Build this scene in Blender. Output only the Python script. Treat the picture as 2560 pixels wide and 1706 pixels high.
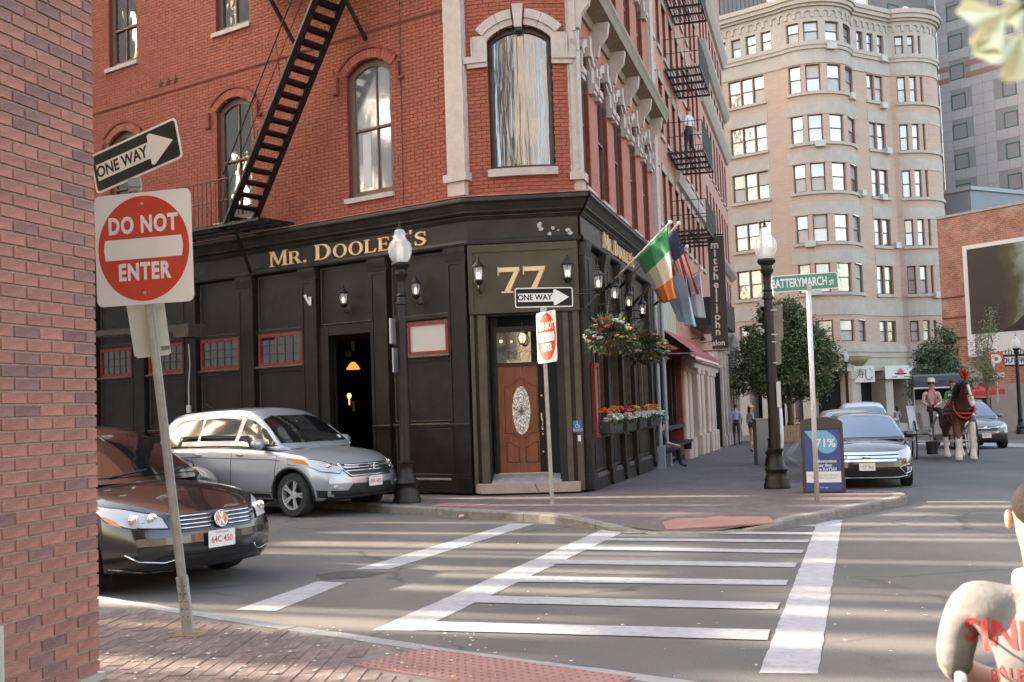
import bpy,bmesh,math,random
import numpy as np
from mathutils import Vector,Matrix,Quaternion
from mathutils.geometry import tessellate_polygon
from mathutils.bvhtree import BVHTree
for _o in list(bpy.data.objects):bpy.data.objects.remove(_o)
SC=bpy.context.scene
COL=SC.collection
RND=random.Random(77)
# ------------------------------------------------------------------ camera, sky, sun, exposure
PX_F=2750.0 # focal length in pixels of the 2560 x 1706 photograph
EYE=Vector((0,0,1.70))
_rho,_pit=0.034,math.atan(163/2750.0)
_f=Vector((0,math.cos(_pit),math.sin(_pit)))
_u0=Vector((0,-math.sin(_pit),math.cos(_pit)))
_r0=Vector((1,0,0))
CR=math.cos(_rho)*_r0-math.sin(_rho)*_u0
CU=math.sin(_rho)*_r0+math.cos(_rho)*_u0
cd=bpy.data.cameras.new('camera')
cd.sensor_width=36.0
cd.lens=36.0*PX_F/2560.0
cd.clip_start,cd.clip_end=0.05,1500
cam=bpy.data.objects.new('camera',cd)
COL.objects.link(cam)
cam.matrix_world=Matrix(((CR.x,CU.x,-_f.x,EYE.x),(CR.y,CU.y,-_f.y,EYE.y),(CR.z,CU.z,-_f.z,EYE.z),(0,0,0,1)))
cd.dof.use_dof=True
cd.dof.focus_distance=17.0
cd.dof.aperture_fstop=6.0
SC.camera=cam
SUN_AZ=math.radians(-70) # from +Y towards +X : the low sun stands up the side street, left of the view
SUN_EL=math.radians(22)
W=bpy.data.worlds.new('World');SC.world=W;W.use_nodes=True
nt=W.node_tree;nt.nodes.clear()
wo=nt.nodes.new('ShaderNodeOutputWorld');bg=nt.nodes.new('ShaderNodeBackground');sk=nt.nodes.new('ShaderNodeTexSky')
sk.sky_type='NISHITA';sk.sun_disc=False
sk.sun_elevation=SUN_EL;sk.sun_rotation=SUN_AZ
sk.air_density=1.0;sk.dust_density=4.0;sk.ozone_density=0.6
bg.inputs['Strength'].default_value=0.15
nt.links.new(sk.outputs[0],bg.inputs[0]);nt.links.new(bg.outputs[0],wo.inputs[0])
sl=bpy.data.lights.new('sun','SUN');sl.energy=3.0;sl.angle=math.radians(0.5);sl.color=(1.0,0.93,0.84)
so=bpy.data.objects.new('sun',sl);COL.objects.link(so)
SUN_DIR=Vector((math.sin(SUN_AZ)*math.cos(SUN_EL),math.cos(SUN_AZ)*math.cos(SUN_EL),math.sin(SUN_EL)))
so.rotation_euler=SUN_DIR.to_track_quat('Z','Y').to_euler();so.location=(-30,10,40)
SC.render.engine='CYCLES'
SC.view_settings.view_transform='Standard';SC.view_settings.look='None'
SC.view_settings.exposure=2.9;SC.view_settings.gamma=1.0
SC.view_settings.use_curve_mapping=False
try:
 SC.view_settings.use_white_balance=True
 SC.view_settings.white_balance_temperature=7900
 SC.view_settings.white_balance_tint=10
except Exception:pass
SC.cycles.max_bounces=6;SC.cycles.diffuse_bounces=3;SC.cycles.glossy_bounces=3
SC.cycles.transmission_bounces=4;SC.cycles.transparent_max_bounces=8
SC.cycles.use_denoising=True
SC.cycles.caustics_reflective=False;SC.cycles.caustics_refractive=False
SC.cycles.sample_clamp_indirect=4.0
# ------------------------------------------------------------------ where things stand
def ray(x,y):return(x-1280)/PX_F*CR+(853-y)/PX_F*CU+_f
def gz(y):return 0.0 if y<18 else-0.016*(y-18) # the street falls gently away beyond the corner
KERB=0.13
def G(x,y,dz=0.0):
 z=dz
 for _ in range(12):
  d=ray(x,y);t=(z-EYE.z)/d.z;p=EYE+d*t
  z=gz(p.y)+dz
 p.z=z
 return p
def AT(x,y,Y): # the point at distance Y along the sight line
 d=ray(x,y);return EYE+d*(Y/d.y)
def vdir(x,y):
 d=ray(x,y);d.z=0;return d.normalized()
class Fr:
 """a facade: s runs along it, n outward, t is height"""
 def __init__(s,o,d,out):
  s.o=Vector((o[0],o[1],0));s.d=Vector((d[0],d[1],0)).normalized()
  n=Vector((-s.d.y,s.d.x,0));s.n=n if n.dot(Vector((out[0],out[1],0)))>0 else-n
  s.z=Vector((0,0,1));s.bow=None
 def p(s,a,n=0.0,t=0.0):
  if s.bow:n=n+s.bow(a)
  return s.o+s.d*a+s.n*n+s.z*t
 def st(s,x,y,off=0.0):
  D=ray(x,y);k=((s.o+s.n*off-EYE).dot(s.n))/D.dot(s.n);q=EYE+D*k
  return(q-s.o).dot(s.d),q.z
 def mat(s,a,n,t,flip=False):
  """matrix whose local x runs along the wall as a viewer in front reads, y up, z outward"""
  x=s.d.copy()
  if x.cross(s.z).dot(s.n)<0:x=-x
  o=s.p(a,n,t)
  return Matrix(((x.x,0,s.n.x,o.x),(x.y,0,s.n.y,o.y),(x.z,1,s.n.z,o.z),(0,0,0,1)))
DL=vdir(-2640,1150);DR=vdir(2045,990)
PA=G(1192,1238,KERB);PB=G(1470,1230,KERB)
FL=Fr(PA,DL,(-.57,-.82));FR=Fr(PB,DR,(.96,-.27));FC=Fr(PA,PB-PA,(0,-1))
# ------------------------------------------------------------------ meshes and objects
class MB:
 def __init__(s):s.v=[];s.f=[];s.m=[]
 def add(s,vs,fs,m=0):
  k=len(s.v);s.v+=[Vector(v)for v in vs]
  for f in fs:s.f.append([i+k for i in f]);s.m.append(m)
  return s
 def hexa(s,c,m=0):
  return s.add(c,[(0,1,3,2),(4,6,7,5),(0,4,5,1),(2,3,7,6),(0,2,6,4),(1,5,7,3)],m)
 def box(s,fr,s0,s1,n0,n1,t0,t1,m=0):
  return s.hexa([fr.p(a,n,t)for a in(s0,s1)for n in(n0,n1)for t in(t0,t1)],m)
 def cube(s,x0,x1,y0,y1,z0,z1,m=0,M=None):
  c=[Vector((a,b,c_))for a in(x0,x1)for b in(y0,y1)for c_ in(z0,z1)]
  if M:c=[M@q for q in c]
  return s.hexa(c,m)
 def prism(s,fr,pts,n0,n1,m=0):
  k=len(pts);vs=[fr.p(a,n0,t)for a,t in pts]+[fr.p(a,n1,t)for a,t in pts]
  return s.add(vs,[list(range(k)),list(range(2*k-1,k-1,-1))]+[(i,(i+1)%k,k+(i+1)%k,k+i)for i in range(k)],m)
 def prof(s,fr,s0,s1,pts,m=0,miter0=0.0,miter1=0.0):
  """a moulding: closed profile in (n,t) run from s0 to s1; mitres shift the ends with n"""
  k=len(pts);vs=[fr.p(s0+miter0*n,n,t)for n,t in pts]+[fr.p(s1+miter1*n,n,t)for n,t in pts]
  return s.add(vs,[list(range(k)),list(range(2*k-1,k-1,-1))]+[(i,(i+1)%k,k+(i+1)%k,k+i)for i in range(k)],m)
 def poly3(s,pts,h,m=0,M=None):
  """flat polygon (xyz list) extruded by vector h"""
  k=len(pts);P=[Vector(p)for p in pts];h=Vector(h)
  vs=P+[p+h for p in P]
  if M:vs=[M@q for q in vs]
  return s.add(vs,[list(range(k-1,-1,-1)),list(range(k,2*k))]+[(i,(i+1)%k,k+(i+1)%k,k+i)for i in range(k)],m)
 def tube(s,pts,r,seg=8,m=0,M=None,cap=True):
  P=[Vector(p)for p in pts];n=len(P)
  rs=r if isinstance(r,(list,tuple))else[r]*n
  vs=[];ref=None
  for i,p in enumerate(P):
   t=(P[min(i+1,n-1)]-P[max(i-1,0)]).normalized()
   if ref is None or abs(ref.dot(t))>.98:
    ref=Vector((0,0,1))if abs(t.z)<.9 else Vector((1,0,0))
   a=t.cross(ref).normalized();b=a.cross(t)
   ref=b
   for k in range(seg):
    q=2*math.pi*k/seg
    vs.append(p+(a*math.cos(q)+b*math.sin(q))*rs[i])
  if M:vs=[M@q for q in vs]
  fs=[(i*seg+k,i*seg+(k+1)%seg,(i+1)*seg+(k+1)%seg,(i+1)*seg+k)for i in range(n-1)for k in range(seg)]
  if cap:fs+=[list(range(seg-1,-1,-1)),list(range((n-1)*seg,n*seg))]
  return s.add(vs,fs,m)
 def bar(s,a,b,w,h,m=0,up=(0,0,1)):
  a=Vector(a);b=Vector(b);t=(b-a).normalized();u=Vector(up)
  x=t.cross(u)
  if x.length<1e-4:x=t.cross(Vector((1,0,0)))
  x.normalize();y=x.cross(t)
  return s.hexa([p+x*i*w/2+y*j*h/2 for p in(a,b)for i in(-1,1)for j in(-1,1)],m)
 def lathe(s,prof,c=(0,0,0),seg=20,m=0,M=None,flute=0,cap=True):
  c=Vector(c);vs=[];n=len(prof)
  for r,z in prof:
   for k in range(seg):
    q=2*math.pi*k/seg;rr=max(r,1e-4)*(1-(flute if k%2 else 0))
    vs.append(c+Vector((rr*math.cos(q),rr*math.sin(q),z)))
  if M:vs=[M@q for q in vs]
  fs=[(i*seg+k,i*seg+(k+1)%seg,(i+1)*seg+(k+1)%seg,(i+1)*seg+k)for i in range(n-1)for k in range(seg)]
  if cap:fs+=[list(range(seg-1,-1,-1)),list(range((n-1)*seg,n*seg))]
  return s.add(vs,fs,m)
 def ell(s,c,r,seg=12,m=0,M=None,rings=8):
  c=Vector(c);pr=[]
  for i in range(rings+1):
   q=math.pi*i/rings;pr.append((math.sin(q),-math.cos(q)))
  vs=[]
  for rr,z in pr:
   for k in range(seg):
    a=2*math.pi*k/seg
    v=Vector((max(rr,1e-4)*math.cos(a)*r[0],max(rr,1e-4)*math.sin(a)*r[1],z*r[2]))
    if M:v=M@v
    vs.append(c+v)
  n=len(pr)
  fs=[(i*seg+k,i*seg+(k+1)%seg,(i+1)*seg+(k+1)%seg,(i+1)*seg+k)for i in range(n-1)for k in range(seg)]
  return s.add(vs,fs,m)
 def holed(s,fr,outer,holes,n,m=0,depth=0.0,mj=None):
  """wall sheet with openings and their reveals"""
  loops=[outer]+holes
  tri=tessellate_polygon([[Vector((a,t,0))for a,t in lp]for lp in loops])
  flat=[q for lp in loops for q in lp]
  s.add([fr.p(a,n,t)for a,t in flat],[tuple(t)for t in tri],m)
  if depth:
   for lp in holes:
    k=len(lp)
    s.add([fr.p(a,n,t)for a,t in lp]+[fr.p(a,n-depth,t)for a,t in lp],[(i,(i+1)%k,k+(i+1)%k,k+i)for i in range(k)],m if mj is None else mj)
  return s
 def mesh(s,name,mats,smooth=None,inv=None):
  me=bpy.data.meshes.new(name)
  vs=s.v if inv is None else[inv@v for v in s.v]
  me.from_pydata([tuple(v)for v in vs],[],s.f)
  for mt in mats:me.materials.append(mt)
  if len(mats)>1:
   me.polygons.foreach_set('material_index',s.m)
  bm=bmesh.new();bm.from_mesh(me);bmesh.ops.recalc_face_normals(bm,faces=bm.faces);bm.to_mesh(me);bm.free()
  if smooth:
   me.polygons.foreach_set('use_smooth',[True]*len(me.polygons))
   if smooth is not True:me.set_sharp_from_angle(angle=math.radians(smooth))
  me.update()
  return me
 def build(s,name,mats,parent=None,smooth=None,local=False):
  if not isinstance(mats,(list,tuple)):mats=[mats]
  inv=None
  if parent is not None and not local:inv=mw(parent).inverted()
  o=bpy.data.objects.new(name,s.mesh(name,mats,smooth,inv));COL.objects.link(o)
  if parent is not None:o.parent=parent
  return o
def mw(o):
 M=o.matrix_basis.copy()
 return mw(o.parent)@M if o.parent else M
def tag(o,label=None,cat=None,group=None,kind=None):
 if label:o['label']=label
 if cat:o['category']=cat
 if group:o['group']=group
 if kind:o['kind']=kind
 return o
def thing(name,label,cat,loc=(0,0,0),rz=0.0,group=None):
 o=bpy.data.objects.new(name,None);COL.objects.link(o);o.empty_display_size=.2
 o.location=loc;o.rotation_euler=(0,0,rz)
 return tag(o,label,cat,group)
def solo(mb,name,mats,label,cat,base,group=None,smooth=None):
 """a one-mesh thing, its origin at base"""
 if not isinstance(mats,(list,tuple)):mats=[mats]
 T=Matrix.Translation(Vector(base))
 o=bpy.data.objects.new(name,mb.mesh(name,mats,smooth,T.inverted()));COL.objects.link(o);o.location=base
 return tag(o,label,cat,group)
def struct(mb,name,mats,smooth=None):
 o=mb.build(name,mats,None,smooth);o['kind']='structure';return o
def inst(me,name,parent,M):
 """another object sharing mesh me, placed by world matrix M under parent"""
 o=bpy.data.objects.new(name,me);COL.objects.link(o);o.parent=parent
 o.matrix_basis=mw(parent).inverted()@M
 return o
def copy_tree(o,parent=None,label=None,loc=None,rz=None):
 c=o.copy();COL.objects.link(c);c.parent=parent
 if label:c['label']=label
 if loc is not None:c.location=loc
 if rz is not None:c.rotation_euler=(0,0,rz)
 for ch in list(o.children):copy_tree(ch,c)
 return c
 # ------------------------------------------------------------------ materials
MC={}
def mat(name,col,rough=.7,metal=0.0,var=0.0,vscale=3.0,bump=0.0,bscale=40.0,dirt=None,dscale=1.5,damt=.5,spec=None,emit=None,estr=1.0,alpha=None,trans=None,rvar=0.0,objvar=0.0,stretch=None,coat=0.0,ior=None):
 if name in MC:return MC[name]
 m=bpy.data.materials.new(name);m.use_nodes=True;t=m.node_tree;N=t.nodes;Lk=t.links.new
 b=N['Principled BSDF'];b.inputs['Roughness'].default_value=rough;b.inputs['Metallic'].default_value=metal
 if spec is not None:b.inputs['Specular IOR Level'].default_value=spec
 if ior:b.inputs['IOR'].default_value=ior
 if coat:b.inputs['Coat Weight'].default_value=coat;b.inputs['Coat Roughness'].default_value=.04
 c4=(*col,1)
 cur=None
 co=N.new('ShaderNodeTexCoord')
 src=co.outputs['Object']
 if stretch:
  mp=N.new('ShaderNodeMapping');mp.inputs['Scale'].default_value=stretch;Lk(src,mp.inputs[0]);src=mp.outputs[0]
 def noise(sc,det=5,ro=.6):
  n=N.new('ShaderNodeTexNoise');n.inputs['Scale'].default_value=sc;n.inputs['Detail'].default_value=det
  n.inputs['Roughness'].default_value=ro;Lk(src,n.inputs['Vector']);return n
 def mix(f,a,bb,mode='MIX'):
  x=N.new('ShaderNodeMix');x.data_type='RGBA';x.blend_type=mode
  for k,v in((0,f),(6,a),(7,bb)):
   if isinstance(v,bpy.types.NodeSocket):Lk(v,x.inputs[k])
   else:x.inputs[k].default_value=v
  return x.outputs[2]
 def ramp(s_,a,b_,lo=(0,0,0,1),hi=(1,1,1,1)):
  r=N.new('ShaderNodeValToRGB');r.color_ramp.elements[0].position=a;r.color_ramp.elements[1].position=b_
  r.color_ramp.elements[0].color=lo;r.color_ramp.elements[1].color=hi;Lk(s_,r.inputs[0]);return r.outputs[0]
 cur=c4
 if var:
  n=noise(vscale)
  lo=tuple(max(0,c*(1-var))for c in col)+(1,);hi=tuple(min(1,c*(1+var))for c in col)+(1,)
  cur=ramp(n.outputs['Fac'],.3,.7,lo,hi)
 if dirt:
  n=noise(dscale,8,.65);cur=mix(ramp(n.outputs['Fac'],.45,.45+.3/max(damt,.05),(0,0,0,1),(damt,damt,damt,1)),cur,(*dirt,1))
 if objvar:
  oi=N.new('ShaderNodeObjectInfo')
  r=ramp(oi.outputs['Random'],0,1,(1-objvar,1-objvar*1.1,1-objvar*1.2,1),(1+objvar,1+objvar*.8,1+objvar*.6,1))
  cur=mix(1.0,cur,r,'MULTIPLY')
 if isinstance(cur,bpy.types.NodeSocket):Lk(cur,b.inputs['Base Color'])
 else:b.inputs['Base Color'].default_value=cur
 if rvar:
  n=noise(vscale*1.7);r=N.new('ShaderNodeMapRange');r.inputs[3].default_value=max(0,rough-rvar);r.inputs[4].default_value=min(1,rough+rvar)
  Lk(n.outputs['Fac'],r.inputs[0]);Lk(r.outputs[0],b.inputs['Roughness'])
 if bump:
  n=noise(bscale,4,.6);bp=N.new('ShaderNodeBump');bp.inputs['Strength'].default_value=bump;bp.inputs['Distance'].default_value=.02
  Lk(n.outputs['Fac'],bp.inputs['Height']);Lk(bp.outputs[0],b.inputs['Normal'])
 if emit:b.inputs['Emission Color'].default_value=(*emit,1);b.inputs['Emission Strength'].default_value=estr
 if alpha is not None:b.inputs['Alpha'].default_value=alpha
 if trans is not None:b.inputs['Transmission Weight'].default_value=trans
 MC[name]=m
 return m
def brickmat(name,c1,c2,mortar,bw=.21,bh=.067,mt=.010,axes='s',var=.25,rough=.85,d=None,bump=.35,blot=None):
 """brick laid by the wall's own direction d (unit vector along it); offset coordinates in metres"""
 if name in MC:return MC[name]
 m=bpy.data.materials.new(name);m.use_nodes=True;t=m.node_tree;N=t.nodes;Lk=t.links.new
 b=N['Principled BSDF'];b.inputs['Roughness'].default_value=rough
 co=N.new('ShaderNodeNewGeometry');dv=N.new('ShaderNodeVectorMath');dv.operation='DOT_PRODUCT';dv.inputs[1].default_value=tuple(d or(1,0,0))
 Lk(co.outputs['Position'],dv.inputs[0]);sx=N.new('ShaderNodeSeparateXYZ');Lk(co.outputs['Position'],sx.inputs[0])
 cb=N.new('ShaderNodeCombineXYZ');Lk(dv.outputs['Value'],cb.inputs[0]);Lk(sx.outputs[2],cb.inputs[1])
 br=N.new('ShaderNodeTexBrick');Lk(cb.outputs[0],br.inputs['Vector'])
 br.inputs['Color1'].default_value=(*c1,1);br.inputs['Color2'].default_value=(*c2,1);br.inputs['Mortar'].default_value=(*mortar,1)
 br.inputs['Scale'].default_value=1;br.inputs['Mortar Size'].default_value=mt/2;br.inputs['Brick Width'].default_value=bw+mt
 br.inputs['Row Height'].default_value=bh+mt;br.inputs['Mortar Smooth'].default_value=.2
 n=N.new('ShaderNodeTexNoise');n.inputs['Scale'].default_value=1.3;n.inputs['Detail'].default_value=9;n.inputs['Roughness'].default_value=.7
 Lk(co.outputs['Position'],n.inputs['Vector'])
 r=N.new('ShaderNodeValToRGB');r.color_ramp.elements[0].position=.3;r.color_ramp.elements[1].position=.72
 r.color_ramp.elements[0].color=(1-var,1-var,1-var,1);r.color_ramp.elements[1].color=(1+var,1+var,1+var,1);Lk(n.outputs['Fac'],r.inputs[0])
 x=N.new('ShaderNodeMix');x.data_type='RGBA';x.blend_type='MULTIPLY';x.inputs[0].default_value=1
 Lk(br.outputs['Color'],x.inputs[6]);Lk(r.outputs[0],x.inputs[7]);out=x.outputs[2]
 if blot:
  n2=N.new('ShaderNodeTexNoise');n2.inputs['Scale'].default_value=.55;n2.inputs['Detail'].default_value=10;n2.inputs['Roughness'].default_value=.75
  mp=N.new('ShaderNodeMapping');mp.inputs['Scale'].default_value=(1,1,2.2);Lk(co.outputs['Position'],mp.inputs[0]);Lk(mp.outputs[0],n2.inputs['Vector'])
  r2=N.new('ShaderNodeValToRGB');r2.color_ramp.elements[0].position=.52;r2.color_ramp.elements[1].position=.68;Lk(n2.outputs['Fac'],r2.inputs[0])
  x2=N.new('ShaderNodeMix');x2.data_type='RGBA';Lk(r2.outputs[0],x2.inputs[0]);Lk(out,x2.inputs[6]);x2.inputs[7].default_value=(*blot,1);out=x2.outputs[2]
 Lk(out,b.inputs['Base Color'])
 bp=N.new('ShaderNodeBump');bp.inputs['Strength'].default_value=bump;bp.inputs['Distance'].default_value=.01;bp.invert=True
 Lk(br.outputs['Fac'],bp.inputs['Height']);Lk(bp.outputs[0],b.inputs['Normal'])
 MC[name]=m
 return m
M_=dict(timber=mat('dark_timber_paint',(.013,.0095,.0072),.38,spec=.35,var=.3,vscale=3.0,bump=.09,bscale=14,rvar=.16,dirt=(.042,.034,.025),dscale=4.5,damt=.6),timber2=mat('worn_cornice_paint',(.016,.012,.009),.5,spec=.4,var=.3,vscale=3,bump=.15,bscale=20,dirt=(.075,.06,.04),dscale=3,damt=.6),trimline=mat('worn_edge_paint',(.10,.075,.05),.5,var=.4,vscale=8),olive=mat('olive_board_paint',(.038,.029,.016),.42,var=.2,vscale=2.5,bump=.04,bscale=12,rvar=.1,dirt=(.05,.05,.028),dscale=2.6,damt=.4),redtrim=mat('red_window_paint',(.20,.016,.014),.4,var=.25,vscale=8,dirt=(.3,.2,.17),dscale=14,damt=.35),gold=mat('cream_gold_letter',(.70,.50,.27),.45,var=.08,vscale=12),goldred=mat('letter_shade_red',(.26,.05,.02),.5),stone=mat('pale_granite_trim',(.43,.37,.335),.75,var=.12,vscale=7,bump=.12,bscale=60,dirt=(.22,.16,.12),dscale=2.6,damt=.45),stone2=mat('weathered_stone',(.36,.33,.30),.8,var=.2,vscale=4,bump=.2,bscale=30,dirt=(.15,.12,.09),dscale=2,damt=.5),brownwin=mat('brown_window_paint',(.13,.070,.048),.5,var=.15,vscale=6),darkwin=mat('dark_brown_window',(.028,.014,.010),.4,var=.2,vscale=5),greywin=mat('grey_window_paint',(.26,.24,.20),.55,var=.2,vscale=5),iron=mat('black_iron_paint',(.010,.009,.008),.45,var=.3,vscale=9,bump=.1,bscale=40,dirt=(.05,.025,.015),dscale=8,damt=.3),lampiron=mat('lamp_post_iron',(.012,.0095,.0075),.45,spec=.35,var=.3,vscale=6,bump=.15,bscale=30),galv=mat('galvanised_steel',(.36,.35,.32),.5,metal=.35,var=.15,vscale=14,bump=.1,bscale=50,dirt=(.22,.16,.11),dscale=5,damt=.35),white=mat('white_sheeting',(.68,.66,.63),.45,var=.04,vscale=5,dirt=(.35,.32,.28),dscale=2.5,damt=.25),signblack=mat('sign_black',(.010,.009,.008),.5,spec=.2,var=.2,vscale=4),signred=mat('sign_red',(.52,.045,.022),.42,var=.10,vscale=3,dirt=(.42,.12,.07),dscale=3,damt=.3),signgreen=mat('street_sign_green',(.02,.20,.13),.4,var=.1,vscale=5),chrome=mat('bright_chrome',(.75,.75,.76),.12,metal=1),rubber=mat('tyre_rubber',(.017,.016,.016),.8,var=.3,vscale=10,bump=.2,bscale=60),glassdark=mat('dark_glass',(.006,.007,.007),.03,spec=.9),blackplastic=mat('black_plastic',(.016,.016,.016),.5,var=.2,vscale=9),rim=mat('alloy_rim',(.62,.62,.63),.35,metal=.6),plate=mat('plate_white',(.70,.69,.66),.4),platered=mat('plate_red',(.45,.05,.04),.5),plateblue=mat('plate_blue',(.08,.12,.35),.5),amber=mat('amber_lens',(.70,.20,.05),.15,spec=.7),clearlens=mat('clear_lens',(.46,.46,.47),.10,metal=.15,spec=.9),redlens=mat('red_lens',(.35,.01,.01),.15),)
def glass(name,col=(.03,.035,.035),rough=.03,wav=0.0,wscale=2.0,spec=1.0,stretch=(1,1,1)):
 """window glass: dark room behind a mirror-like, slightly uneven pane"""
 if name in MC:return MC[name]
 m=bpy.data.materials.new(name);m.use_nodes=True;t=m.node_tree;N=t.nodes;Lk=t.links.new
 b=N['Principled BSDF'];b.inputs['Base Color'].default_value=(*col,1);b.inputs['Roughness'].default_value=rough
 b.inputs['IOR'].default_value=1.9;b.inputs['Specular IOR Level'].default_value=spec
 if wav:
  co=N.new('ShaderNodeTexCoord');mp=N.new('ShaderNodeMapping');mp.inputs['Scale'].default_value=stretch;Lk(co.outputs['Object'],mp.inputs[0])
  n=N.new('ShaderNodeTexNoise');n.inputs['Scale'].default_value=wscale;n.inputs['Detail'].default_value=3;Lk(mp.outputs[0],n.inputs['Vector'])
  bp=N.new('ShaderNodeBump');bp.inputs['Strength'].default_value=wav;bp.inputs['Distance'].default_value=.1
  Lk(n.outputs['Fac'],bp.inputs['Height']);Lk(bp.outputs[0],b.inputs['Normal'])
 MC[name]=m
 return m
 # ------------------------------------------------------------------ lettering
def text(body,size,M,matl,name='lettering',parent=None,ext=.004,align='CENTER',bold=0.0,sx=1.0,yalign='CENTER',shear=0.0,world=True,spacing=1.0):
 cu=bpy.data.curves.new(name,'FONT');cu.body=body;cu.size=size;cu.extrude=ext;cu.offset=bold
 cu.align_x=align;cu.align_y=yalign;cu.shear=shear;cu.space_character=spacing;cu.resolution_u=3
 o=bpy.data.objects.new(name,cu);COL.objects.link(o)
 dg=bpy.context.evaluated_depsgraph_get();me=bpy.data.meshes.new_from_object(o.evaluated_get(dg))
 bpy.data.objects.remove(o);bpy.data.curves.remove(cu)
 me.materials.clear();me.materials.append(matl);me.transform(Matrix.Diagonal((sx,1,1,1)))
 ob=bpy.data.objects.new(name,me);COL.objects.link(ob)
 if parent is not None:
  ob.parent=parent;ob.matrix_basis=(mw(parent).inverted()@M)if world else M
 else:ob.matrix_basis=M
 return ob
def arc(cx,cz,r,a0,a1,n):
 return[(cx+r*math.cos(math.radians(a0+(a1-a0)*i/n)),cz+r*math.sin(math.radians(a0+(a1-a0)*i/n)))for i in range(n+1)]
def archloop(s0,s1,t0,spring,top,n=10):
 """window outline with a segmental head"""
 w=(s1-s0)/2;h=top-spring;R=(w*w+h*h)/(2*h);cz=top-R;cx=(s0+s1)/2
 a=math.degrees(math.asin(min(1,w/R)))
 return[(s0,t0),(s1,t0)]+arc(cx,cz,R,90-a,90+a,n)
def ring(fr,mb,loop,w,n0,n1,m=0,closed=True,taper=None):
 """a flat frame following loop, w wide inwards"""
 k=len(loop);cx=sum(p[0]for p in loop)/k;cz=sum(p[1]for p in loop)/k
 inn=[]
 for i in range(k):
  a=Vector(loop[i-1]);b=Vector(loop[i]);c=Vector(loop[(i+1)%k])
  d1=(b-a).normalized();d2=(c-b).normalized()
  n1_=Vector((-d1.y,d1.x));n2_=Vector((-d2.y,d2.x));nn=(n1_+n2_)
  nn=nn.normalized()if nn.length>1e-6 else n1_
  s_=1/max(.4,nn.dot(n1_));inn.append(tuple(b+nn*w*s_))
 ar=sum(loop[i-1][0]*loop[i][1]-loop[i][0]*loop[i-1][1]for i in range(k))
 if ar<0:inn=[tuple(Vector(loop[i])*2-Vector(inn[i]))for i in range(k)]
 for i in range(k if closed else k-1):
  j=(i+1)%k
  q=[loop[i],loop[j],inn[j],inn[i]]
  vs=[fr.p(a,n0,t)for a,t in q]+[fr.p(a,n1,t)for a,t in q]
  mb.add(vs,[(0,1,2,3),(7,6,5,4),(0,4,5,1),(1,5,6,2),(2,6,7,3),(3,7,4,0)],m)
 return inn
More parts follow.
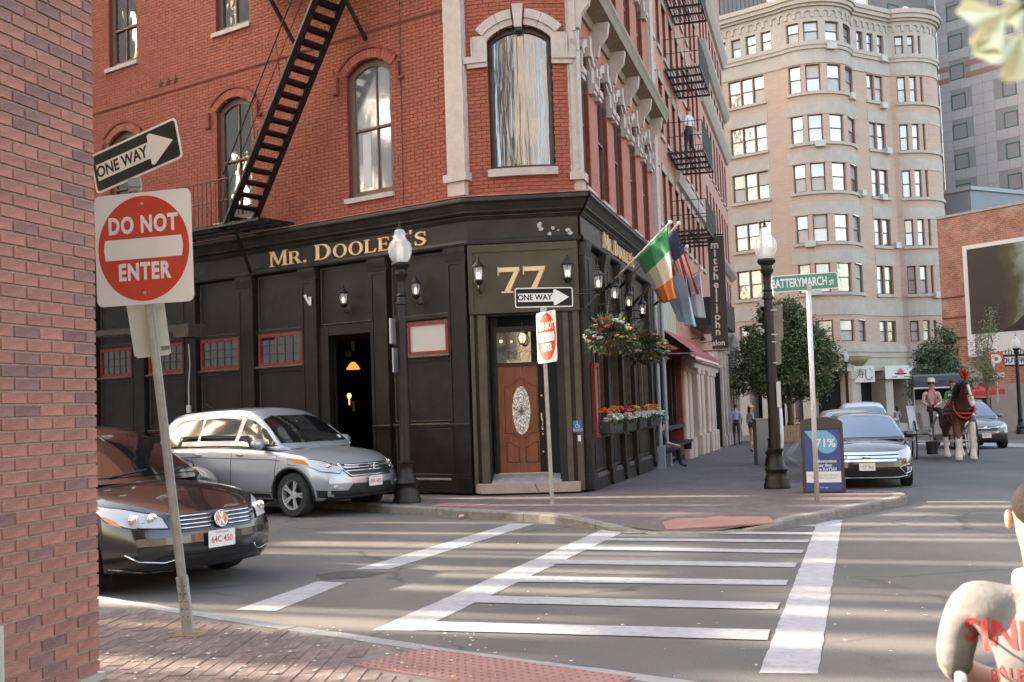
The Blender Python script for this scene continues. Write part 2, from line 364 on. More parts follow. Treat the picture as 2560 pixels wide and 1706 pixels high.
 # ================================================================== ground
def floormat(name,c1,c2,mortar,d,bw,bh,mt,var=.2,rough=.85,dirt=None):
 m=brickmat(name,c1,c2,mortar,bw,bh,mt,d=tuple(d),var=var,rough=rough)
 t=m.node_tree;N=t.nodes;Lk=t.links.new
 geo=[n for n in N if n.bl_idname=='ShaderNodeNewGeometry'][0];cb=[n for n in N if n.bl_idname=='ShaderNodeCombineXYZ'][0]
 dv=N.new('ShaderNodeVectorMath');dv.operation='DOT_PRODUCT';dv.inputs[1].default_value=(-d[1],d[0],0)
 Lk(geo.outputs['Position'],dv.inputs[0]);Lk(dv.outputs['Value'],cb.inputs[1])
 return m
def asphalt():
 m=bpy.data.materials.new('asphalt');m.use_nodes=True;t=m.node_tree;N=t.nodes;Lk=t.links.new
 b=N['Principled BSDF'];b.inputs['Roughness'].default_value=.82
 g=N.new('ShaderNodeNewGeometry')
 def noise(s,d=6,r=.6,st=None):
  n=N.new('ShaderNodeTexNoise');n.inputs['Scale'].default_value=s;n.inputs['Detail'].default_value=d;n.inputs['Roughness'].default_value=r
  if st:
   mp=N.new('ShaderNodeMapping');mp.inputs['Scale'].default_value=st;mp.inputs['Rotation'].default_value=(0,0,.3);Lk(g.outputs['Position'],mp.inputs[0]);Lk(mp.outputs[0],n.inputs['Vector'])
  else:Lk(g.outputs['Position'],n.inputs['Vector'])
  return n.outputs['Fac']
 def ramp(f,a,b_,lo,hi):
  r=N.new('ShaderNodeValToRGB');r.color_ramp.elements[0].position=a;r.color_ramp.elements[1].position=b_
  r.color_ramp.elements[0].color=(*lo,1);r.color_ramp.elements[1].color=(*hi,1);Lk(f,r.inputs[0]);return r.outputs[0]
 def mixc(f,a,c,mode='MIX'):
  x=N.new('ShaderNodeMix');x.data_type='RGBA';x.blend_type=mode
  for k,v in((0,f),(6,a),(7,c)):
   if isinstance(v,bpy.types.NodeSocket):Lk(v,x.inputs[k])
   else:x.inputs[k].default_value=v
  return x.outputs[2]
 base=ramp(noise(.45,7),.3,.7,(.098,.089,.083),(.134,.122,.115))
 tyre=ramp(noise(.5,4,.5,(1,.12,1)),.38,.68,(.80,.80,.80),(1.10,1.09,1.08))
 base=mixc(1,base,tyre,'MULTIPLY')
 speck=ramp(noise(95,4,.75),.36,.66,(.62,.62,.62),(1.45,1.43,1.4))
 base=mixc(1,base,speck,'MULTIPLY')
 v=N.new('ShaderNodeTexVoronoi');v.feature='DISTANCE_TO_EDGE';v.inputs['Scale'].default_value=.33
 wn=N.new('ShaderNodeTexNoise');wn.inputs['Scale'].default_value=1.6;wn.inputs['Detail'].default_value=6;Lk(g.outputs['Position'],wn.inputs['Vector'])
 va=N.new('ShaderNodeVectorMath');va.operation='MULTIPLY_ADD';va.inputs[1].default_value=(.7,.7,0);Lk(wn.outputs['Color'],va.inputs[0]);Lk(g.outputs['Position'],va.inputs[2])
 Lk(va.outputs[0],v.inputs['Vector'])
 crack=ramp(v.outputs['Distance'],.0025,.009,(1,1,1),(0,0,0))
 msk=ramp(noise(.3,3),.44,.52,(0,0,0),(.75,.75,.75))
 cm=mixc(1,crack,msk,'MULTIPLY')
 base=mixc(cm,base,(.035,.033,.031,1))
 spots=ramp(noise(7,2,.4),.76,.79,(0,0,0),(.6,.6,.6))
 base=mixc(spots,base,(.24,.23,.22,1))
 Lk(base,b.inputs['Base Color'])
 bp=N.new('ShaderNodeBump');bp.inputs['Strength'].default_value=.35;bp.inputs['Distance'].default_value=.006;Lk(noise(160,3,.7),bp.inputs['Height']);Lk(bp.outputs[0],b.inputs['Normal'])
 MC['asphalt']=m
 return m
ASPH=asphalt()
def sheet(mb,pts,dz,m=0,cuts=()):
 """flat polygon laid on the street's two slopes"""
 bm=bmesh.new();bm.faces.new([bm.verts.new((p[0],p[1],0))for p in pts])
 for y in(18,)+tuple(cuts):
  bmesh.ops.bisect_plane(bm,geom=bm.verts[:]+bm.edges[:]+bm.faces[:],plane_co=(0,y,0),plane_no=(0,1,0))
 bm.verts.index_update()
 mb.add([(v.co.x,v.co.y,gz(v.co.y)+dz)for v in bm.verts],[tuple(v.index for v in f.verts)for f in bm.faces],m)
 bm.free();return mb
rd=MB();sheet(rd,[(-160,-60),(160,-60),(160,420),(-160,420)],0)
struct(rd,'road',ASPH)
# --- far pavement (pub corner) : kerb line, top slab, kerb stones
def gp(x,y):p=G(x,y,KERB);return(p.x,p.y)
KL=[FL.p(60,1.25),FL.p(20,1.25),FL.p(6,1.28),FL.p(3.2,1.4)]
KL=[(p.x,p.y)for p in KL]
KF=[gp(*q)for q in((980,1265),(1090,1270),(1180,1276),(1270,1280),(1346,1284),(1438,1295),(1540,1305),(1640,1311),(1790,1310),(1936,1301),(2030,1287),(2130,1267),(2210,1252),(2252,1243.5),(2267,1238),(2262,1232),(2225,1228),(2112,1226))]
kr=G(1984,1125,KERB)
KR0=(kr.x,kr.y)
KRs=[(KR0[0]-DR.x*5.4,KR0[1]-DR.y*5.4)]
KRe=[(KR0[0]+DR.x*k,KR0[1]+DR.y*k)for k in(0,12,24,36,46)]
outer=KL+KF+KRs+KRe
back=[FR.p(46,-3),FR.p(0.4,-3),FL.p(60,-3)]
pv=MB()
def inset(pts,w):
 out=[]
 for i,p in enumerate(pts):
  a=Vector(pts[max(i-1,0)]);b=Vector(pts[min(i+1,len(pts)-1)]);d=(b-a).normalized();out.append((p[0]-d.y*w,p[1]+d.x*w))
 return out
inner=inset(outer,.16)
_o9=len(KL);inner2=inset(outer,1.1);inner3=inner[:_o9+5]+[inner2[_o9+k]for k in range(5,10)]+inner[_o9+10:]
sheet(pv,inner3+[(p.x,p.y)for p in back],KERB-.004)
M_['pave2']=floormat('brick_pavement_far',(.135,.098,.090),(.100,.076,.073),(.10,.092,.085),DR,.2,.1,.006,var=.2)
far_pav=struct(pv,'pavement',M_['pave2'])
M_['granite']=mat('granite_kerb',(.20,.185,.165),.85,var=.25,vscale=9,bump=.5,bscale=45,dirt=(.13,.065,.03),dscale=3.5,damt=.6)
# kerb stones, one by one
def kerbstones(line,parent,w=.16,length=1.6,matl=None,drop=lambda p:0.0,base=.3):
 pts=[Vector(p)for p in line];acc=0;segs=[]
 dense=[]
 for i in range(len(pts)-1):
  n=max(1,int((pts[i+1]-pts[i]).length/.2))
  for k in range(n):dense.append(pts[i].lerp(pts[i+1],k/n))
 dense.append(pts[-1])
 i=0
 while i<len(dense)-1:
  j=i;L=0;tgt=length*RND.uniform(.8,1.25)
  while j<len(dense)-1 and L<tgt:L+=(dense[j+1]-dense[j]).length;j+=1
  mb=MB();run=dense[i:j+1];vs=[]
  for k,p in enumerate(run):
   a=run[max(k-1,0)];b=run[min(k+1,len(run)-1)];d=(b-a).normalized();n=Vector((-d.y,d.x))
   g=.006 if k==0 else(-.006 if k==len(run)-1 else 0)
   q=p+d*g;z=gz(q.y)+KERB-drop(q);zb=gz(q.y)-base;jz=RND.uniform(-.003,.003)
   vs+=[(q.x,q.y,zb),(q.x-n.x*.0,q.y,z-.025),(q.x+n.x*.02,q.y+n.y*.02,z+jz),(q.x+n.x*(w+.02),q.y+n.y*(w+.02),z+jz),(q.x+n.x*(w+.02),q.y+n.y*(w+.02),zb)]
  nn=len(run)
  fs=[(a*5+c,a*5+c+1,(a+1)*5+c+1,(a+1)*5+c)for a in range(nn-1)for c in range(4)]
  fs+=[(0,1,2,3,4),tuple((nn-1)*5+c for c in(4,3,2,1,0))]
  mb.add(vs,fs);mb.build('kerb_stone',matl or M_['granite'],parent)
  i=j
def dropf(p):
# lowered kerb at the crosswalk ramp
 a,b=KF[5][0],KF[9][0]+.3
 if p.x<a or p.x>b or p.y>17.5:return 0
 u=(p.x-a)/(b-a);return.11*min(1,4*min(u,1-u))
kerbstones(KL[2:]+KF+KRs+KRe[:3],far_pav,drop=dropf)
# ramp: the slab edge dips to the road, so lay a sloping apron between slab and kerb
ap=MB()
for i in range(5,9):
 a,b=KF[i],KF[i+1];ia,ib=inset(KF,.17)[i],inset(KF,.17)[i+1];ja,jb=inset(KF,1.1)[i],inset(KF,1.1)[i+1]
 za,zb=KERB-dropf(Vector(a))+.002,KERB-dropf(Vector(b))+.002
 ap.add([(ia[0],ia[1],za),(ib[0],ib[1],zb),(jb[0],jb[1],KERB-.002),(ja[0],ja[1],KERB-.002)],[(0,1,2,3)])
i2,j2=inset(KF,.17),inset(KF,1.1)
ap.add([(*i2[4],KERB-.002),(*i2[5],KERB-.002),(*j2[5],KERB-.002)],[(0,1,2)]);ap.add([(*i2[9],KERB-dropf(Vector(KF[9]))),(*i2[10],KERB-.002),(*j2[9],KERB-.002)],[(0,1,2)])
ap.build('ramp',M_['pave2'],far_pav)
def rampz(p):
 q=Vector((p[0],p[1]));d=min((q-Vector(KF[i]).lerp(Vector(KF[i+1]),u/8)).length for i in range(4,10)for u in range(9));return-dropf(q)*max(0,1-max(0,d-.17)/.93)
 # dotted warning mat at the far ramp
def tactile(name,corners,parent,dz,dome=True,step=.06,drop=0):
 a,b,c,d=[Vector(p)for p in corners]
 mb=MB();z=[gz(p.y)+dz+(rampz(p)if drop else 0)for p in(a,b,c,d)]
 mb.add([(p.x,p.y,z[i])for i,p in enumerate((a,b,c,d))]+[(p.x,p.y,z[i]-.02)for i,p in enumerate((a,b,c,d))],[(0,1,2,3),(0,1,5,4),(1,2,6,5),(2,3,7,6),(3,0,4,7)])
 pad=mb.build(name,M_['tactile'],parent)
 if dome:
  dm=MB();nu=int((b-a).length/step);nv=int((d-a).length/step)
  for i in range(nu):
   for j in range(nv):
    u,v=(i+.5)/nu,(j+.5)/nv
    p=(a*(1-u)+b*u)*(1-v)+(d*(1-u)+c*u)*v
    zz=gz(p.y)+dz;r=.0125
    vs=[(p.x+r*math.cos(q*math.pi/3),p.y+r*math.sin(q*math.pi/3),zz)for q in range(6)]+[(p.x+r*.6*math.cos(q*math.pi/3),p.y+r*.6*math.sin(q*math.pi/3),zz+.006)for q in range(6)]
    dm.add(vs,[(q,(q+1)%6,6+(q+1)%6,6+q)for q in range(6)]+[(6,7,8,9,10,11)])
  o=dm.build('dome',M_['tactile2'],pad);o['kind']='stuff'
 return pad
M_['tactile']=mat('tactile_mat',(.30,.15,.125),.8,var=.15,vscale=3,dirt=(.20,.12,.10),dscale=4,damt=.5)
M_['tactile2']=mat('tactile_dome',(.24,.115,.095),.8,var=.2,vscale=5)
t1=tactile('warning_mat',[gp(1650,1291),gp(1666,1306),gp(1936,1300),gp(1915,1283)],far_pav,KERB+.012,dome=False,drop=1)
t2=tactile('warning_mat',[gp(1072,1265),gp(1180,1267),gp(1222,1262),gp(1120,1258)],far_pav,KERB+.006,dome=False)
# --- near pavement (where the photographer stands)
NK=[gp(*q)for q in((240,1488),(360,1506),(484,1525),(578,1540),(700,1558),(860,1580),(1030,1605.5),(1302,1644.6),(1660,1690))]
d0=(Vector(NK[0])-Vector(NK[2])).normalized();dE=(Vector(NK[-1])-Vector(NK[-2])).normalized()
NK=[(NK[0][0]+DL.x*30,NK[0][1]+DL.y*30)]+NK+[(NK[-1][0]+dE.x*.6,NK[-1][1]+dE.y*.6),(3.2,4.2),(4.4,2.6),(5.2,0),(5.4,-14)]
NKi=[(p[0],p[1])for p in NK]
nk_in=[]
for i,p in enumerate(NK):
 a=Vector(NK[max(i-1,0)]);b=Vector(NK[min(i+1,len(NK)-1)]);d=(b-a).normalized();nk_in.append((p[0]+d.y*.15,p[1]-d.x*.15))
ns=MB();sheet(ns,nk_in+[(-30,-14)],KERB-.006)
M_['joint']=mat('sanded_joint',(.17,.145,.13),.9,var=.3,vscale=8)
near_pav=struct(ns,'pavement_near',M_['joint'])
M_['kerb2']=mat('worn_kerb',(.26,.265,.26),.8,var=.12,vscale=6,bump=.2,bscale=50)
kerbstones([(p[0],p[1])for p in reversed(NK[1:])],near_pav,w=.13,length=1.8,matl=M_['kerb2'],base=.2)
M_['paver']=mat('paver',(.165,.118,.108),.85,var=.3,vscale=11,bump=.3,bscale=70,dirt=(.2,.17,.155),dscale=7,damt=.4,objvar=.22)
M_['paver_stuff']=mat('paver_more',(.155,.112,.103),.85,var=.38,vscale=3.4,bump=.3,bscale=60)
pd=(Vector(gp(430,1610))-Vector(gp(268,1706))).normalized();pn=Vector((-pd.y,pd.x))
def inside(p,poly):
 c=False;n=len(poly)
 for i in range(n):
  x1,y1=poly[i];x2,y2=poly[(i+1)%n]
  if(y1>p[1])!=(y2>p[1])and p[0]<(x2-x1)*(p[1]-y1)/(y2-y1)+x1:c=not c
 return c
pad_c=[gp(884,1663),gp(1057,1621),gp(1591,1695)]
pad4=[Vector(pad_c[0]),Vector(pad_c[1]),Vector(pad_c[2]),Vector(pad_c[0])+Vector(pad_c[2])-Vector(pad_c[1])]
tactile('warning_mat',[tuple(p)for p in pad4],near_pav,KERB+.004)
padp=[tuple(p)for p in pad4]
pvm=MB()
b0,b1,hh=.098,.048,.014
vs=[(-b0,-b1,-.03),(b0,-b1,-.03),(b0,b1,-.03),(-b0,b1,-.03),(-b0,-b1,-.004),(b0,-b1,-.004),(b0,b1,-.004),(-b0,b1,-.004),(-b0+.004,-b1+.004,0),(b0-.004,-b1+.004,0),(b0-.004,b1-.004,0),(-b0+.004,b1-.004,0)]
fsb=[(0,1,5,4),(1,2,6,5),(2,3,7,6),(3,0,4,7),(4,5,9,8),(5,6,10,9),(6,7,11,10),(7,4,8,11),(8,9,10,11)]
pvm.add(vs,fsb);paver_me=pvm.mesh('paver',[M_['paver']])
cands=[]
org=Vector(gp(300,1600))
for i in range(-44,45):
 for j in range(-70,71):
  c=org+pd*((i+(.5 if j%2 else 0))*.202)+pn*(j*.102)
  if c.y<3.6 or c.x<-3.4 or c.x>2.4:continue
  cs=[c+pd*a*.1+pn*b*.05 for a in(-1,1)for b in(-1,1)]
  if not all(inside(q,nk_in+[(-30,-14)])for q in cs):continue
  if any(inside(q,padp)for q in cs+[c]):continue
  cands.append(c)
def vis(c):
 q=Vector((c.x,c.y,KERB))-EYE;w_=q.dot(_f)
 x=1280+PX_F*q.dot(CR)/w_;y=853-PX_F*q.dot(CU)/w_
 return w_>0 and 225<x<2600 and y<1740
seen=sorted([c for c in cands if vis(c)],key=lambda c:c.length)
rest=[c for c in cands if not vis(c)]+seen[300:]
ang=math.atan2(pd.y,pd.x)
for c in seen[:300]:
 Mx=Matrix.Translation((c.x,c.y,KERB+RND.uniform(-.004,.003)))@Matrix.Rotation(ang+RND.uniform(-.012,.012),4,'Z')@Matrix.Rotation(RND.uniform(-.012,.012),4,'X')
 inst(paver_me,'paver',near_pav,Mx)
rm=MB()
for c in rest:
 Mx=Matrix.Translation((c.x,c.y,KERB+RND.uniform(-.004,.003)))@Matrix.Rotation(ang+RND.uniform(-.012,.012),4,'Z')
 rm.add([Mx@Vector(v)for v in vs],fsb)
tag(rm.build('paver_field',M_['paver_stuff'],near_pav),kind='stuff')
# --- painted markings
def paintmat():
 m=mat('road_paint',(.36,.35,.36),.6,var=.08,vscale=3,bump=.15,bscale=120,dirt=(.17,.16,.155),dscale=11,damt=.8)
 return m
M_['paint']=paintmat()
def rag(pts,amp=.006,step=.12):
 out=[]
 for i,a in enumerate(pts):
  b=Vector(pts[(i+1)%len(pts)]);a=Vector(a);n=max(1,int((b-a).length/step));d=(b-a).normalized()if(b-a).length else Vector((1,0))
  for k in range(n):
   q=a.lerp(b,k/n);e=RND.uniform(-amp,amp)if k else 0;out.append((q.x-d.y*e,q.y+d.x*e))
 return out
def g0(x,y):p=G(x,y,0);return(p.x,p.y)
xw=MB()
def painted(px,dz=.004):sheet(xw,rag([g0(*q)for q in px]),dz)
xwalk=thing('crosswalk','white ladder crosswalk painted across the road to the pub corner','crosswalk',(2.6,10,0))
def stripe(px,name,dz=.004,parent=xwalk):
 mb=MB();sheet(mb,rag([g0(*q)for q in px]),dz);return mb.build(name,M_['paint'],parent)
stripe([(928,1578),(1040,1578.5),(1590,1316),(1530,1314)],'side_line')
stripe([(1898,1685),(2046,1686),(2105,1301),(2046,1301)],'side_line')
for q in([(1083,1556),(1926,1577),(1919,1603),(1042,1578)],[(1222,1491.6),(1951,1508.6),(1942.6,1526),(1183,1508.6)],[(1320,1443),(1971.5,1452.5),(1966,1465),(1288,1456.6)],[(1393,1400.5),(1992,1409),(1987.5,1420),(1372,1411)],[(1466,1368.5),(2010.6,1376.7),(2004,1385),(1445,1376)],[(1524,1347),(2024,1351.5),(2019,1358),(1506,1353)],[(1568,1329),(2036,1332.5),(2034,1338.6),(1555,1334)],[(1600,1313.5),(2041,1313),(2039.5,1318),(1586,1318)]):
 stripe(q,'rung',dz=.008)
struct(sheet(MB(),rag([g0(*q)for q in((885.5,1425),(975.6,1423.6),(1336,1310.7),(1275,1310.7))]),.004),'road_marking',M_['paint'])
struct(sheet(MB(),rag([g0(*q)for q in((587.5,1526.5),(691,1528.7),(865,1458),(794,1455))]),.004),'road_marking.001',M_['paint'])
M_['patch']=mat('tar_patch',(.062,.056,.052),.85,var=.3,vscale=6,bump=.4,bscale=90)
struct(sheet(MB(),rag([g0(*q)for q in((790,1437),(860,1428),(965,1432),(925,1444),(800,1452))],.02),.003),'road_patch',M_['patch'])
# crossing lines further down the street
for q in(((2120,1100),(2560,1110),(2560,1118),(2120,1107)),((2330,1060),(2560,1068),(2560,1073),(2330,1064))):
 struct(sheet(MB(),[g0(*p)for p in q],.004),'road_marking',M_['paint'])
 # square iron cover and a bit of litter on the pavement / gutter
 # fallen blossom and litter specks
pet=MB();
for k in range(220):
 if k<130:px,py,dz=RND.uniform(250,1250),RND.uniform(1560,1700),KERB+.004
 elif k<190:px,py,dz=RND.uniform(1100,2500),RND.uniform(1330,1700),.012
 else:px,py,dz=RND.uniform(1150,2300),RND.uniform(1296,1312),.01
 p=G(px,py,dz);r=RND.uniform(.006,.02);a0=RND.uniform(0,6)
 pet.add([(p.x+r*math.cos(a0+q*1.26)*RND.uniform(.6,1),p.y+r*math.sin(a0+q*1.26),p.z+RND.uniform(0,.004))for q in range(5)],[(0,1,2,3,4)])
tag(pet.build('fallen_petals',mat('petal',(.55,.50,.42),.8)),'pale fallen petals and specks strewn over the pavement and gutter','petals',kind='stuff')
lt=MB();p=G(1153,1292,.03);lt.ell(p,(.045,.03,.03),7,rings=5);lt.ell(p+Vector((.03,.01,.01)),(.02,.02,.03),6,rings=4)
solo(lt,'litter',mat('pink_paper',(.6,.35,.3),.8),'crumpled pinkish paper lying in the gutter by the kerb','litter',p,smooth=True)
# ================================================================== the corner pub
M_['pubbrick']=mat('pub_brick',(.315,.084,.052),.85,var=.16,vscale=5,bump=.25,bscale=50,dirt=(.25,.05,.03),dscale=1.1,damt=.55,objvar=.1)
M_['pubmortar']=mat('pub_mortar',(.235,.085,.055),.95,var=.2,vscale=6)
M_['pubbrick2']=mat('pub_brick_street',(.43,.175,.13),.85,var=.14,vscale=4,bump=.2,bscale=50,dirt=(.42,.2,.15),dscale=1.4,damt=.4)
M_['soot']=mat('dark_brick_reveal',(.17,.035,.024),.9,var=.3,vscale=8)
M_['paneL']=glass('window_glass',(.012,.013,.012),wav=.05,wscale=1.2)
M_['blind_or_reflection']=mat('pane_painted_reflection',(.50,.49,.47),.25,var=.06,vscale=2,spec=.6)  # pale colour standing for a building reflected in the glass
def mirrorpane(name,col,rough=.06,metal=.75,wav=.2,st=(1,1,1),sc=2):
 m=glass(name,col,rough,wav,sc,1.0,st);m.node_tree.nodes['Principled BSDF'].inputs['Metallic'].default_value=metal;return m
M_['bigpane']=mirrorpane('rippled_plate_glass',(.20,.215,.235),.08,.85,.18,(4,4,.25),2.2)
M_['refl']=mirrorpane('sky_reflecting_pane',(.33,.34,.35),.08,.6,.04,(1,1,1),1.5)
pub=thing('pub_building','red brick corner pub with black timber shopfront and gold lettering','building',(PA.x,PA.y,KERB))
def blocked_arch(loops):
 def f(t):
  out=[]
  for lp in loops:
   xs=[]
   for i in range(len(lp)):
    (a,ta),(b,tb)=lp[i],lp[(i+1)%len(lp)]
    if(ta>t)!=(tb>t):xs.append(a+(t-ta)/(tb-ta)*(b-a))
   if len(xs)>=2:out.append((min(xs),max(xs)))
  return out
 return f
def lay(fr,s0,s1,t0,t1,blocked,n0=-.012,n1=0.0,bl=.2,bh=.062,j=.011,mb=None,single=None,limit=300,jit=.002,close=True):
 rows=int((t1-t0)/(bh+j));singles=[]
 for r in range(rows):
  t=t0+r*(bh+j);hol=sorted(blocked(t+bh/2));x=s0-(bl/2 if r%2 else 0)-RND.uniform(0,.002)
  header=(r%7==6)
  step=(bl/2-j/2)if header else bl
  while x<s1:
   a,b=max(x,s0),min(x+step,s1);x+=step+j
   ivs=[(a,b)]
   for h0,h1 in hol:
    nw=[]
    for p,q in ivs:
     if h1<=p or h0>=q:nw.append((p,q))
     else:
      if h0-p>.02:nw.append((p,h0))
      if q-h1>.02:nw.append((h1,q))
    ivs=nw
   for p,q in ivs:
    if q-p<.02:continue
    jj=RND.uniform(-jit,jit)
    if single is not None and len(singles)<limit and abs(q-p-bl)<1e-4:singles.append(((p+q)/2,t+bh/2,jj));continue
    c=[fr.p(u,n,v)for u in(p,q)for n in(n0,n1+jj)for v in(t,t+bh)]
    mb.add(c,[(2,6,7,3),(0,2,3,1),(4,5,7,6),(1,3,7,5),(0,4,6,2)],0)
 return singles
def window(fr,parent,loop,n=-.10,fw=.07,fm=None,gm=None,mid=None,vert=(),sill=None,sillm=None,depth=.05,name='window',rail=.045,gm2=None,sill_t=.1,horiz=(),sill_n=.06):
 fm=fm or M_['brownwin'];gm=gm or M_['paneL']
 mb=MB();inn=ring(fr,mb,loop,fw,n-depth,n)
 ss=[p[0]for p in loop];ts=[p[1]for p in loop];s0,s1,t0,t1=min(ss)+fw,max(ss)-fw,min(ts)+fw,max(ts)-fw
 bf=blocked_arch([inn]);
 if mid:mb.box(fr,s0,s1,n-depth,n+.012,mid-rail/2,mid+rail/2)
 for v in vert:
  s_=s0+(s1-s0)*v;top=t1
  for k in range(40):
   iv=bf(top-.001)
   if iv and iv[0][0]<=s_<=iv[0][1]:break
   top-=.01
  mb.box(fr,s_-.014,s_+.014,n-depth+.004,n-.006,t0,top)
 for h in horiz:
  q=t0+(t1-t0)*h;mb.box(fr,s0,s1,n-depth+.003,n-.008,q-.012,q+.012)
 w=mb.build(name,fm,parent)
 up=[p for p in inn]
 if mid:
  lo=[(s0,t0),(s1,t0),(s1,mid),(s0,mid)]
  hi=[(s0,mid),(s1,mid)]+[p for p in inn if p[1]>mid+.01]
  MB().add([fr.p(a,n-.035,t)for a,t in hi],[list(range(len(hi)))]).build('pane',gm,w)
  MB().add([fr.p(a,n-.045,t)for a,t in lo],[(0,1,2,3)]).build('pane',gm2 or gm,w)
 else:
  MB().add([fr.p(a,n-.04,t)for a,t in up],[list(range(len(up)))]).build('pane',gm,w)
 if sill:
  MB().box(fr,sill[0],sill[1],-.14,sill_n,min(ts)-sill_t,min(ts)-.002).build('sill',sillm or M_['stone'],w)
 return w
 # ---- upper walls
W1=archloop(1.80,3.0,6.0,8.52,8.77);W2=archloop(5.85,7.0,6.0,8.52,8.75);W3=archloop(9.85,10.98,6.0,8.45,8.68)
W4=archloop(9.83,10.93,10.33,12.6,12.85);W5=archloop(5.85,6.96,10.33,12.6,12.85);W6=archloop(1.85,2.95,10.33,12.6,12.85)
L_open=[W1,W2,W3,W4,W5,W6]
mort=MB()
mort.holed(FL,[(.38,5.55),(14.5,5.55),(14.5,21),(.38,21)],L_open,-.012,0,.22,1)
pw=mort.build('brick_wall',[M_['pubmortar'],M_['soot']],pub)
bl=MB();lay(FL,.40,12.6,5.62,12.6,blocked_arch(L_open),mb=bl,n1=0.004)
tag(bl.build('brickwork',M_['pubbrick'],pw),kind='stuff')
# belt course, hairline pipe, star anchor plates
b=MB();b.prof(FL,.38,14.5,[(0,9.30),(.025,9.30),(.03,9.335),(0,9.36)]);b.build('belt_course',M_['soot'],pub)
b=MB();b.tube([FL.p(1.55+(t-6)*-.012,.02,t)for t in(5.7,9.6,13)],.008,6);b.build('cable',M_['iron'],pub)
for s_ in(8.93,8.65,8.39):
 st=MB();pts=[]
 for k in range(10):
  r=.13 if k%2==0 else.055;a=math.pi/2+k*math.pi/5;pts.append((s_+r*math.cos(a),9.55+r*math.sin(a)))
 c=FL.p(s_,.05,9.55);vs=[FL.p(a,.006,t)for a,t in pts]+[c]
 st.add(vs,[(k,(k+1)%10,10)for k in range(10)]);st.build('star_anchor',mat('rusty_star',(.10,.045,.03),.8,var=.3,vscale=20),pub)
 # brick hoods over the windows
def brickhood(fr,s0,s1,spring,top,parent,w=.20,ear=.16,m=None,n1=.03,leg=.28):
 W_=(s1-s0)/2;h=top-spring;R=(W_*W_+h*h)/(2*h);cz=top-R;cx=(s0+s1)/2;a=math.degrees(math.asin(W_/R));N_=16
 i_=arc(cx,cz,R+.004,90-a,90+a,N_);o_=arc(cx,cz,R+w,90-a*1.03,90+a*1.03,N_)
 for k in range(N_): # voussoirs
  mb=MB();q=[Vector(i_[k]),Vector(i_[k+1]),Vector(o_[k+1]),Vector(o_[k])]
  c=sum(q,Vector((0,0)))/4;q=[c+(p-c)*.93 for p in q]
  mb.prism(fr,[tuple(p)for p in q],-.01,n1);mb.build('voussoir',m or M_['pubbrick'],parent)
 mb=MB();o2=arc(cx,cz,R+w+.045,90-a*1.05,90+a*1.05,N_)
 for k in range(N_):mb.prism(fr,[o_[k],o_[k+1],o2[k+1],o2[k]],-.01,n1+.025)
 for sg in(-1,1):
  e=cx+sg*(W_+w*.95);mb.box(fr,min(e,e+sg*.05),max(e,e+sg*.05),-.01,n1+.025,spring-leg,spring+.03)
  mb.box(fr,min(e,e+sg*ear),max(e,e+sg*ear),-.01,n1+.025,spring-leg-.05,spring-leg)
 mb.build('hood_mould',M_['soot'],parent)
for lp,(a,b_,sp,tp)in((W1,(1.80,3.0,8.52,8.77)),(W2,(5.85,7.0,8.52,8.75)),(W3,(9.85,10.98,8.45,8.68))):brickhood(FL,a,b_,sp,tp,pub)
window(FL,pub,W1,fw=.13,mid=7.38,vert=(.38,),gm=M_['refl'],gm2=M_['refl'],sill=(1.78,3.10))
window(FL,pub,W2,fw=.13,mid=7.36,vert=(.45,),sill=(5.82,7.1))
window(FL,pub,W3,fw=.13,mid=7.3,vert=(.45,),sill=(9.8,11.05))
window(FL,pub,W4,fw=.12,mid=11.25,vert=(.5,),sill=(9.79,11.05),sillm=M_['stone'])
window(FL,pub,W5,fw=.12,mid=11.3,vert=(.5,),sill=(5.80,7.08),sillm=M_['stone'])
window(FL,pub,W6,fw=.12,mid=11.3,vert=(.5,),sill=(1.80,3.05),sillm=M_['stone'])
# pale strips that paint a building's reflection into the big upper window
for a,c,t0_,t1_ in((2.46,2.72,7.45,8.5),(2.50,2.72,6.2,7.3)):MB().box(FL,a,c,-.142,-.139,t0_,t1_).build('blind_or_reflection',M_['blind_or_reflection'],pub)
# ---- rounded corner above the shopfront
FCU=Fr(PA,PB-PA,(0,-1));FCU.bow=lambda a:.13*max(0,1-((a-1.02)/1.02)**2)
CW=archloop(.47,1.67,6.10,8.55,8.80)
def strips(fr,mb,s0,s1,t0,t1,loops,n,cnt,m=0,rev=.22):
 bf=None
 for k in range(cnt):
  a,b_=s0+(s1-s0)*k/cnt,s0+(s1-s0)*(k+1)/cnt;c=(a+b_)/2;hs=[]
  for lp in loops:
   ys=[]
   for i in range(len(lp)):
    (x1,y1),(x2,y2)=lp[i],lp[(i+1)%len(lp)]
    if(x1>c)!=(x2>c):ys.append(y1+(c-x1)/(x2-x1)*(y2-y1))
   if len(ys)>=2:hs.append((min(ys),max(ys)))
  lo=t0
  for h0,h1 in sorted(hs)+[(t1,t1)]:
   if h0>lo:mb.add([fr.p(a,n,lo),fr.p(b_,n,lo),fr.p(b_,n,h0),fr.p(a,n,h0)],[(0,1,2,3)],m)
   lo=h1
c_mb=MB();CW2=archloop(.47,1.67,10.9,13.2,13.5)
strips(FCU,c_mb,-.02,2.04,5.55,21,[CW,CW2],-.012,34)
for lp in(CW,CW2):
 k=len(lp);c_mb.add([FCU.p(a,-.012,t)for a,t in lp]+[FCU.p(a,-.25,t)for a,t in lp],[(i,(i+1)%k,k+(i+1)%k,k+i)for i in range(k)],1)
cw=c_mb.build('corner_wall',[M_['pubmortar'],M_['soot']],pub)
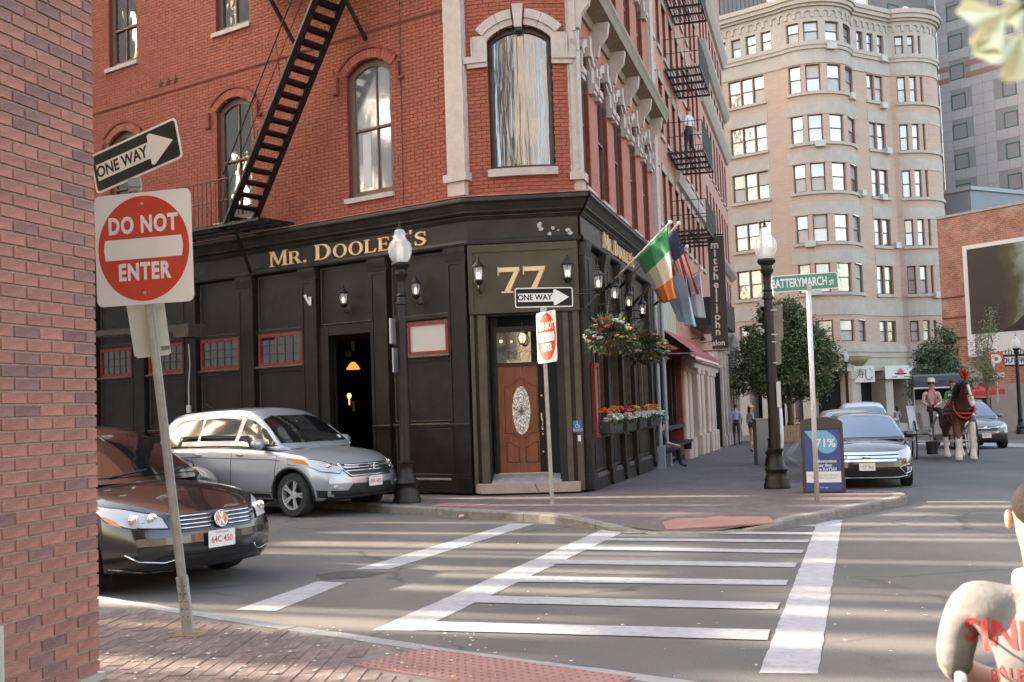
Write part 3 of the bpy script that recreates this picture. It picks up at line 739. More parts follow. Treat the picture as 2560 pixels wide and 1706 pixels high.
c_b=MB();sing=lay(FCU,0.0,2.02,5.62,10.6,blocked_arch([CW]),mb=c_b,single=True,limit=290,n1=.004)
tag(c_b.build('brickwork',M_['pubbrick'],cw),kind='stuff')
ub=MB();ub.add([(-.1,.012,-.031),(.1,.012,-.031),(.1,.012,.031),(-.1,.012,.031),(-.1,-.004,-.031),(.1,-.004,-.031),(.1,-.004,.031),(-.1,-.004,.031)],[(4,5,6,7),(0,1,5,4),(1,2,6,5),(2,3,7,6),(3,0,4,7)])
ubm=ub.mesh('brick',[M_['pubbrick']])
for a,t,jj in sing:
 p=FCU.p(a,0,t);q1,q2=FCU.p(a-.05,0,t),FCU.p(a+.05,0,t);x=(q2-q1).normalized();y=Vector((-x.y,x.x,0))
 inst(ubm,'brick',cw,Matrix(((x.x,y.x,0,p.x),(x.y,y.y,0,p.y),(0,0,1,p.z),(0,0,0,1)))@Matrix.Translation((0,jj,0)))
 # the curved plate window, its stone arch with keystone, and sill
def bowed(fr,mb,pts_fn,s0,s1,cnt,n0,n1,m=0):
 for k in range(cnt):
  a,b_=s0+(s1-s0)*k/cnt,s0+(s1-s0)*(k+1)/cnt;(t0,t1),(t2,t3)=pts_fn(a),pts_fn(b_)
  c=[fr.p(a,n0,t0),fr.p(a,n0,t1),fr.p(a,n1,t0),fr.p(a,n1,t1),fr.p(b_,n0,t2),fr.p(b_,n0,t3),fr.p(b_,n1,t2),fr.p(b_,n1,t3)]
  mb.hexa(c,m)
w=(1.67-.47)/2;hh_=.25;R_=(w*w+hh_*hh_)/(2*hh_);cz_=8.80-R_;cx_=1.07
topc=lambda a:cz_+math.sqrt(max(R_*R_-(a-cx_)**2,0))
mbw=MB();bowed(FCU,mbw,lambda a:(topc(a)-.10,topc(a)),.47,1.67,10,-.2,-.1)
for a,b_ in((.47,.56),(1.58,1.67)):bowed(FCU,mbw,lambda x:(6.1,topc(x)-.1),a,b_,1,-.2,-.1)
bowed(FCU,mbw,lambda a:(6.10,6.17),.47,1.67,8,-.2,-.08)
cwin=mbw.build('window',M_['darkwin'],pub)
gl=MB();n_=14
for k in range(n_):
 a,b_=.56+(1.02)*k/n_,.56+1.02*(k+1)/n_
 gl.add([FCU.p(a,-.15,6.17),FCU.p(b_,-.15,6.17),FCU.p(b_,-.15,topc(b_)-.09),FCU.p(a,-.15,topc(a)-.09)],[(0,1,2,3)])
gl.build('pane',M_['bigpane'],cwin,smooth=True)
s_=MB();bowed(FCU,s_,lambda a:(5.95,6.09),.42,1.72,8,-.2,.10);s_.build('sill',M_['stone'],cwin)
def stonearch(fr,cx,W_,spring,top,parent,w=.30,leg=.42,n1=.07,m=None,ear=.15,key=.17):
 m=m or M_['stone'];h=top-spring;R=(W_*W_+h*h)/(2*h);cz=top-R;a=math.degrees(math.asin(W_/R))
 ka=math.degrees(key/R)
 for lo,hi in((90-a,90-a*.52),(90-a*.51,90-ka*.6),(90+ka*.6,90+a*.51),(90+a*.52,90+a)):
  mb=MB();q=4;i_=arc(cx,cz,R,lo,hi,q);o_=arc(cx,cz,R+w,lo,hi,q);o2=arc(cx,cz,R+w+.0,lo,hi,q)
  i2=arc(cx,cz,R+w*.42,lo,hi,q)
  for k in range(q):
   mb.prism(fr,[i_[k],i_[k+1],i2[k+1],i2[k]],-.15,n1*.55);mb.prism(fr,[i2[k],i2[k+1],o_[k+1],o_[k]],-.02,n1)
  mb.build('arch_stone',m,parent)
 mb=MB();mb.prism(fr,[(cx-key/2*.8,top-.07),(cx+key/2*.8,top-.07),(cx+key/2*1.2,top+w+.07),(cx-key/2*1.2,top+w+.07)],-.1,n1+.05)
 mb.build('keystone',m,parent)
 for sg in(-1,1):
  mb=MB();e=cx+sg*W_;o=cx+sg*(W_+w*.92)
  mb.box(fr,min(e,o),max(e,o),-.15,n1*.7,spring-leg+.12,spring+w*.3)
  mb.box(fr,min(o,o+sg*.03),max(o,o+sg*.03),-.02,n1,spring-leg+.12,spring+w*.22)
  o=cx+sg*(W_+w+ear);mb.box(fr,min(e,o),max(e,o),-.12,n1+.03,spring-leg,spring-leg+.12)
  mb.box(fr,min(e,o-sg*.06),max(e,o-sg*.06),-.12,n1,spring-leg-.09,spring-leg)
  mb.build('arch_spring_stone',m,parent)
stonearch(FCU,1.07,.60,8.55,8.80,pub)
# white stone pilasters at the two corners
def pil(fr,s0,s1,t0,t1,parent,n1=.10,foot=True,m=None):
 m=m or M_['stone'];mb=MB();mb.box(fr,s0,s1,-.1,n1,t0,t1);mb.box(fr,s0-.02,s0+.03,-.1,n1*.6,t0,t1);o=mb.build('stone_pilaster',m,parent)
 if foot:
  mb=MB();mb.box(fr,s0-.06,s1+.06,-.1,n1+.06,t0-.15,t0);mb.build('pilaster_foot',m,o)
  mb=MB();mb.box(fr,s0+.01,s1-.01,-.1,n1+.02,t0-.42,t0-.15);mb.build('corbel',m,o)
pil(FL,-.04,.38,6.08,21,pub);pil(FCU,2.0,2.10,6.0,21,pub,n1=.04,foot=False);pil(FR,-.02,.30,6.0,21,pub,n1=.1)
for t_ in(9.3,):
 MB().box(FCU,.0,2.0,-.05,.05,10.0,10.25).build('corner_band',M_['stone2'],pub)
 # ---- street-side (right) upper wall
RW=[(.66,1.50),(2.36,3.48),(4.28,5.32),(6.42,7.38),(8.42,9.42)]
R_open=[]
for a,b_ in RW:
 R_open.append(archloop(a,b_,5.86,8.35,8.55));R_open.append(archloop(a,b_,10.35,12.55,12.8));R_open.append(archloop(a,b_,13.9,16.0,16.2));R_open.append(archloop(a,b_,17.2,19.0,19.2))
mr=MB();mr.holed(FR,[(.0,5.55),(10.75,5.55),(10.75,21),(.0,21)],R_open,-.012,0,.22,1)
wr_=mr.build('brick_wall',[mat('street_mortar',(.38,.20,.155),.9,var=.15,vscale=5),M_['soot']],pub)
rb=MB();lay(FR,.30,10.1,5.62,14.2,blocked_arch(R_open),mb=rb,n1=.004)
tag(rb.build('brickwork',M_['pubbrick2'],wr_),kind='stuff')
for k,(a,b_)in enumerate(RW):
 for lv,(t0_,sp,tp)in enumerate(((5.86,8.35,8.55),(10.35,12.55,12.8),(13.9,16.0,16.2),(17.2,19.0,19.2))):
  window(FR,pub,archloop(a,b_,t0_,sp,tp),fw=.09,mid=(t0_+sp)/2+.1,sill=(a-.08,b_+.08),sill_t=.14,sill_n=.10,fm=M_['brownwin'],gm=M_['refl']if(k+lv)%3==0 else M_['paneL'])
  if lv<2:stonearch(FR,(a+b_)/2,(b_-a)/2,sp,tp,pub,w=.26,leg=.38,n1=.12,ear=.1,key=.16)
pil(FR,10.15,10.70,5.7,21,pub,n1=.14,foot=False)
# bracketed stone cornice between second and third floors
cp=[(-.02,9.25),(.06,9.25),(.10,9.40),(.42,9.48),(.46,9.62),(.50,9.70),(.50,9.78),(.40,9.86),(-.02,9.92)]
MB().prof(FR,-.06,10.75,cp).build('street_cornice',mat('stained_cornice',(.25,.22,.17),.8,var=.25,vscale=5,dirt=(.09,.07,.045),dscale=2.5,damt=.7),pub)
for c in(.05,1.93,3.88,5.87,7.9,9.9):
 mb=MB();mb.prism(FR,[(c-.10,8.66),(c+.10,8.66),(c+.10,9.25),(c-.10,9.25)],0,.10)
 pts=[(.10,8.72),(.16,8.72),(.20,8.95),(.36,9.15),(.40,9.42),(.06,9.42)]
 mb.prof(FR,c-.08,c+.08,pts);mb.build('bracket',M_['stone'],pub)
 mb=MB();mb.prism(FR,[(c-.12,8.50),(c+.12,8.50),(c+.05,8.30),(c-.05,8.30)],0,.12);mb.build('bracket_drop',M_['stone'],pub)
 # white trim edges beside the upper windows (reflecting stone jamb strips)
 # roof slab so that the sky does not show through
rf=MB();rf.add([FL.p(14.5,0,20.9),FL.p(0,0,20.9),FR.p(0,0,20.9),FR.p(10.7,0,20.9),FR.p(10.7,-9,20.9)],[(0,1,2,3,4)])
rf.build('roof',mat('roof_felt',(.06,.06,.06),.9),pub)
# ---- timber shopfront
TB,T2,TL=M_['timber'],M_['timber2'],M_['trimline']
corn=[(-.05,5.18),(.08,5.18),(.10,5.215),(.12,5.235),(.12,5.25),(.19,5.30),(.20,5.34),(.21,5.345),(.26,5.44),(.30,5.48),(.315,5.49),(.315,5.53),(.28,5.58),(-.05,5.62)]
aLC=math.tan(math.acos(max(-1,min(1,FL.n.dot(FC.n))))/2);aCR=math.tan(math.acos(max(-1,min(1,FC.n.dot(FR.n))))/2)
def run(pr,name,m,parent=pub):
 MB().prof(FL,0,14.5,pr,miter0=-aLC).build(name,m,parent)
 MB().prof(FC,0,1.995,pr,miter0=-aLC,miter1=aCR).build(name,m,parent)
 MB().prof(FR,0,8.7,pr,miter0=-aCR).build(name,m,parent)
run(corn,'cornice',T2)
run([(-.05,4.82),(.055,4.82),(.055,5.18),(-.05,5.18)],'fascia',TB)
run([(-.05,4.70),(.07,4.70),(.11,4.72),(.12,4.76),(.10,4.79),(.075,4.82),(-.05,4.82)],'fascia_moulding',T2)
run([(.3,5.583),(.30,5.60),(-.05,5.645),(-.05,5.62),(.28,5.583)],'lead_flashing',mat('faded_red_flashing',(.36,.13,.09),.8,var=.4,vscale=4,dirt=(.5,.45,.4),dscale=6,damt=.5))
# peeling paint patches on the corner fascia
for a,t,r in((1.33,5.03,.07),(1.36,4.96,.05),(1.52,4.86,.05),(1.58,4.97,.05),(1.68,4.92,.025),(1.86,4.92,.055),(1.9,4.86,.06)):
 pts=[(a+r*RND.uniform(.5,1.1)*math.cos(k*.7),t+.8*r*RND.uniform(.5,1.1)*math.sin(k*.7))for k in range(9)]
 MB().prism(FC,pts,.055,.058).build('peeled_patch',mat('bare_primer',(.42,.40,.38),.8,var=.2,vscale=20),pub)
def panel(fr,s0,s1,t0,t1,parent,n=-.03,fld=None,bead=True,m=None,bd=.05):
 """recessed board with a raised field and a worn bead round it"""
 mb=MB();mb.box(fr,s0,s1,n-.02,n,t0,t1);o=mb.build('panel_board',m or TB,parent)
 if bead:
  mb=MB();e=.014;q=bd
  for a,b_,c,d in((s0,s0+e,t0,t1),(s1-e,s1,t0,t1),(s0+e,s1-e,t0,t0+e),(s0+e,s1-e,t1-e,t1)):mb.box(fr,a,b_,n-.004,n+.016,c,d)
  mb.build('bead',TL,o)
 return o
def pilaster(fr,s0,s1,parent,t0=.13,t1=4.70,n1=.09,rail=1.38):
 mb=MB();mb.box(fr,s0,s1,-.06,n1-.015,t0,t1)
 w_=.05
 for a,b_ in((s0,s0+w_),(s1-w_,s1)):mb.box(fr,a,b_,n1-.015,n1,t0+.3,t1-.25)
 for c,d in((t0+.28,t0+.34),(rail-.1,rail+.03),(t1-.31,t1-.25)):mb.box(fr,s0+w_,s1-w_,n1-.015,n1,c,d)
 mb.box(fr,s0-.015,s1+.015,-.06,n1+.02,t0,t0+.28);o=mb.build('pilaster',TB,parent)
 mb=MB();mb.prof(fr,s0-.03,s1+.03,[(0,t1-.25),(n1+.01,t1-.25),(n1+.02,t1-.2),(n1+.05,t1-.08),(n1+.06,t1-.001),(0,t1-.001)]);mb.build('capital',T2,o)
 mb=MB();mb.prof(fr,s0-.02,s1+.02,[(0,rail-.03),(n1+.03,rail-.03),(n1+.035,rail+.02),(n1,rail+.045),(0,rail+.045)]);mb.build('dado_rail',TB,o)
 return o
def redwindow(fr,s0,s1,t0,t1,parent,nx=5,ny=3,gm=None,n=.012):
 mb=MB();lp=[(s0,t0),(s1,t0),(s1,t1),(s0,t1)];inn=ring(fr,mb,lp,.07,n-.04,n)
 o=mb.build('window',M_['redtrim'],parent)
 MB().box(fr,s0+.07,s1-.07,n-.05,n-.035,t0+.07,t1-.07).build('pane',gm or M_['paneL'],o)
 if nx:
  mb=MB()
  for i in range(1,nx):a=s0+.07+(s1-s0-.14)*i/nx;mb.box(fr,a-.006,a+.006,n-.035,n-.02,t0+.07,t1-.07)
  for i in range(1,ny):c=t0+.07+(t1-t0-.14)*i/ny;mb.box(fr,s0+.07,s1-.07,n-.035,n-.022,c-.006,c+.006)
  mb.build('glazing_bar',mat('lead_came',(.05,.045,.04),.5),o)
 MB().prof(fr,s0-.05,s1+.05,[(n-.03,t0-.05),(.07,t0-.05),(.08,t0-.03),(.03,t0-.002),(n-.03,t0-.002)]).build('sill',TL,o)
 return o
shop=pub
for a,b_ in((.04,.48),(2.0,2.42),(3.93,4.36),(5.84,6.30),(7.75,8.2),(9.62,10.1),(11.5,12.0),(13.4,13.9)):pilaster(FL,a,b_,pub)
bays=[(.48,2.0,0),(4.36,5.84,1),(6.30,7.75,1),(8.2,9.62,1),(10.1,11.5,1),(12.0,13.4,1)]
for a,b_,k in bays:
 MB().box(FL,a,b_,-.12,-.05,.13,4.70).build('shopfront_backing',TB,pub)
 e=.07;a2,b2=a+e,(b_-e if k else 1.6)
 panel(FL,a2,b_-e,3.50,4.66,pub);panel(FL,a2,b_-e,1.47,2.62,pub,m=TB);panel(FL,a2,b_-e,.46,1.33,pub)
 if k:redwindow(FL,a2,b_-e,2.735,3.42,pub)
 else:
  redwindow(FL,a2,1.58,2.735,3.38,pub,nx=0,gm=mirrorpane('frosted_pane',(.55,.50,.47),.3,.3,.1))
 for c0,c1,nn in((1.35,1.41,.02),(.40,.46,.015),(3.42,3.5,.01),(2.62,2.69,.02)):MB().box(FL,a,b_,-.05,nn,c0,c1).build('rail',TB,pub)
 MB().prof(FL,a,b_,[(-.05,.13),(.05,.13),(.05,.36),(.02,.40),(-.05,.40)]).build('plinth',TB,pub)
 MB().prof(FL,a,b_,[(0,1.405),(.03,1.405),(.03,1.418),(0,1.43)]).build('ledge',TL,pub)
 # side doorway with a dark hall behind and lamps inside
MB().box(FL,2.42,2.50,-.10,.03,.13,3.42).box(FL,3.66,3.93,-.10,.03,.13,3.42).box(FL,2.42,3.93,-.10,.02,3.27,3.46).build('door_case',TB,pub)
panel(FL,2.5,3.88,3.50,4.66,pub);MB().box(FL,2.42,3.93,-.12,-.05,3.46,4.70).build('shopfront_backing',TB,pub)
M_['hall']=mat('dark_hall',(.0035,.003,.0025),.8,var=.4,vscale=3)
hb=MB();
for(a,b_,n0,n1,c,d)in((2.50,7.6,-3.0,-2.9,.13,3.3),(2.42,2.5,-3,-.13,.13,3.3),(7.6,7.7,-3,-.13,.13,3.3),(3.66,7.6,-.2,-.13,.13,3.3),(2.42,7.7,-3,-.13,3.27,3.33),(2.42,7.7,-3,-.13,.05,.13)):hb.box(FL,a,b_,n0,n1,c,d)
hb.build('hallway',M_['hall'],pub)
for(x0,x1,y0,y1,cc)in((878,886,853,878,(.35,.30,.24)),(862,877,879,892,(.2,.15,.1)),(880,886,1004,1028,(.2,.18,.14))):
 a,d=FL.st(x0,y0,-1.0);b_,c=FL.st(x1,y1,-1.0)
 MB().box(FL,b_,a,-1.02,-1.0,c,d).build('notice',mat('hall_notice_%d'%x0,cc,.6),pub)
M_['bulbwarm']=mat('warm_bulb',(.9,.5,.2),.4,emit=(1.0,.42,.12),estr=.5)
M_['bulbwhite']=mat('white_bulb',(.9,.9,.9),.4,emit=(1.0,.95,.85),estr=.28)
sh=MB();c=FL.p(FL.st(883,924,-1.2)[0],-1.2,FL.st(883,924,-1.2)[1]);sh.lathe([(.02,.16),(.05,.15),(.12,.06),(.15,0),(.145,0),(.11,.05)],c,18)
lamp1=solo(sh,'hall_lamp',mat('amber_shade',(.5,.2,.05),.4,emit=(1,.30,.06),estr=.22),'small amber glass shade hanging inside the dark side doorway','lamp',c,smooth=40)
sh=MB();c=FL.p(FL.st(873,990,-1.6)[0],-1.6,FL.st(873,990,-1.6)[1]);sh.ell(c,(.05,.05,.06),12);sh.tube([c+Vector((0,0,-.2)),c],.012)
solo(sh,'wall_light',M_['bulbwarm'],'glowing orange wall light low inside the side doorway','lamp',c,smooth=True)
# recessed corner entrance
MB().box(FC,-.02,.05,-.05,.06,.13,3.45).box(FC,.12,.27,-.10,.05,.13,3.45).box(FC,1.70,1.80,-.05,.05,.13,3.45).box(FC,1.88,2.0,-.05,.06,.13,3.45).build('entrance_post',mat('entrance_post_paint',(.06,.047,.032),.45,var=.3,vscale=5),pub)
MB().box(FC,.05,.12,-.12,-.02,.13,3.45).box(FC,1.80,1.88,-.12,-.02,.13,3.45).box(FC,1.56,1.70,-.45,.03,.13,3.45).build('entrance_reveal',TB,pub)
MB().box(FC,.27,.30,-.55,-.02,.3,3.45).box(FC,.27,1.6,-.62,-.56,.3,3.45).box(FC,.27,1.6,-.56,-.05,3.38,3.46).box(FC,1.32,1.56,-.56,-.43,.3,3.4).build('entrance_lining',TB,pub)
MB().box(FC,-.02,2.0,-.10,.0,3.44,4.72).build('shopfront_backing',TB,pub)
# granite step
stp=MB();stp.poly3([tuple(FC.p(a,n,.13))for a,n in((.02,-.1),(.0,.05),(.12,.30),(1.90,.30),(1.93,.02),(1.9,-.1))],(0,0,.165));stp.prof(FC,.3,1.58,[(-.5,.13),(.20,.13),(.20,.297),(-.40,.437),(-.5,.437)]);sp_=stp.build('door_step',mat('worn_pink_granite',(.36,.27,.225),.75,var=.15,vscale=5,bump=.3,bscale=40,dirt=(.22,.12,.08),dscale=3,damt=.5),pub)
tl=MB()
for i in range(16):
 for j in range(7):
  a,n=.31+i*.078,-.41+j*.086;z_=lambda q:.300+(.20-q)*.2333;tl.add([FC.p(a,n,z_(n)),FC.p(a+.073,n,z_(n)),FC.p(a+.073,n+.08,z_(n+.08)),FC.p(a,n+.08,z_(n+.08))],[(0,1,2,3)])
tag(tl.build('step_tile',mat('worn_tile',(.33,.30,.30),.6,var=.25,vscale=7),sp_),kind='stuff')
MB().bar(FC.p(1.10,.302,.29),FC.p(1.17,.302,.14),.012,.01).build('crack',M_['iron'],sp_)
MB().box(FC,.38,1.32,-.5,-.385,.43,.452).build('door_threshold',mat('brass_threshold',(.5,.42,.3),.4,metal=.5),pub)
# the door
wood=mat('varnished_door',(.20,.05,.02),.38,var=.3,vscale=4,stretch=(6,6,.7),bump=.08,bscale=12,rvar=.08)
woodd=mat('door_dark_groove',(.05,.017,.010),.5)  # dark brown for the strips edging the door panels
door=MB().box(FC,.42,1.29,-.47,-.42,.44,2.45).build('door',wood,pub)
N0=-.42
def dline(loop,w_,n1,m,name,closed=True):
 mb=MB();ring(FC,mb,loop,w_,N0-.005,N0+n1,closed=closed);return mb.build(name,m,door)
ov=[(.845+.215*math.cos(k*math.pi/16),1.62+.485*math.sin(k*math.pi/16))for k in range(32)]
dline(ov,.03,.022,wood,'oval_moulding')
ov2=[(.845+.17*math.cos(k*math.pi/16),1.62+.455*math.sin(k*math.pi/16))for k in range(32)]
MB().add([FC.p(a,N0+.004,t)for a,t in ov2],[list(range(32))]).build('oval_pane',mirrorpane('leaded_pane',(.50,.50,.47),.22,.35,.3,(1,1,1),14),door)
lead=MB()
def petal(cx,cz,ang_,L_,w_):
 pts=[]
 for k in range(13):
  q=k/12*2*math.pi;x=(math.cos(q)+1)/2*L_;y=math.sin(q)*w_/2;a_=math.radians(ang_)
  pts.append(FC.p(cx+x*math.cos(a_)-y*math.sin(a_),N0+.008,cz+x*math.sin(a_)+y*math.cos(a_)))
 lead.tube(pts,.0035,4)
for a_ in(30,150,210,330,60,120,240,300):petal(.845,1.60,a_,.15 if a_ in(30,150,210,330)else.12,.06)
petal(.845,1.52,90,.16,.05);petal(.845,1.72,90,.28,.16);petal(.845,1.76,90,.18,.10);petal(.845,1.46,270,.26,.13);petal(.845,1.38,270,.15,.07)
for sg in(-1,1):
 petal(.845+sg*.10,1.70,90-sg*20,.14,.05);petal(.845+sg*.10,1.5,270+sg*20,.14,.05)
 lead.tube([FC.p(.845+sg*.03,N0+.008,1.62),FC.p(.845+sg*.165,N0+.008,1.66)],.003,4)
lead.build('lead_pattern',mat('lead_line',(.06,.055,.05),.5),door)
scal=[(.53,1.19),(.66,1.19),(.70,1.16),(.76,1.10),(.845,1.075),(.93,1.10),(.99,1.16),(1.03,1.19),(1.16,1.19),(1.16,2.08),(1.05,2.09),(.99,2.15),(.93,2.20),(.845,2.225),(.76,2.20),(.70,2.15),(.64,2.09),(.53,2.08)]
dline(scal,.014,.014,woodd,'panel_groove');dline([(a+(.845-a)*.04,t+(1.65-t)*.025)for a,t in scal],.016,.018,wood,'panel_moulding')
for q in([(.54,.64),(.79,.64),(.79,.93),(.72,.95),(.63,1.02),(.54,1.04)],[(.90,.64),(1.15,.64),(1.15,1.04),(1.06,1.02),(.97,.95),(.90,.93)]):
 dline(q,.016,.014,woodd,'panel_groove');cx=sum(p[0]for p in q)/6;cz=sum(p[1]for p in q)/6
 mb=MB();mb.prism(FC,[(a+(cx-a)*.2,t+(cz-t)*.14)for a,t in q],N0,N0+.012);mb.build('raised_panel',wood,door)
hw=MB();brass=mat('aged_brass',(.55,.42,.26),.3,metal=.9)
for t_ in(1.88,1.16,.83):hw.ell(FC.p(1.235,N0+.02,t_),(.022,.012,.022),10,rings=5)
hw.box(FC,1.21,1.26,N0,N0+.012,1.42,1.56);hw.tube([FC.p(1.235,N0+.02,1.47),FC.p(1.24,N0+.07,1.44),FC.p(1.24,N0+.07,1.33),FC.p(1.235,N0+.02,1.28)],.011,6);hw.box(FC,1.215,1.255,N0,N0+.015,1.24,1.31)
hw.build('door_handle',brass,door,smooth=35)
MB().box(FC,.36,.42,-.50,-.39,.3,3.2).box(FC,1.29,1.34,-.50,-.39,.3,3.2).box(FC,.36,1.34,-.50,-.39,2.45,2.52).box(FC,.36,1.34,-.5,-.38,3.1,3.2).build('door_frame',TB,pub)
MB().box(FC,.42,1.29,-.46,-.44,2.52,3.1).build('transom_pane',glass('transom_glass',(.02,.02,.014),.03),pub)
tw=MB()
rr=random.Random(4)
for k in range(26): # twig decoration seen through the transom
 a=rr.uniform(.5,1.2);tw.tube([FC.p(a,-.436,2.54),FC.p(a+rr.uniform(-.1,.1),-.433,2.54+rr.uniform(.08,.2)),FC.p(a+rr.uniform(-.2,.2),-.431,2.54+rr.uniform(.15,.36))],.003,4)
tw.build('twig_display',mat('pale_twig',(.22,.19,.11),.8,var=.4,vscale=20),pub)
for a,t,r in((.50,2.93,.03),(.70,2.92,.018)):
 mb=MB();mb.ell(FC.p(a,-.425,t),(r,r,r),10);mb.build('glowing_bulb',M_['bulbwarm'],pub,smooth=True)
 # porch lantern
def ribbed(c,parent=None):
 mb=MB();mb.lathe([(.01,.17),(.06,.16),(.075,.13),(.05,.115)],c,14);mb.lathe([(.02,-.13),(.045,-.115),(.05,-.10)],c,14);mb.tube([c+Vector((0,0,.17)),c+Vector((0,0,.30))],.006)
 for k in range(8):
  a=k*math.pi/4;mb.tube([c+Vector((math.cos(a)*r,math.sin(a)*r,z))for r,z in((.05,.115),(.088,.04),(.085,-.04),(.045,-.105))],.006,4)
 return mb
pc=FC.p(.93,-.12,2.96);pl=thing('porch_lantern','ribbed round lantern glowing above the wooden corner door','lantern',pc)
ribbed(pc).build('cage',M_['iron'],pl,smooth=40);m_=MB();m_.ell(pc,(.07,.07,.10),14);m_.build('globe',mat('frosted_globe',(.8,.7,.55),.5,emit=(1,.72,.45),estr=.22),pl,smooth=True)
# ---- number board
brd=MB();brd.box(FC,-.02,2.02,.02,.10,3.42,4.66);bo=brd.build('number_board',M_['olive'],pub)
mb=MB()
for a,b_,c,d in((-.02,.07,3.42,4.70),(1.93,2.02,3.42,4.70),(.07,1.93,3.42,3.50),(.07,1.93,4.56,4.70)):mb.box(FC,a,b_,.10,.125,c,d)
mb.build('board_frame',M_['olive'],bo);mb=MB()
for a in(.02,.35,.7,1.3,1.98):mb.ell(FC.p(a,.127,4.64),(.012,.006,.012),8,rings=4)
mb.build('board_screw',M_['iron'],bo)
# ---- lettering with serifs, drawn glyph by glyph
def ringpoly(cx,cy,rx,ry,ix,iy,a0=0,a1=360,n=20,icx=None):
 out=[]
 for k in range(n):
  q0,q1=math.radians(a0+(a1-a0)*k/n),math.radians(a0+(a1-a0)*(k+1)/n);jx=cx if icx is None else icx
  out.append([(cx+rx*math.cos(q0),cy+ry*math.sin(q0)),(cx+rx*math.cos(q1),cy+ry*math.sin(q1)),(jx+ix*math.cos(q1),cy+iy*math.sin(q1)),(jx+ix*math.cos(q0),cy+iy*math.sin(q0))])
 return out
def rc(x0,y0,x1,y1):return[(x0,y0),(x1,y0),(x1,y1),(x0,y1)]
def GL(ch):
 if ch=='M':return 1.12,[rc(.08,0,.18,1),rc(.86,0,1.04,1),[(.08,1),(.30,1),(.62,.1),(.50,.1)],[(.98,1),(.86,1),(.50,.1),(.60,.1)],rc(0,0,.28,.06),rc(.76,0,1.12,.06),rc(0,.94,.2,1),rc(.9,.94,1.12,1)]
 if ch=='R':return.95,[rc(.08,0,.27,1),rc(0,0,.38,.06),rc(0,.94,.3,1),[(.42,.48),(.62,.48),(.93,0),(.70,0)],rc(.64,0,.98,.06),rc(.25,.93,.46,1),rc(.25,.44,.46,.52)]+ringpoly(.44,.72,.34,.28,.17,.2,-90,90,12,.44)
 if ch=='D':return 1.0,[rc(.08,0,.27,1),rc(0,0,.4,.07),rc(0,.93,.4,1)]+ringpoly(.38,.5,.56,.5,.36,.43,-90,90,16)
 if ch=='O':return 1.0,ringpoly(.5,.5,.48,.52,.29,.45)
 if ch=='L':return.82,[rc(.08,0,.27,1),rc(0,.94,.37,1),rc(0,0,.72,.07),[(.62,.07),(.72,0),(.78,.28),(.72,.28)]]
 if ch=='E':return.85,[rc(.08,0,.27,1),rc(0,0,.74,.07),rc(0,.93,.70,1),rc(.27,.47,.55,.54),rc(.53,.38,.58,.63),[(.62,.93),(.70,.93),(.74,.73),(.70,.73)],[(.62,.07),(.72,.07),(.80,.28),(.75,.28)]]
 if ch=='Y':return.95,[[(.02,1),(.24,1),(.56,.45),(.40,.40)],[(.92,1),(.80,1),(.48,.45),(.56,.40)],rc(.39,0,.57,.47),rc(.29,0,.68,.06),rc(0,.94,.34,1),rc(.70,.94,.98,1)]
 if ch=='S':
  P_=[(.68,.78),(.62,.90),(.42,.965),(.22,.90),(.13,.75),(.20,.61),(.40,.52),(.58,.42),(.66,.27),(.56,.10),(.36,.035),(.16,.10),(.08,.24)];w_=[.05,.07,.09,.13,.17,.18,.19,.19,.17,.13,.09,.07,.05];out=[]
  L_,R_=[],[]
  for i,p in enumerate(P_):
   a=Vector(P_[max(i-1,0)]);b=Vector(P_[min(i+1,12)]);d=(b-a).normalized();n=Vector((-d.y,d.x))*w_[i]/2;L_.append(Vector(p)+n);R_.append(Vector(p)-n)
  for i in range(12):out.append([tuple(L_[i]),tuple(L_[i+1]),tuple(R_[i+1]),tuple(R_[i])])
  return.78,out+[rc(.64,.68,.70,.97),rc(.05,.03,.11,.33)]
 if ch=='.':return.35,[rc(.08,0,.26,.17)]
 if ch=="'":return.3,[[(.08,1),(.26,1),(.20,.72),(.12,.70)]]
 if ch=='7':return 1.0,[rc(0,.83,.92,1),rc(0,.70,.05,1.03),[(.70,.84),(.92,.90),(.50,.05),(.26,.05)],rc(.14,0,.64,.06)]
 if ch==' ':return.5,[]
def glyphs(word,fr,sL,sR,t0,hs,n,parent,name='letter',ext=.022,sgn=None):
 """word laid between sL (reader's left) and sR; hs = height of each glyph"""
 ws=[GL(c)[0]*h*.92+.06*max(hs)for c,h in zip(word,hs)];k=abs(sR-sL)/sum(ws);d=1 if sR>sL else-1;x=0
 for c,h,w_ in zip(word,hs,ws):
  pol=GL(c)[1]
  if pol:
   mb,sh_=MB(),MB();z0=t0 if c!="'" else t0+max(hs)-h
   for q in pol:
    P_=[(sL+d*(x+a*h*.92)*k,z0+b_*h)for a,b_ in q];mb.prism(fr,P_,n,n+ext)
    P2=[(a+d*.018,b_-.012)for a,b_ in P_];sh_.prism(fr,P2,n,n+ext*.45)
   o=mb.build(name,M_['gold'],parent);sh_.build('letter_shade',M_['goldred'],o)
  x+=w_
glyphs("MR. DOOLEY'S",FL,5.30,.92,4.84,[.325,.265,.265,.2,.325]+[.265]*7,.056,pub)
glyphs("MR. DOOLEY'S",FR,2.05,5.85,4.84,[.325,.265,.265,.2,.325]+[.265]*7,.06,pub,ext=.05)
glyphs("77",FC,.53,1.47,3.79,[.47,.47],.10,bo,name='numeral')
text('Powers · Ales',.22,FR.mat(1.1,.058,4.98,False),mat('faded_script',(.14,.11,.09),.6),'lettering',pub,ext=.001,shear=.25)
text('Public House',.20,FR.mat(7.2,.058,4.98,False),mat('faded_script',(.14,.11,.09),.6),'lettering',pub,ext=.001,shear=.25)
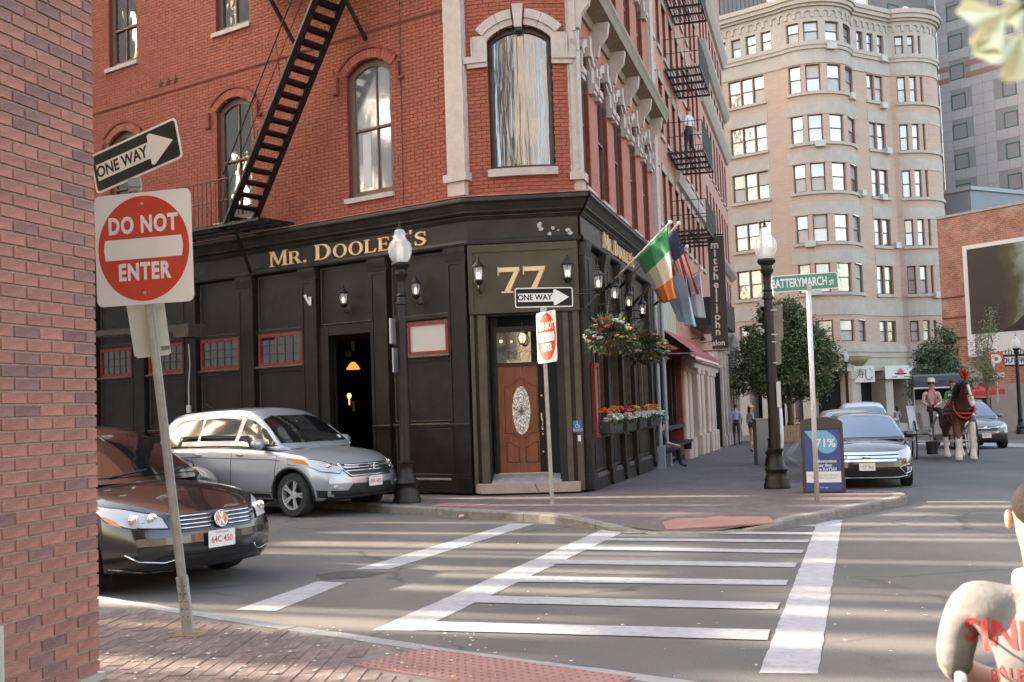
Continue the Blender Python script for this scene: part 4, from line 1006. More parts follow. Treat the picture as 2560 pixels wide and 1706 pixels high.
# ---- street side shopfront
rp=[(.02,.42),(1.96,2.38),(3.64,4.06),(5.24,5.64),(7.92,8.38)]
for a,b_ in rp:pilaster(FR,a,b_,pub,rail=1.10,n1=.10)
rbays=[(.42,1.96),(2.38,3.64),(4.06,5.24),(5.64,7.92)]
for k,(a,b_)in enumerate(rbays):
 MB().box(FR,a,b_,-.10,-.04,.0,1.06).box(FR,a,b_,-.10,-.04,3.2,4.70).build('shopfront_backing',TB,pub)
 panel(FR,a+.07,b_-.07,3.40,4.62,pub,n=-.025);panel(FR,a+.05,b_-.05,.42,1.0,pub,n=-.025)
 MB().prof(FR,a,b_,[(-.05,1.04),(.10,1.04),(.11,1.09),(.04,1.13),(-.3,1.13),(-.3,1.04)]).build('window_ledge',TB,pub)
 MB().prof(FR,a,b_,[(-.05,0),(.06,0),(.06,.30),(.02,.38),(-.05,.38)]).build('plinth',TB,pub)
 MB().prof(FR,a,b_,[(-.05,3.2),(.04,3.2),(.07,3.3),(.04,3.36),(-.05,3.36)]).build('lintel',T2,pub)
 mids=[a+(b_-a)/2]if k<3 else[a+(b_-a)*.33,a+(b_-a)*.66]
 mb=MB()
 for c in mids:mb.box(FR,c-.035,c+.035,-.10,-.02,1.13,3.2)
 mb.box(FR,a,a+.04,-.12,-.0,1.13,3.2).box(FR,b_-.04,b_,-.12,0,1.13,3.2)
 o=mb.build('open_window_frame',TL,pub)
 # dark bar room behind
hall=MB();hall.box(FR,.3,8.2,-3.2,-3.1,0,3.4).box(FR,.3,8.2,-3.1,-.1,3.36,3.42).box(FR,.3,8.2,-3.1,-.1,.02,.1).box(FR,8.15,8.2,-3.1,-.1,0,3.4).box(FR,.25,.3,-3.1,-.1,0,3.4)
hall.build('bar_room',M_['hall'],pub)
# red folding sash with small panes, and the red notice case at the corner
def redsash(fr,s0,s1,t0,t1,n0,n1,nx,ny,parent):
 mb=MB();ring(fr,mb,[(s0,t0),(s1,t0),(s1,t1),(s0,t1)],.04,n0,n1)
 for i in range(1,nx):a=s0+(s1-s0)*i/nx;mb.box(fr,a-.008,a+.008,n0,n1-.01,t0,t1)
 for i in range(1,ny):c=t0+(t1-t0)*i/ny;mb.box(fr,s0,s1,n0,n1-.01,c-.008,c+.008)
 o=mb.build('folding_sash',M_['redtrim'],parent);MB().box(fr,s0+.04,s1-.04,(n0+n1)/2-.004,(n0+n1)/2,t0+.04,t1-.04).build('pane',M_['paneL'],o);return o
redsash(FR,5.66,6.05,1.14,3.19,-.06,.02,2,6,pub);redsash(FR,.46,.72,1.9,3.19,-.06,.02,2,4,pub);redsash(FR,2.42,2.56,1.14,3.19,-.09,-.02,1,4,pub)
nc=MB();ring(FR,nc,[(.24,1.06),(.70,1.06),(.70,2.46),(.24,2.46)],.08,.09,.16);o=nc.build('notice_case',M_['redtrim'],pub);MB().box(FR,.32,.62,.09,.13,1.14,2.38).build('pane',mirrorpane('case_glass',(.5,.48,.46),.15,.4,.05),o)
# access sign and intercom on the corner post
M_['blue']=mat('access_blue',(.03,.11,.26),.5,var=.1,vscale=9)
axs=MB().box(FC,1.815,1.985,.061,.068,1.19,1.40).build('access_sign',M_['blue'],pub)
text('ADA ENTRANCE\nAROUND SIDE',.026,FC.mat(1.90,.0685,1.225),M_['white'],'lettering',axs,ext=.001)
wm=MB();P_=lambda a,t:FC.p(a,.071,t)
wm.tube([P_(1.895,1.37),P_(1.895,1.32),P_(1.925,1.315),P_(1.935,1.28)],.006,5);wm.ell(P_(1.893,1.38),(.009,.004,.009),8,rings=4)
wm.tube([P_(1.895+.034*math.cos(q/8*5+2.0),1.30+.034*math.sin(q/8*5+2.0))for q in range(9)],.005,5);wm.build('wheelchair_symbol',M_['white'],axs)
MB().box(FC,1.90,1.955,.061,.075,1.02,1.13).build('intercom',M_['white'],pub)
MB().box(FC,.18,.23,.052,.06,4.08,4.20).build('number_tag',M_['white'],pub)
MB().tube([FR.p(.05,.12,3.0),FR.p(.12,.28,3.05),FR.p(.16,.40,3.12)],.03,8).build('spotlight',M_['white'],pub)
# ================================================================== brick pier at the left
pierF=Fr(G(247,1698,KERB),-DR,(.96,-.27)) # s runs back towards the camera
M_['pbrick']=mat('pier_brick',(.34,.155,.115),.85,var=.3,vscale=9,bump=.5,bscale=90,dirt=(.20,.11,.10),dscale=4,damt=.35,objvar=.13)
M_['pbrick2']=mat('pier_brick_dark',(.235,.125,.115),.85,var=.3,vscale=9,bump=.5,bscale=90,objvar=.15)
M_['pmortar']=mat('pier_mortar',(.36,.28,.23),.95,var=.15,vscale=20,bump=.6,bscale=60)
bw=thing('brick_wall','near red brick building corner filling the left edge with staggered bricks','brick building',(pierF.o.x,pierF.o.y,KERB))
pb=MB();pb.box(pierF,0.004,1.4,-3,-.003,.13,14.0);pb.build('wall_core',M_['pmortar'],bw)
J,BH,BL=.0105,.0635,.197
def brickmesh(l,m):
 mb=MB();a=l/2;h=BH/2;r=.003
 mb.add([(-a,0,-h),(a,0,-h),(a,0,h),(-a,0,h),(-a+r,.009,-h+r),(a-r,.009,-h+r),(a-r,.009,h-r),(-a+r,.009,h-r)],[(4,5,6,7),(0,1,5,4),(1,2,6,5),(2,3,7,6),(3,0,4,7)]);return mb.mesh('brick',[m])
full=[brickmesh(BL,M_['pbrick']),brickmesh(BL,M_['pbrick2'])];half=[brickmesh((BL-J)/2,M_['pbrick']),brickmesh((BL-J)/2,M_['pbrick2'])]
n_=0;extra=MB();t=.13+.05;row=0;br_rnd=random.Random(5)
while t<4.6:
 x=0.0;k=0;seq_half=row%2==1
 while x<1.15:
  hb_=(k==0 and seq_half)
  l=(BL-J)/2 if hb_ else BL
  dark=br_rnd.random()<(.06 if t<1.6 else.10+.25*min(1,max(0,t-2.4)))or(k==0 and br_rnd.random()<.25)
  c=pierF.p(x+l/2,0,t+BH/2)
  xx=pierF.d;yy=pierF.n
  Mx=Matrix(((xx.x,yy.x,0,c.x),(xx.y,yy.y,0,c.y),(0,0,1,c.z),(0,0,0,1)))@Matrix.Translation((0,br_rnd.uniform(-.002,.0015),0))@Matrix.Rotation(br_rnd.uniform(-.006,.006),4,'Y')
  q=c-EYE;w_=q.dot(_f)
  py=853-PX_F*q.dot(CU)/w_ if w_>.1 else 9e9;px=1280+PX_F*q.dot(CR)/w_ if w_>.1 else-9e9
  if px>-60 and-60<py<1760 and n_<298:
   inst((half if hb_ else full)[1 if dark else 0],'brick',bw,Mx);n_+=1
  else:
   extra.box(pierF,x,x+l,-.006,.008,t,t+BH)
  x+=l+J;k+=1
 t+=BH+J;row+=1
tag(extra.build('brickwork',M_['pbrick'],bw),kind='stuff')
MB().box(pierF,-.03,1.4,-3,.03,.10,.13+.04).build('granite_base',M_['stone2'],bw)
MB().tube([pierF.p(.855,.02,.13),pierF.p(.862,.02,.62)],.02,10).build('drain_pipe',mat('pale_pipe',(.42,.42,.38),.5),bw)
# ================================================================== signs on posts
def round_rect(w,h,r,n=5):
 out=[]
 for cx,cy,a in((w/2-r,h/2-r,0),(-w/2+r,h/2-r,90),(-w/2+r,-h/2+r,180),(w/2-r,-h/2+r,270)):
  out+=arc(cx,cy,r,a,a+90,n)
 return out
def basis(c,right,up):
 x=Vector(right).normalized();y=Vector(up);y=(y-x*y.dot(x)).normalized();z=x.cross(y)
 return Matrix(((x.x,y.x,z.x,c[0]),(x.y,y.y,z.y,c[1]),(x.z,y.z,z.z,c[2]),(0,0,0,1)))
def plate(M,pts,z0,z1,m,name,parent):
 mb=MB();mb.poly3([(x,y,z0)for x,y in pts],(0,0,z1-z0),M=M);return mb.build(name,m,parent)
def sign_oneway(M,parent,w=.914,h=.305,extra_label=None):
 o=plate(M,round_rect(w,h,.035),0,.003,M_['white'],'one_way_panel',parent)
 k=w/.914;f=plate(M,round_rect(w-.035*k,h-.035*k,.025*k),.0035,.0045,M_['signblack'],'black_field',o)
 a=[(-.41,-.065),(.15,-.065),(.15,-.115),(.175,-.125),(.19,-.12),(.395,0),(.19,.12),(.175,.125),(.15,.115),(.15,.065),(-.41,.065)]
 plate(M,[(x*k,y*k)for x,y in a],.005,.0058,M_['white'],'arrow',o)
 text('ONE WAY',.125*k,M@Matrix.Translation((-.145*k,-.002,.0062)),M_['signblack'],'lettering',o,ext=.0004,bold=.0035*k,sx=.92)
 return o
def disc(r,n=48):return[(r*math.cos(2*math.pi*k/n),r*math.sin(2*math.pi*k/n))for k in range(n)]
def sign_dne(M,parent,w=.762,h=.762,name='do_not_enter_panel'):
 o=plate(M,round_rect(w,h,.05),0,.003,M_['white'],name,parent);k=w/.762;e=Matrix.Diagonal((1,h/w,1,1))if h!=w else Matrix.Identity(4)
 plate(M@e,disc(.358*k),.0035,.0045,M_['signred'],'red_disc',o)
 bar=[(-.30,-.07),(.30,-.07),(.312,0),(.30,.07),(-.30,.07),(-.312,0)]
 plate(M@e,[(x*k,y*k)for x,y in bar],.005,.0058,M_['white'],'white_bar',o)
 for b_,y in(('DO NOT',.158),('ENTER',-.162)):
  text(b_,.155*k,M@e@Matrix.Translation((0,y*k,.005)),M_['white'],'lettering',o,ext=.0006,bold=.0065*k,sx=.80,spacing=1.14)
 for y in(.31,-.315):
  mb=MB();mb.lathe([(.012*k,.004),(.012*k,.008),(.004,.011)],(0,0,0),10,M=M@Matrix.Translation((0,y*k,0)));mb.build('bolt',M_['galv'],o)
 return o
def perf_post(parent,base,top,w=.055,holes=True,name='post'):
 a,b_=Vector(base),Vector(top);mb=MB();mb.bar(a,b_,w,w*.55,up=(0,-1,0));mb.bar(a+(b_-a)*.0,b_,w*.35,w*.9,up=(0,-1,0));return mb.build(name,M_['galv'],parent)
 # leaning post at the left
B0=G(472,1586,KERB)
Yp=B0.y
T0=AT(336,447,Yp+.02)
post=thing('sign_post','leaning galvanised post at the left carrying one way and do not enter signs','sign post',B0)
mb=MB();ax=(T0-B0);mb.bar(B0+ax.normalized()*.25,T0,.062,.022,up=(0,-1,.0));mb.bar(B0+ax.normalized()*.25,T0,.026,.05,up=(0,-1,0));mb.build('post',M_['galv'],post)
mb=MB();mb.bar(B0,B0+ax.normalized()*.42,.075,.05,up=(0,-1,0));ft=mb.build('anchor_sleeve',M_['galv'],post)
mb=MB()
for k in range(5):
 for sg in(-1,1):mb.ell(B0+ax.normalized()*(.13+k*.055)+Vector((sg*.018,-.027,0)),(.005,.003,.006),8,rings=4)
tag(mb.build('bolt_hole',M_['iron'],ft),kind='stuff')
mb=MB();mb.cube(-.11,.12,-.10,.10,0,.006,M=Matrix.Translation(B0));mb.build('base_plate',mat('rusty_base',(.22,.15,.09),.8,var=.3,vscale=15),post)
# sign planes
def quad_sign(pxs,Y,z): # real flat sign spanning the photographed quad : centre, right and up from left/right/top/bottom mid points
 l,r,t_,b_=[AT(*q,Y)for q in pxs]
 return(l+r)/2,r-l,t_-b_
cD=AT(359,621,Yp-.05);upv=(AT(342,478,Yp)-AT(371,762,Yp)).normalized()
rt=Vector((math.cos(math.radians(-14)),math.sin(math.radians(-14)),.008))
sign_dne(basis(cD,rt,upv),post,w=.80,h=.828)
cO=AT(339,392,Yp-.02);r2=(AT(432,362,Yp-.02+.14)-AT(233,425,Yp-.02-.14))
sign_oneway(basis(cO,Vector((.60,-.30,.135)),Vector((-.06,0,1))),post,w=.88,h=.31)
mb=MB();mb.bar(AT(338,478,Yp-.02),AT(336,446,Yp-.02),.09,.03,up=(0,-1,0));mb.bar(AT(322,462,Yp-.04),AT(354,462,Yp-.04),.03,.03,up=(0,0,1));mb.build('bracket',M_['galv'],post)
# the back of a third panel behind the post
pts=[AT(*q,Yp+.06)for q in((316,764),(410,755),(427,882),(420,888),(345,896),(336,890))]
mb=MB();mb.poly3(pts,(0,.004,0));o=mb.build('sign_back',mat('bare_sheet',(.50,.49,.43),.5,var=.08,vscale=4,dirt=(.3,.28,.22),dscale=6,damt=.3),post)
mb=MB();mb.poly3([AT(*q,Yp+.055)for q in((403,866),(424,864),(425,874),(404,876))],(0,.002,0));mb.build('sticker',mat('sticker',(.18,.14,.12),.6),o)
# post in front of the corner door
B1=G(1381,1263,KERB);Y1=B1.y;T1=AT(1356,770,Y1)
p2=thing('sign_post','thin grey post before the wooden corner door with a narrow do not enter sign','sign post',B1)
MB().bar(B1,T1,.06,.03,up=(0,-1,0)).bar(B1,T1,.025,.05,up=(0,-1,0)).build('post',M_['galv'],p2)
yv=lambda a:Vector((math.cos(math.radians(a)),math.sin(math.radians(a)),0))
up1=(AT(1364,780,Y1)-AT(1369,906,Y1)).normalized()
# narrow because it is turned away : a square panel seen nearly edge-on
cD2=AT(1366.5,843,Y1-.20);ww=.78
sign_dne(basis(cD2,Vector((math.cos(math.radians(-68)),math.sin(math.radians(-68)),0))+CR*.0,up1),p2,w=.76,h=.80)
cO2=AT(1360,744,Y1-.08);d2=AT(1431,742,Y1)-AT(1289,748,Y1)
sign_oneway(basis(cO2,CR*.9+Vector((0,.12,.03)),up1),p2,w=.93,h=.315)
MB().bar(AT(1361,790,Y1-.05),AT(1359,768,Y1-.05),.09,.05,up=(0,-1,0)).build('bracket',M_['galv'],p2)
# street name post
B2=G(2043,1251,KERB);Y2=B2.y;T2_=AT(2021,722,Y2)
p3=thing('street_sign_post','slim white post with green street name blade beside the blue poster bin','street sign',B2)
MB().tube([B2,T2_],.038,12).build('post',mat('pale_pole',(.55,.54,.51),.5,metal=.1,var=.08,vscale=4),p3,smooth=True)
Mg=basis(AT(2013,706,Y2-.02),Vector((.96,.22,.0))+Vector((0,0,.055)),(0,0,1))
bl_=plate(Mg,round_rect(1.10,.255,.04),-.004,.004,M_['white'],'name_blade',p3);plate(Mg,round_rect(1.075,.228,.032),.0045,.0055,M_['signgreen'],'green_field',bl_)
text('BATTERYMARCH',.185,Mg@Matrix.Translation((-.10,-.003,.006)),M_['white'],'lettering',bl_,ext=.0006,bold=.004,sx=.66)
text('ST',.11,Mg@Matrix.Translation((.44,-.035,.006)),M_['white'],'lettering',bl_,ext=.0006,bold=.003,sx=.75)
MB().tube([T2_-Vector((0,0,.02)),T2_+Vector((0,0,.06))],.05,10).build('bracket',M_['galv'],p3)
# ================================================================== acorn street lamps
clearg=mat('lamp_glass',(.90,.90,.88),.12,alpha=.34,spec=.8)
def street_lamp(base,H_,label,flute=.05):
 L_=thing('street_lamp',label,'street lamp',base,0,'acorn street lamps');k=H_/4.75;b=Vector(base)
 pr=[(.235,0),(.235,.07),(.215,.10),(.22,.16),(.20,.20),(.175,.26),(.195,.30),(.21,.34),(.185,.37),(.15,.42),(.125,.56),(.12,.64),(.14,.66),(.14,.70),(.105,.71)]
 mb=MB();mb.lathe([(r*k,z*k)for r,z in pr],b,28,flute=.035);mb.build('base',M_['lampiron'],L_,smooth=50)
 mb=MB();mb.lathe([(.098*k,.70*k),(.088*k,2.0*k),(.078*k,3.38*k)],b,24,flute=.10);mb.build('shaft',M_['lampiron'],L_,smooth=60)
 mb=MB();mb.lathe([(r*k,z*k)for r,z in[(.08,3.36),(.11,3.37),(.11,3.40),(.085,3.42),(.075,3.5),(.10,3.52),(.065,3.56),(.06,3.74),(.07,3.8),(.115,3.86),(.12,3.9),(.10,3.92),(.10,3.97),(.155,4.02),(.165,4.06),(.15,4.09)]],b,24);mb.build('capital',M_['lampiron'],L_,smooth=35)
 gp_=[(.13,4.09),(.165,4.15),(.20,4.26),(.205,4.33),(.195,4.40),(.165,4.455),(.13,4.48),(.125,4.50),(.11,4.53),(.10,4.58),(.105,4.60),(.085,4.65),(.05,4.67)]
 mb=MB();mb.lathe([(r*k,z*k)for r,z in gp_],b,36,flute=.015);g=mb.build('glass_globe',clearg,L_,smooth=70)
 mb=MB();mb.lathe([(r*k,z*k)for r,z in[(.06,4.1),(.07,4.2),(.055,4.22),(.055,4.36),(.02,4.38)]],b,16);mb.build('lamp_core',mat('lamp_core',(.75,.73,.70),.5),L_,smooth=40)
 mb=MB();mb.lathe([(r*k,z*k)for r,z in[(.05,4.66),(.045,4.69),(.02,4.70),(.028,4.73),(.015,4.745),(.012,4.77),(.004,4.83)]],b,12);mb.build('finial',M_['lampiron'],L_,smooth=40)
 return L_
LB1=G(1018,1257,KERB);La=street_lamp(LB1,4.80,'black fluted acorn lamp post at the kerb beside the silver car')
LB2=G(1943,1221,KERB);Lb=street_lamp(LB2,4.70,'black fluted acorn lamp post between the pub pavement and the poster bin')
def posted(L_,Y,quads,m,name,th=.01,off=0,n=(0,-1,0)):
 mb=MB();pts=[AT(*q,Y+off)for q in quads];mb.poly3(pts,(0,th,0));return mb.build(name,m,L_)
def band(L_,x0,x1,y,Y,m=None):
 mb=MB();a,b_=AT(x0,y,Y),AT(x1,y-1,Y);c=(a+b_)/2;r=(b_-a).length/2
 mb.lathe([(r*.86,-.012),(r*.9,-.012),(r*.9,.012),(r*.86,.012)],c,20);return mb.build('steel_band',m or M_['galv'],L_,smooth=40)
Yl=LB1.y
for x0,x1,y in((995,1017,794),(995,1018,854),(996,1018,868),(996,1021,928)):band(La,x0,x1,y,Yl)
MB().cube(-.10,-.075,-.12,.12,0,.44,M=Matrix.Translation(AT(994,860,Yl))@Matrix.Rotation(-.25,4,'Z')).build('sign_edge',mat('sign_side',(.40,.40,.42),.4,metal=.3),La)
MB().cube(-.075,-.06,-.10,.13,0,.42,M=Matrix.Translation(AT(997,931,Yl))@Matrix.Rotation(-.25,4,'Z')).build('sign_edge',mat('sign_side',(.40,.40,.42),.4,metal=.3),La)
Yl2=LB2.y
bronze=mat('bronze_sign_back',(.15,.135,.115),.4,metal=.4,var=.15,vscale=4)
posted(Lb,Yl2+.12,((1912,768),(1950,762),(1956,770),(1959,848),(1952,853),(1915,856)),bronze,'sign_back');posted(Lb,Yl2+.12,((1925,853),(1948,851),(1953,858),(1954,908),(1948,913),(1928,914)),bronze,'sign_back')
posted(Lb,Yl2-.12,((1941,955),(1951,954),(1954,1018),(1944,1019)),mat('pale_box',(.45,.44,.42),.5),'control_box',th=.06)
for x0,x1,y in((1918,1944,777),(1918,1944,838),(1919,1944,856),(1920,1944,908),(1926,1942,952)):band(Lb,x0,x1,y,Yl2)
# ================================================================== poster bin
kb=G(2059,1233,KERB);Yk=kb.y
bin_=thing('poster_bin','dark arched solar litter bin with a blue rat poster on its front','litter bin',kb)
def Q(x,y,dY=0):return AT(x,y,Yk+dY)
kz0=kb.z;kR=Q(2113,1232).x;kL=Q(2010,1232).x;ht=Q(2060,1043).z-kz0;hs_=Q(2006,1062).z-kz0
cxk=(kL+kR)/2;wk=(kR-kL);Mk=Matrix.Translation((cxk,Yk,kz0))@Matrix.Rotation(-.25,4,'Z')
outl=[(-wk/2,0),(wk/2,0),(wk/2,hs_)]+[(wk/2*math.cos(math.pi*k/12),hs_+(ht-hs_)*math.sin(math.pi*k/12))for k in range(1,12)]+[(-wk/2,hs_)]
mb=MB();mb.poly3([(x,0,z)for x,z in outl],(0,.62,0),M=Mk);mb.build('body',mat('bin_body',(.045,.034,.028),.4,var=.1,vscale=4),bin_)
mb=MB();inr=[(x*.86,.06+z*.945)for x,z in outl[:3]]
ph=Q(2060,1075).z-kz0;pb_=Q(2060,1228).z-kz0;pw_=wk*.42
mb.poly3([(-pw_,-.012,pb_),(pw_,-.012,pb_),(pw_,-.012,ph),(-pw_,-.012,ph)],(0,.01,0),M=Mk);po=mb.build('poster',mat('poster_blue',(.035,.055,.19),.35,var=.05,vscale=3),bin_)
mb=MB();H2=ph-pb_
mb.poly3([(-pw_+.01,-.016,pb_+.14*H2),(pw_-.01,-.016,pb_+.14*H2),(pw_-.01,-.016,pb_+.32*H2),(-pw_+.01,-.016,pb_+.32*H2)],(0,.003,0),M=Mk);mb.build('white_strip',M_['white'],po)
mb=MB();r=.165;cx,cz=.075*pw_/.3,pb_+.78*H2
tear=[(-pw_+.01,ph-.01)]+[(cx+r*math.cos(math.radians(a)),cz+r*math.sin(math.radians(a)))for a in range(200,421,12)]+[(cx,ph-.01)]
mb.poly3([(x,-.016,z)for x,z in reversed(tear)],(0,.003,0),M=Mk);mb.build('teardrop',mat('poster_lightblue',(.12,.34,.50),.4),po)
Mt=lambda x,z,d=-.018:Mk@Matrix.Translation((x,d,z))@Matrix.Rotation(math.pi/2,4,'X')
text('71%',.19,Mt(cx-.02,cz),M_['white'],'lettering',po,ext=.0008,bold=.003)
text('of Bostonians\nsay they\nhave RATS???',.066,Mt(.03,pb_+.42*H2,-.013),M_['white'],'lettering',po,ext=.0006,bold=.0016,align='CENTER')
text('DO SOMETHING ABOUT\nTHAT RAT PROBLEM',.042,Mt(0,pb_+.235*H2),mat('poster_grey',(.35,.36,.38),.5),'lettering',po,ext=.0006)
text('boston.gov',.03,Mt(0,pb_+.06*H2,-.013),M_['white'],'lettering',po,ext=.0005)
mb=MB();mb.poly3([(x,-.012+.002,z)for x,z in((-pw_-.02,pb_-.02),(pw_+.02,pb_-.02),(pw_+.02,pb_),(-pw_-.02,pb_))],(0,.01,0),M=Mk)
mb.poly3([(x,-.01,z)for x,z in((-pw_-.02,ph),(pw_+.02,ph),(pw_+.02,ph+.02),(-pw_-.02,ph+.02))],(0,.01,0),M=Mk);mb.build('poster_frame',M_['blackplastic'],bin_)
# ================================================================== grey traffic cabinet
c0=G(1895,1161,KERB);Yc=c0.y;c1=AT(1926,1161,Yc);ct=AT(1895,1051,Yc).z
mb=MB();w_=(c1-c0).x;cab=thing('traffic_cabinet','tall plain grey cabinet standing on the pavement behind the right lamp post','cabinet',c0)
MB().cube(0,w_,0,.45,0,ct-c0.z,M=Matrix.Translation(c0)).build('housing',mat('cabinet_grey',(.27,.255,.235),.6,var=.08,vscale=3,dirt=(.2,.17,.13),dscale=3,damt=.4),cab)
MB().cube(-.02,w_+.02,-.02,.47,ct-c0.z,ct-c0.z+.04,M=Matrix.Translation(c0)).build('lid',mat('cabinet_grey',(.27,.255,.235)),cab)
MB().cube(.02,w_-.02,-.008,0,.08,ct-c0.z-.06,M=Matrix.Translation(c0)).build('door',mat('cabinet_grey',(.27,.255,.235)),cab)
# parking meter-like hooped white and red pole leaning by the lamp
mb=MB();mb.tube([AT(1951,1020,22.6),AT(1956,1095,22.6),AT(1953,1150,22.6),AT(1960,1165,22.6)],.035,8)
solo(mb,'bent_pole',M_['white'],'thin white pole standing just right of the right lamp post','pole',G(1957,1166,KERB),smooth=True)
# ================================================================== fire escape on the pub's side street wall
esc=thing('fire_escape','black iron fire stair climbing across the brick wall above the side street','fire escape',FL.p(6.4,.6,5.35))
IR=M_['iron']
# platform at the second floor
fz=5.70
mb=MB()
for n_ in(.06,.38,.72,1.02):mb.box(FL,4.55,9.2,n_-.02,n_+.02,fz-.05,fz+.0)
for k in range(47):a=4.57+k*.098;mb.box(FL,a,a+.03,.04,1.04,fz,fz+.02)
mb.build('platform',IR,esc)
for a,a2 in((5.9,5.35),(7.7,7.7),(9.0,9.0)):MB().bar(FL.p(a,.03,fz-1.0),FL.p(a2,1.0,fz-.05),.05,.05).bar(FL.p(a,.03,fz-.03),FL.p(a,1.03,fz-.03),.05,.05).build('brace',IR,esc)
mb=MB();mb.tube([FL.p(5.45,1.02,fz+.95),FL.p(9.2,1.02,fz+.95),FL.p(9.2,.04,fz+.95)],.014,6);mb.tube([FL.p(5.45,1.02,fz+.5),FL.p(9.2,1.02,fz+.5)],.010,6)
for k in range(27):a=5.45+k*.14;mb.tube([FL.p(a,1.02,fz),FL.p(a,1.02,fz+.95)],.009,5)
mb.tube([FL.p(7.1,1.02,fz),FL.p(7.1,1.02,fz+1.0)],.02,6)
mb.build('railing',IR,esc)
# stair flight : strings, treads, handrail.  foot near s 6.2 , rises to the right of the photo
def zA(x,y):return(x,y)
n0_,n1_=.30,.98
def on(x,y,n):return FL.st(x,y,n)
sa=on(572,545,n1_);sb=on(800,-30,n1_) # outer (near) string
sa2=(sa[0],sa[1]);
ds=(sb[0]-sa[0])/(sb[1]-sa[1]);tt0,tt1=fz,12.4
f_s=lambda t:sa[0]+(t-sa[1])*ds
for nn,nm in((n1_,'string'),(n0_,'string')):
 mb=MB();mb.bar(FL.p(f_s(tt0),nn,tt0),FL.p(f_s(tt1),nn,tt1),.05,.17,up=FL.n);mb.bar(FL.p(f_s(tt0),nn,tt0),FL.p(f_s(tt1),nn,tt1),.17,.02,up=FL.d.cross(FL.n))if False else None
 mb.build(nm,IR,esc)
k=0;t=tt0+.12
while t<tt1:
 MB().box(FL,f_s(t)-.12,f_s(t)+.13,n0_+.02,n1_-.02,t,t+.022).box(FL,f_s(t)+.10,f_s(t)+.13,n0_+.02,n1_-.02,t-.03,t).build('tread',IR,esc);t+=.235
hr=lambda t:FL.p(f_s(t)+.10,n1_+.03,t+.95)
mb=MB();mb.tube([hr(tt0+.1),hr(tt1)],.017,6);mb.tube([FL.p(f_s(t_)+.05,n1_+.03,t_+.5)for t_ in(tt0,tt1)],.010,5)
t=tt0+.3
while t<tt1:mb.tube([FL.p(f_s(t),n1_+.02,t),hr(t)],.010,5);t+=1.15
mb.build('handrail',IR,esc)
# upper landing brackets and a hanging chain ladder end
for sx_ in(2.4,4.2):MB().bar(FL.p(sx_,.04,9.15),FL.p(sx_,1.0,10.3),.06,.06).build('brace',IR,esc)
MB().box(FL,1.0,5.3,.1,1.05,10.75,10.80).build('upper_platform',IR,esc)
# counterbalanced drop ladder low on the wall, hung on a cable
mb=MB();zz=3.62
for n_ in(.75,1.15):mb.bar(FL.p(7.0,n_,zz),FL.p(12.5,n_,zz+.12),.05,.12)
for k in range(20):a=7.1+k*.28;mb.bar(FL.p(a,.75,zz+.03),FL.p(a,1.15,zz+.03),.03,.03)
lad=mb.build('drop_ladder',mat('rusty_ladder',(.045,.03,.022),.6,var=.4,vscale=8),esc)
MB().box(FL,6.6,7.1,.70,1.2,zz-.22,zz+.06).build('counterweight',mat('rusty_ladder',(.045,.03,.022)),esc)
MB().tube([FL.p(7.2,.95,zz+.1),FL.p(7.25,.95,fz)],.010,5).build('chain',IR,esc)
cbw=MB();cbw.tube([FL.p(7.95,.12,3.35),FL.p(7.90,.13,2.9),FL.p(7.97,.12,2.4),FL.p(7.97,.12,1.95)],.012,6);cbw.box(FL,7.92,8.02,.10,.15,1.8,1.97)
solo(cbw,'hanging_cord',mat('white_cord',(.5,.48,.42),.6),'white cord with a small box hanging down the dark shopfront','cord',FL.p(7.97,.1,1.8))
MB().box(FL,4.05,4.12,.10,.105,3.92,4.1).prism(FL,[(4.12,4.0),(4.2,4.16),(4.26,4.14),(4.14,3.95)],.10,.105).build('torn_sticker',M_['white'],pub)
# ================================================================== wall lanterns on the shopfront
def lantern_mesh():
 """upright six-sided coach lantern, origin at its foot bracket on the wall, y outward"""
 body=MB();c=Vector((0,.17,0))
 def hexr(r,z):return[(c.x+r*math.cos(k*math.pi/3+.52),c.y+r*math.sin(k*math.pi/3+.52),z)for k in range(6)]
 body.lathe([(.008,-.13),(.02,-.10),(.012,-.07),(.055,-.03),(.075,.0),(.08,.02),(.06,.03)],c,12)
 body.lathe([(.10,.235),(.105,.25),(.06,.30),(.03,.335),(.035,.345),(.015,.37),(.022,.39),(.01,.41),(.003,.44)],c,12)
 for k in range(6):
  a=k*math.pi/3+.52;body.tube([(c.x+.06*math.cos(a),c.y+.06*math.sin(a),.02),(c.x+.09*math.cos(a),c.y+.09*math.sin(a),.24)],.006,5)
 arm=MB();arm.tube([(0,.0,-.10),(0,.06,-.16),(0,.13,-.15),(0,.17,-.10)],.012,6);arm.ell((0,.01,-.10),(.045,.015,.09),10);arm.tube([(0,.0,-.2),(0,.02,-.26)],.012,6)
 pane=MB();r0,r1=.055,.085
 for k in range(6):
  a,b_=k*math.pi/3+.52,(k+1)*math.pi/3+.52
  pane.add([(c.x+r0*math.cos(a),c.y+r0*math.sin(a),.025),(c.x+r0*math.cos(b_),c.y+r0*math.sin(b_),.025),(c.x+r1*math.cos(b_),c.y+r1*math.sin(b_),.238),(c.x+r1*math.cos(a),c.y+r1*math.sin(a),.238)],[(0,1,2,3)])
 bulb=MB();bulb.ell((c.x,c.y,.10),(.032,.032,.06),10)
 return body.mesh('housing',[M_['iron']],40),arm.mesh('bracket',[M_['iron']],40),pane.mesh('pane',[mat('lantern_pane',(.8,.82,.84),.05,alpha=.32,spec=.9)]),bulb.mesh('bulb',[M_['bulbwhite']],True)
LM=lantern_mesh()
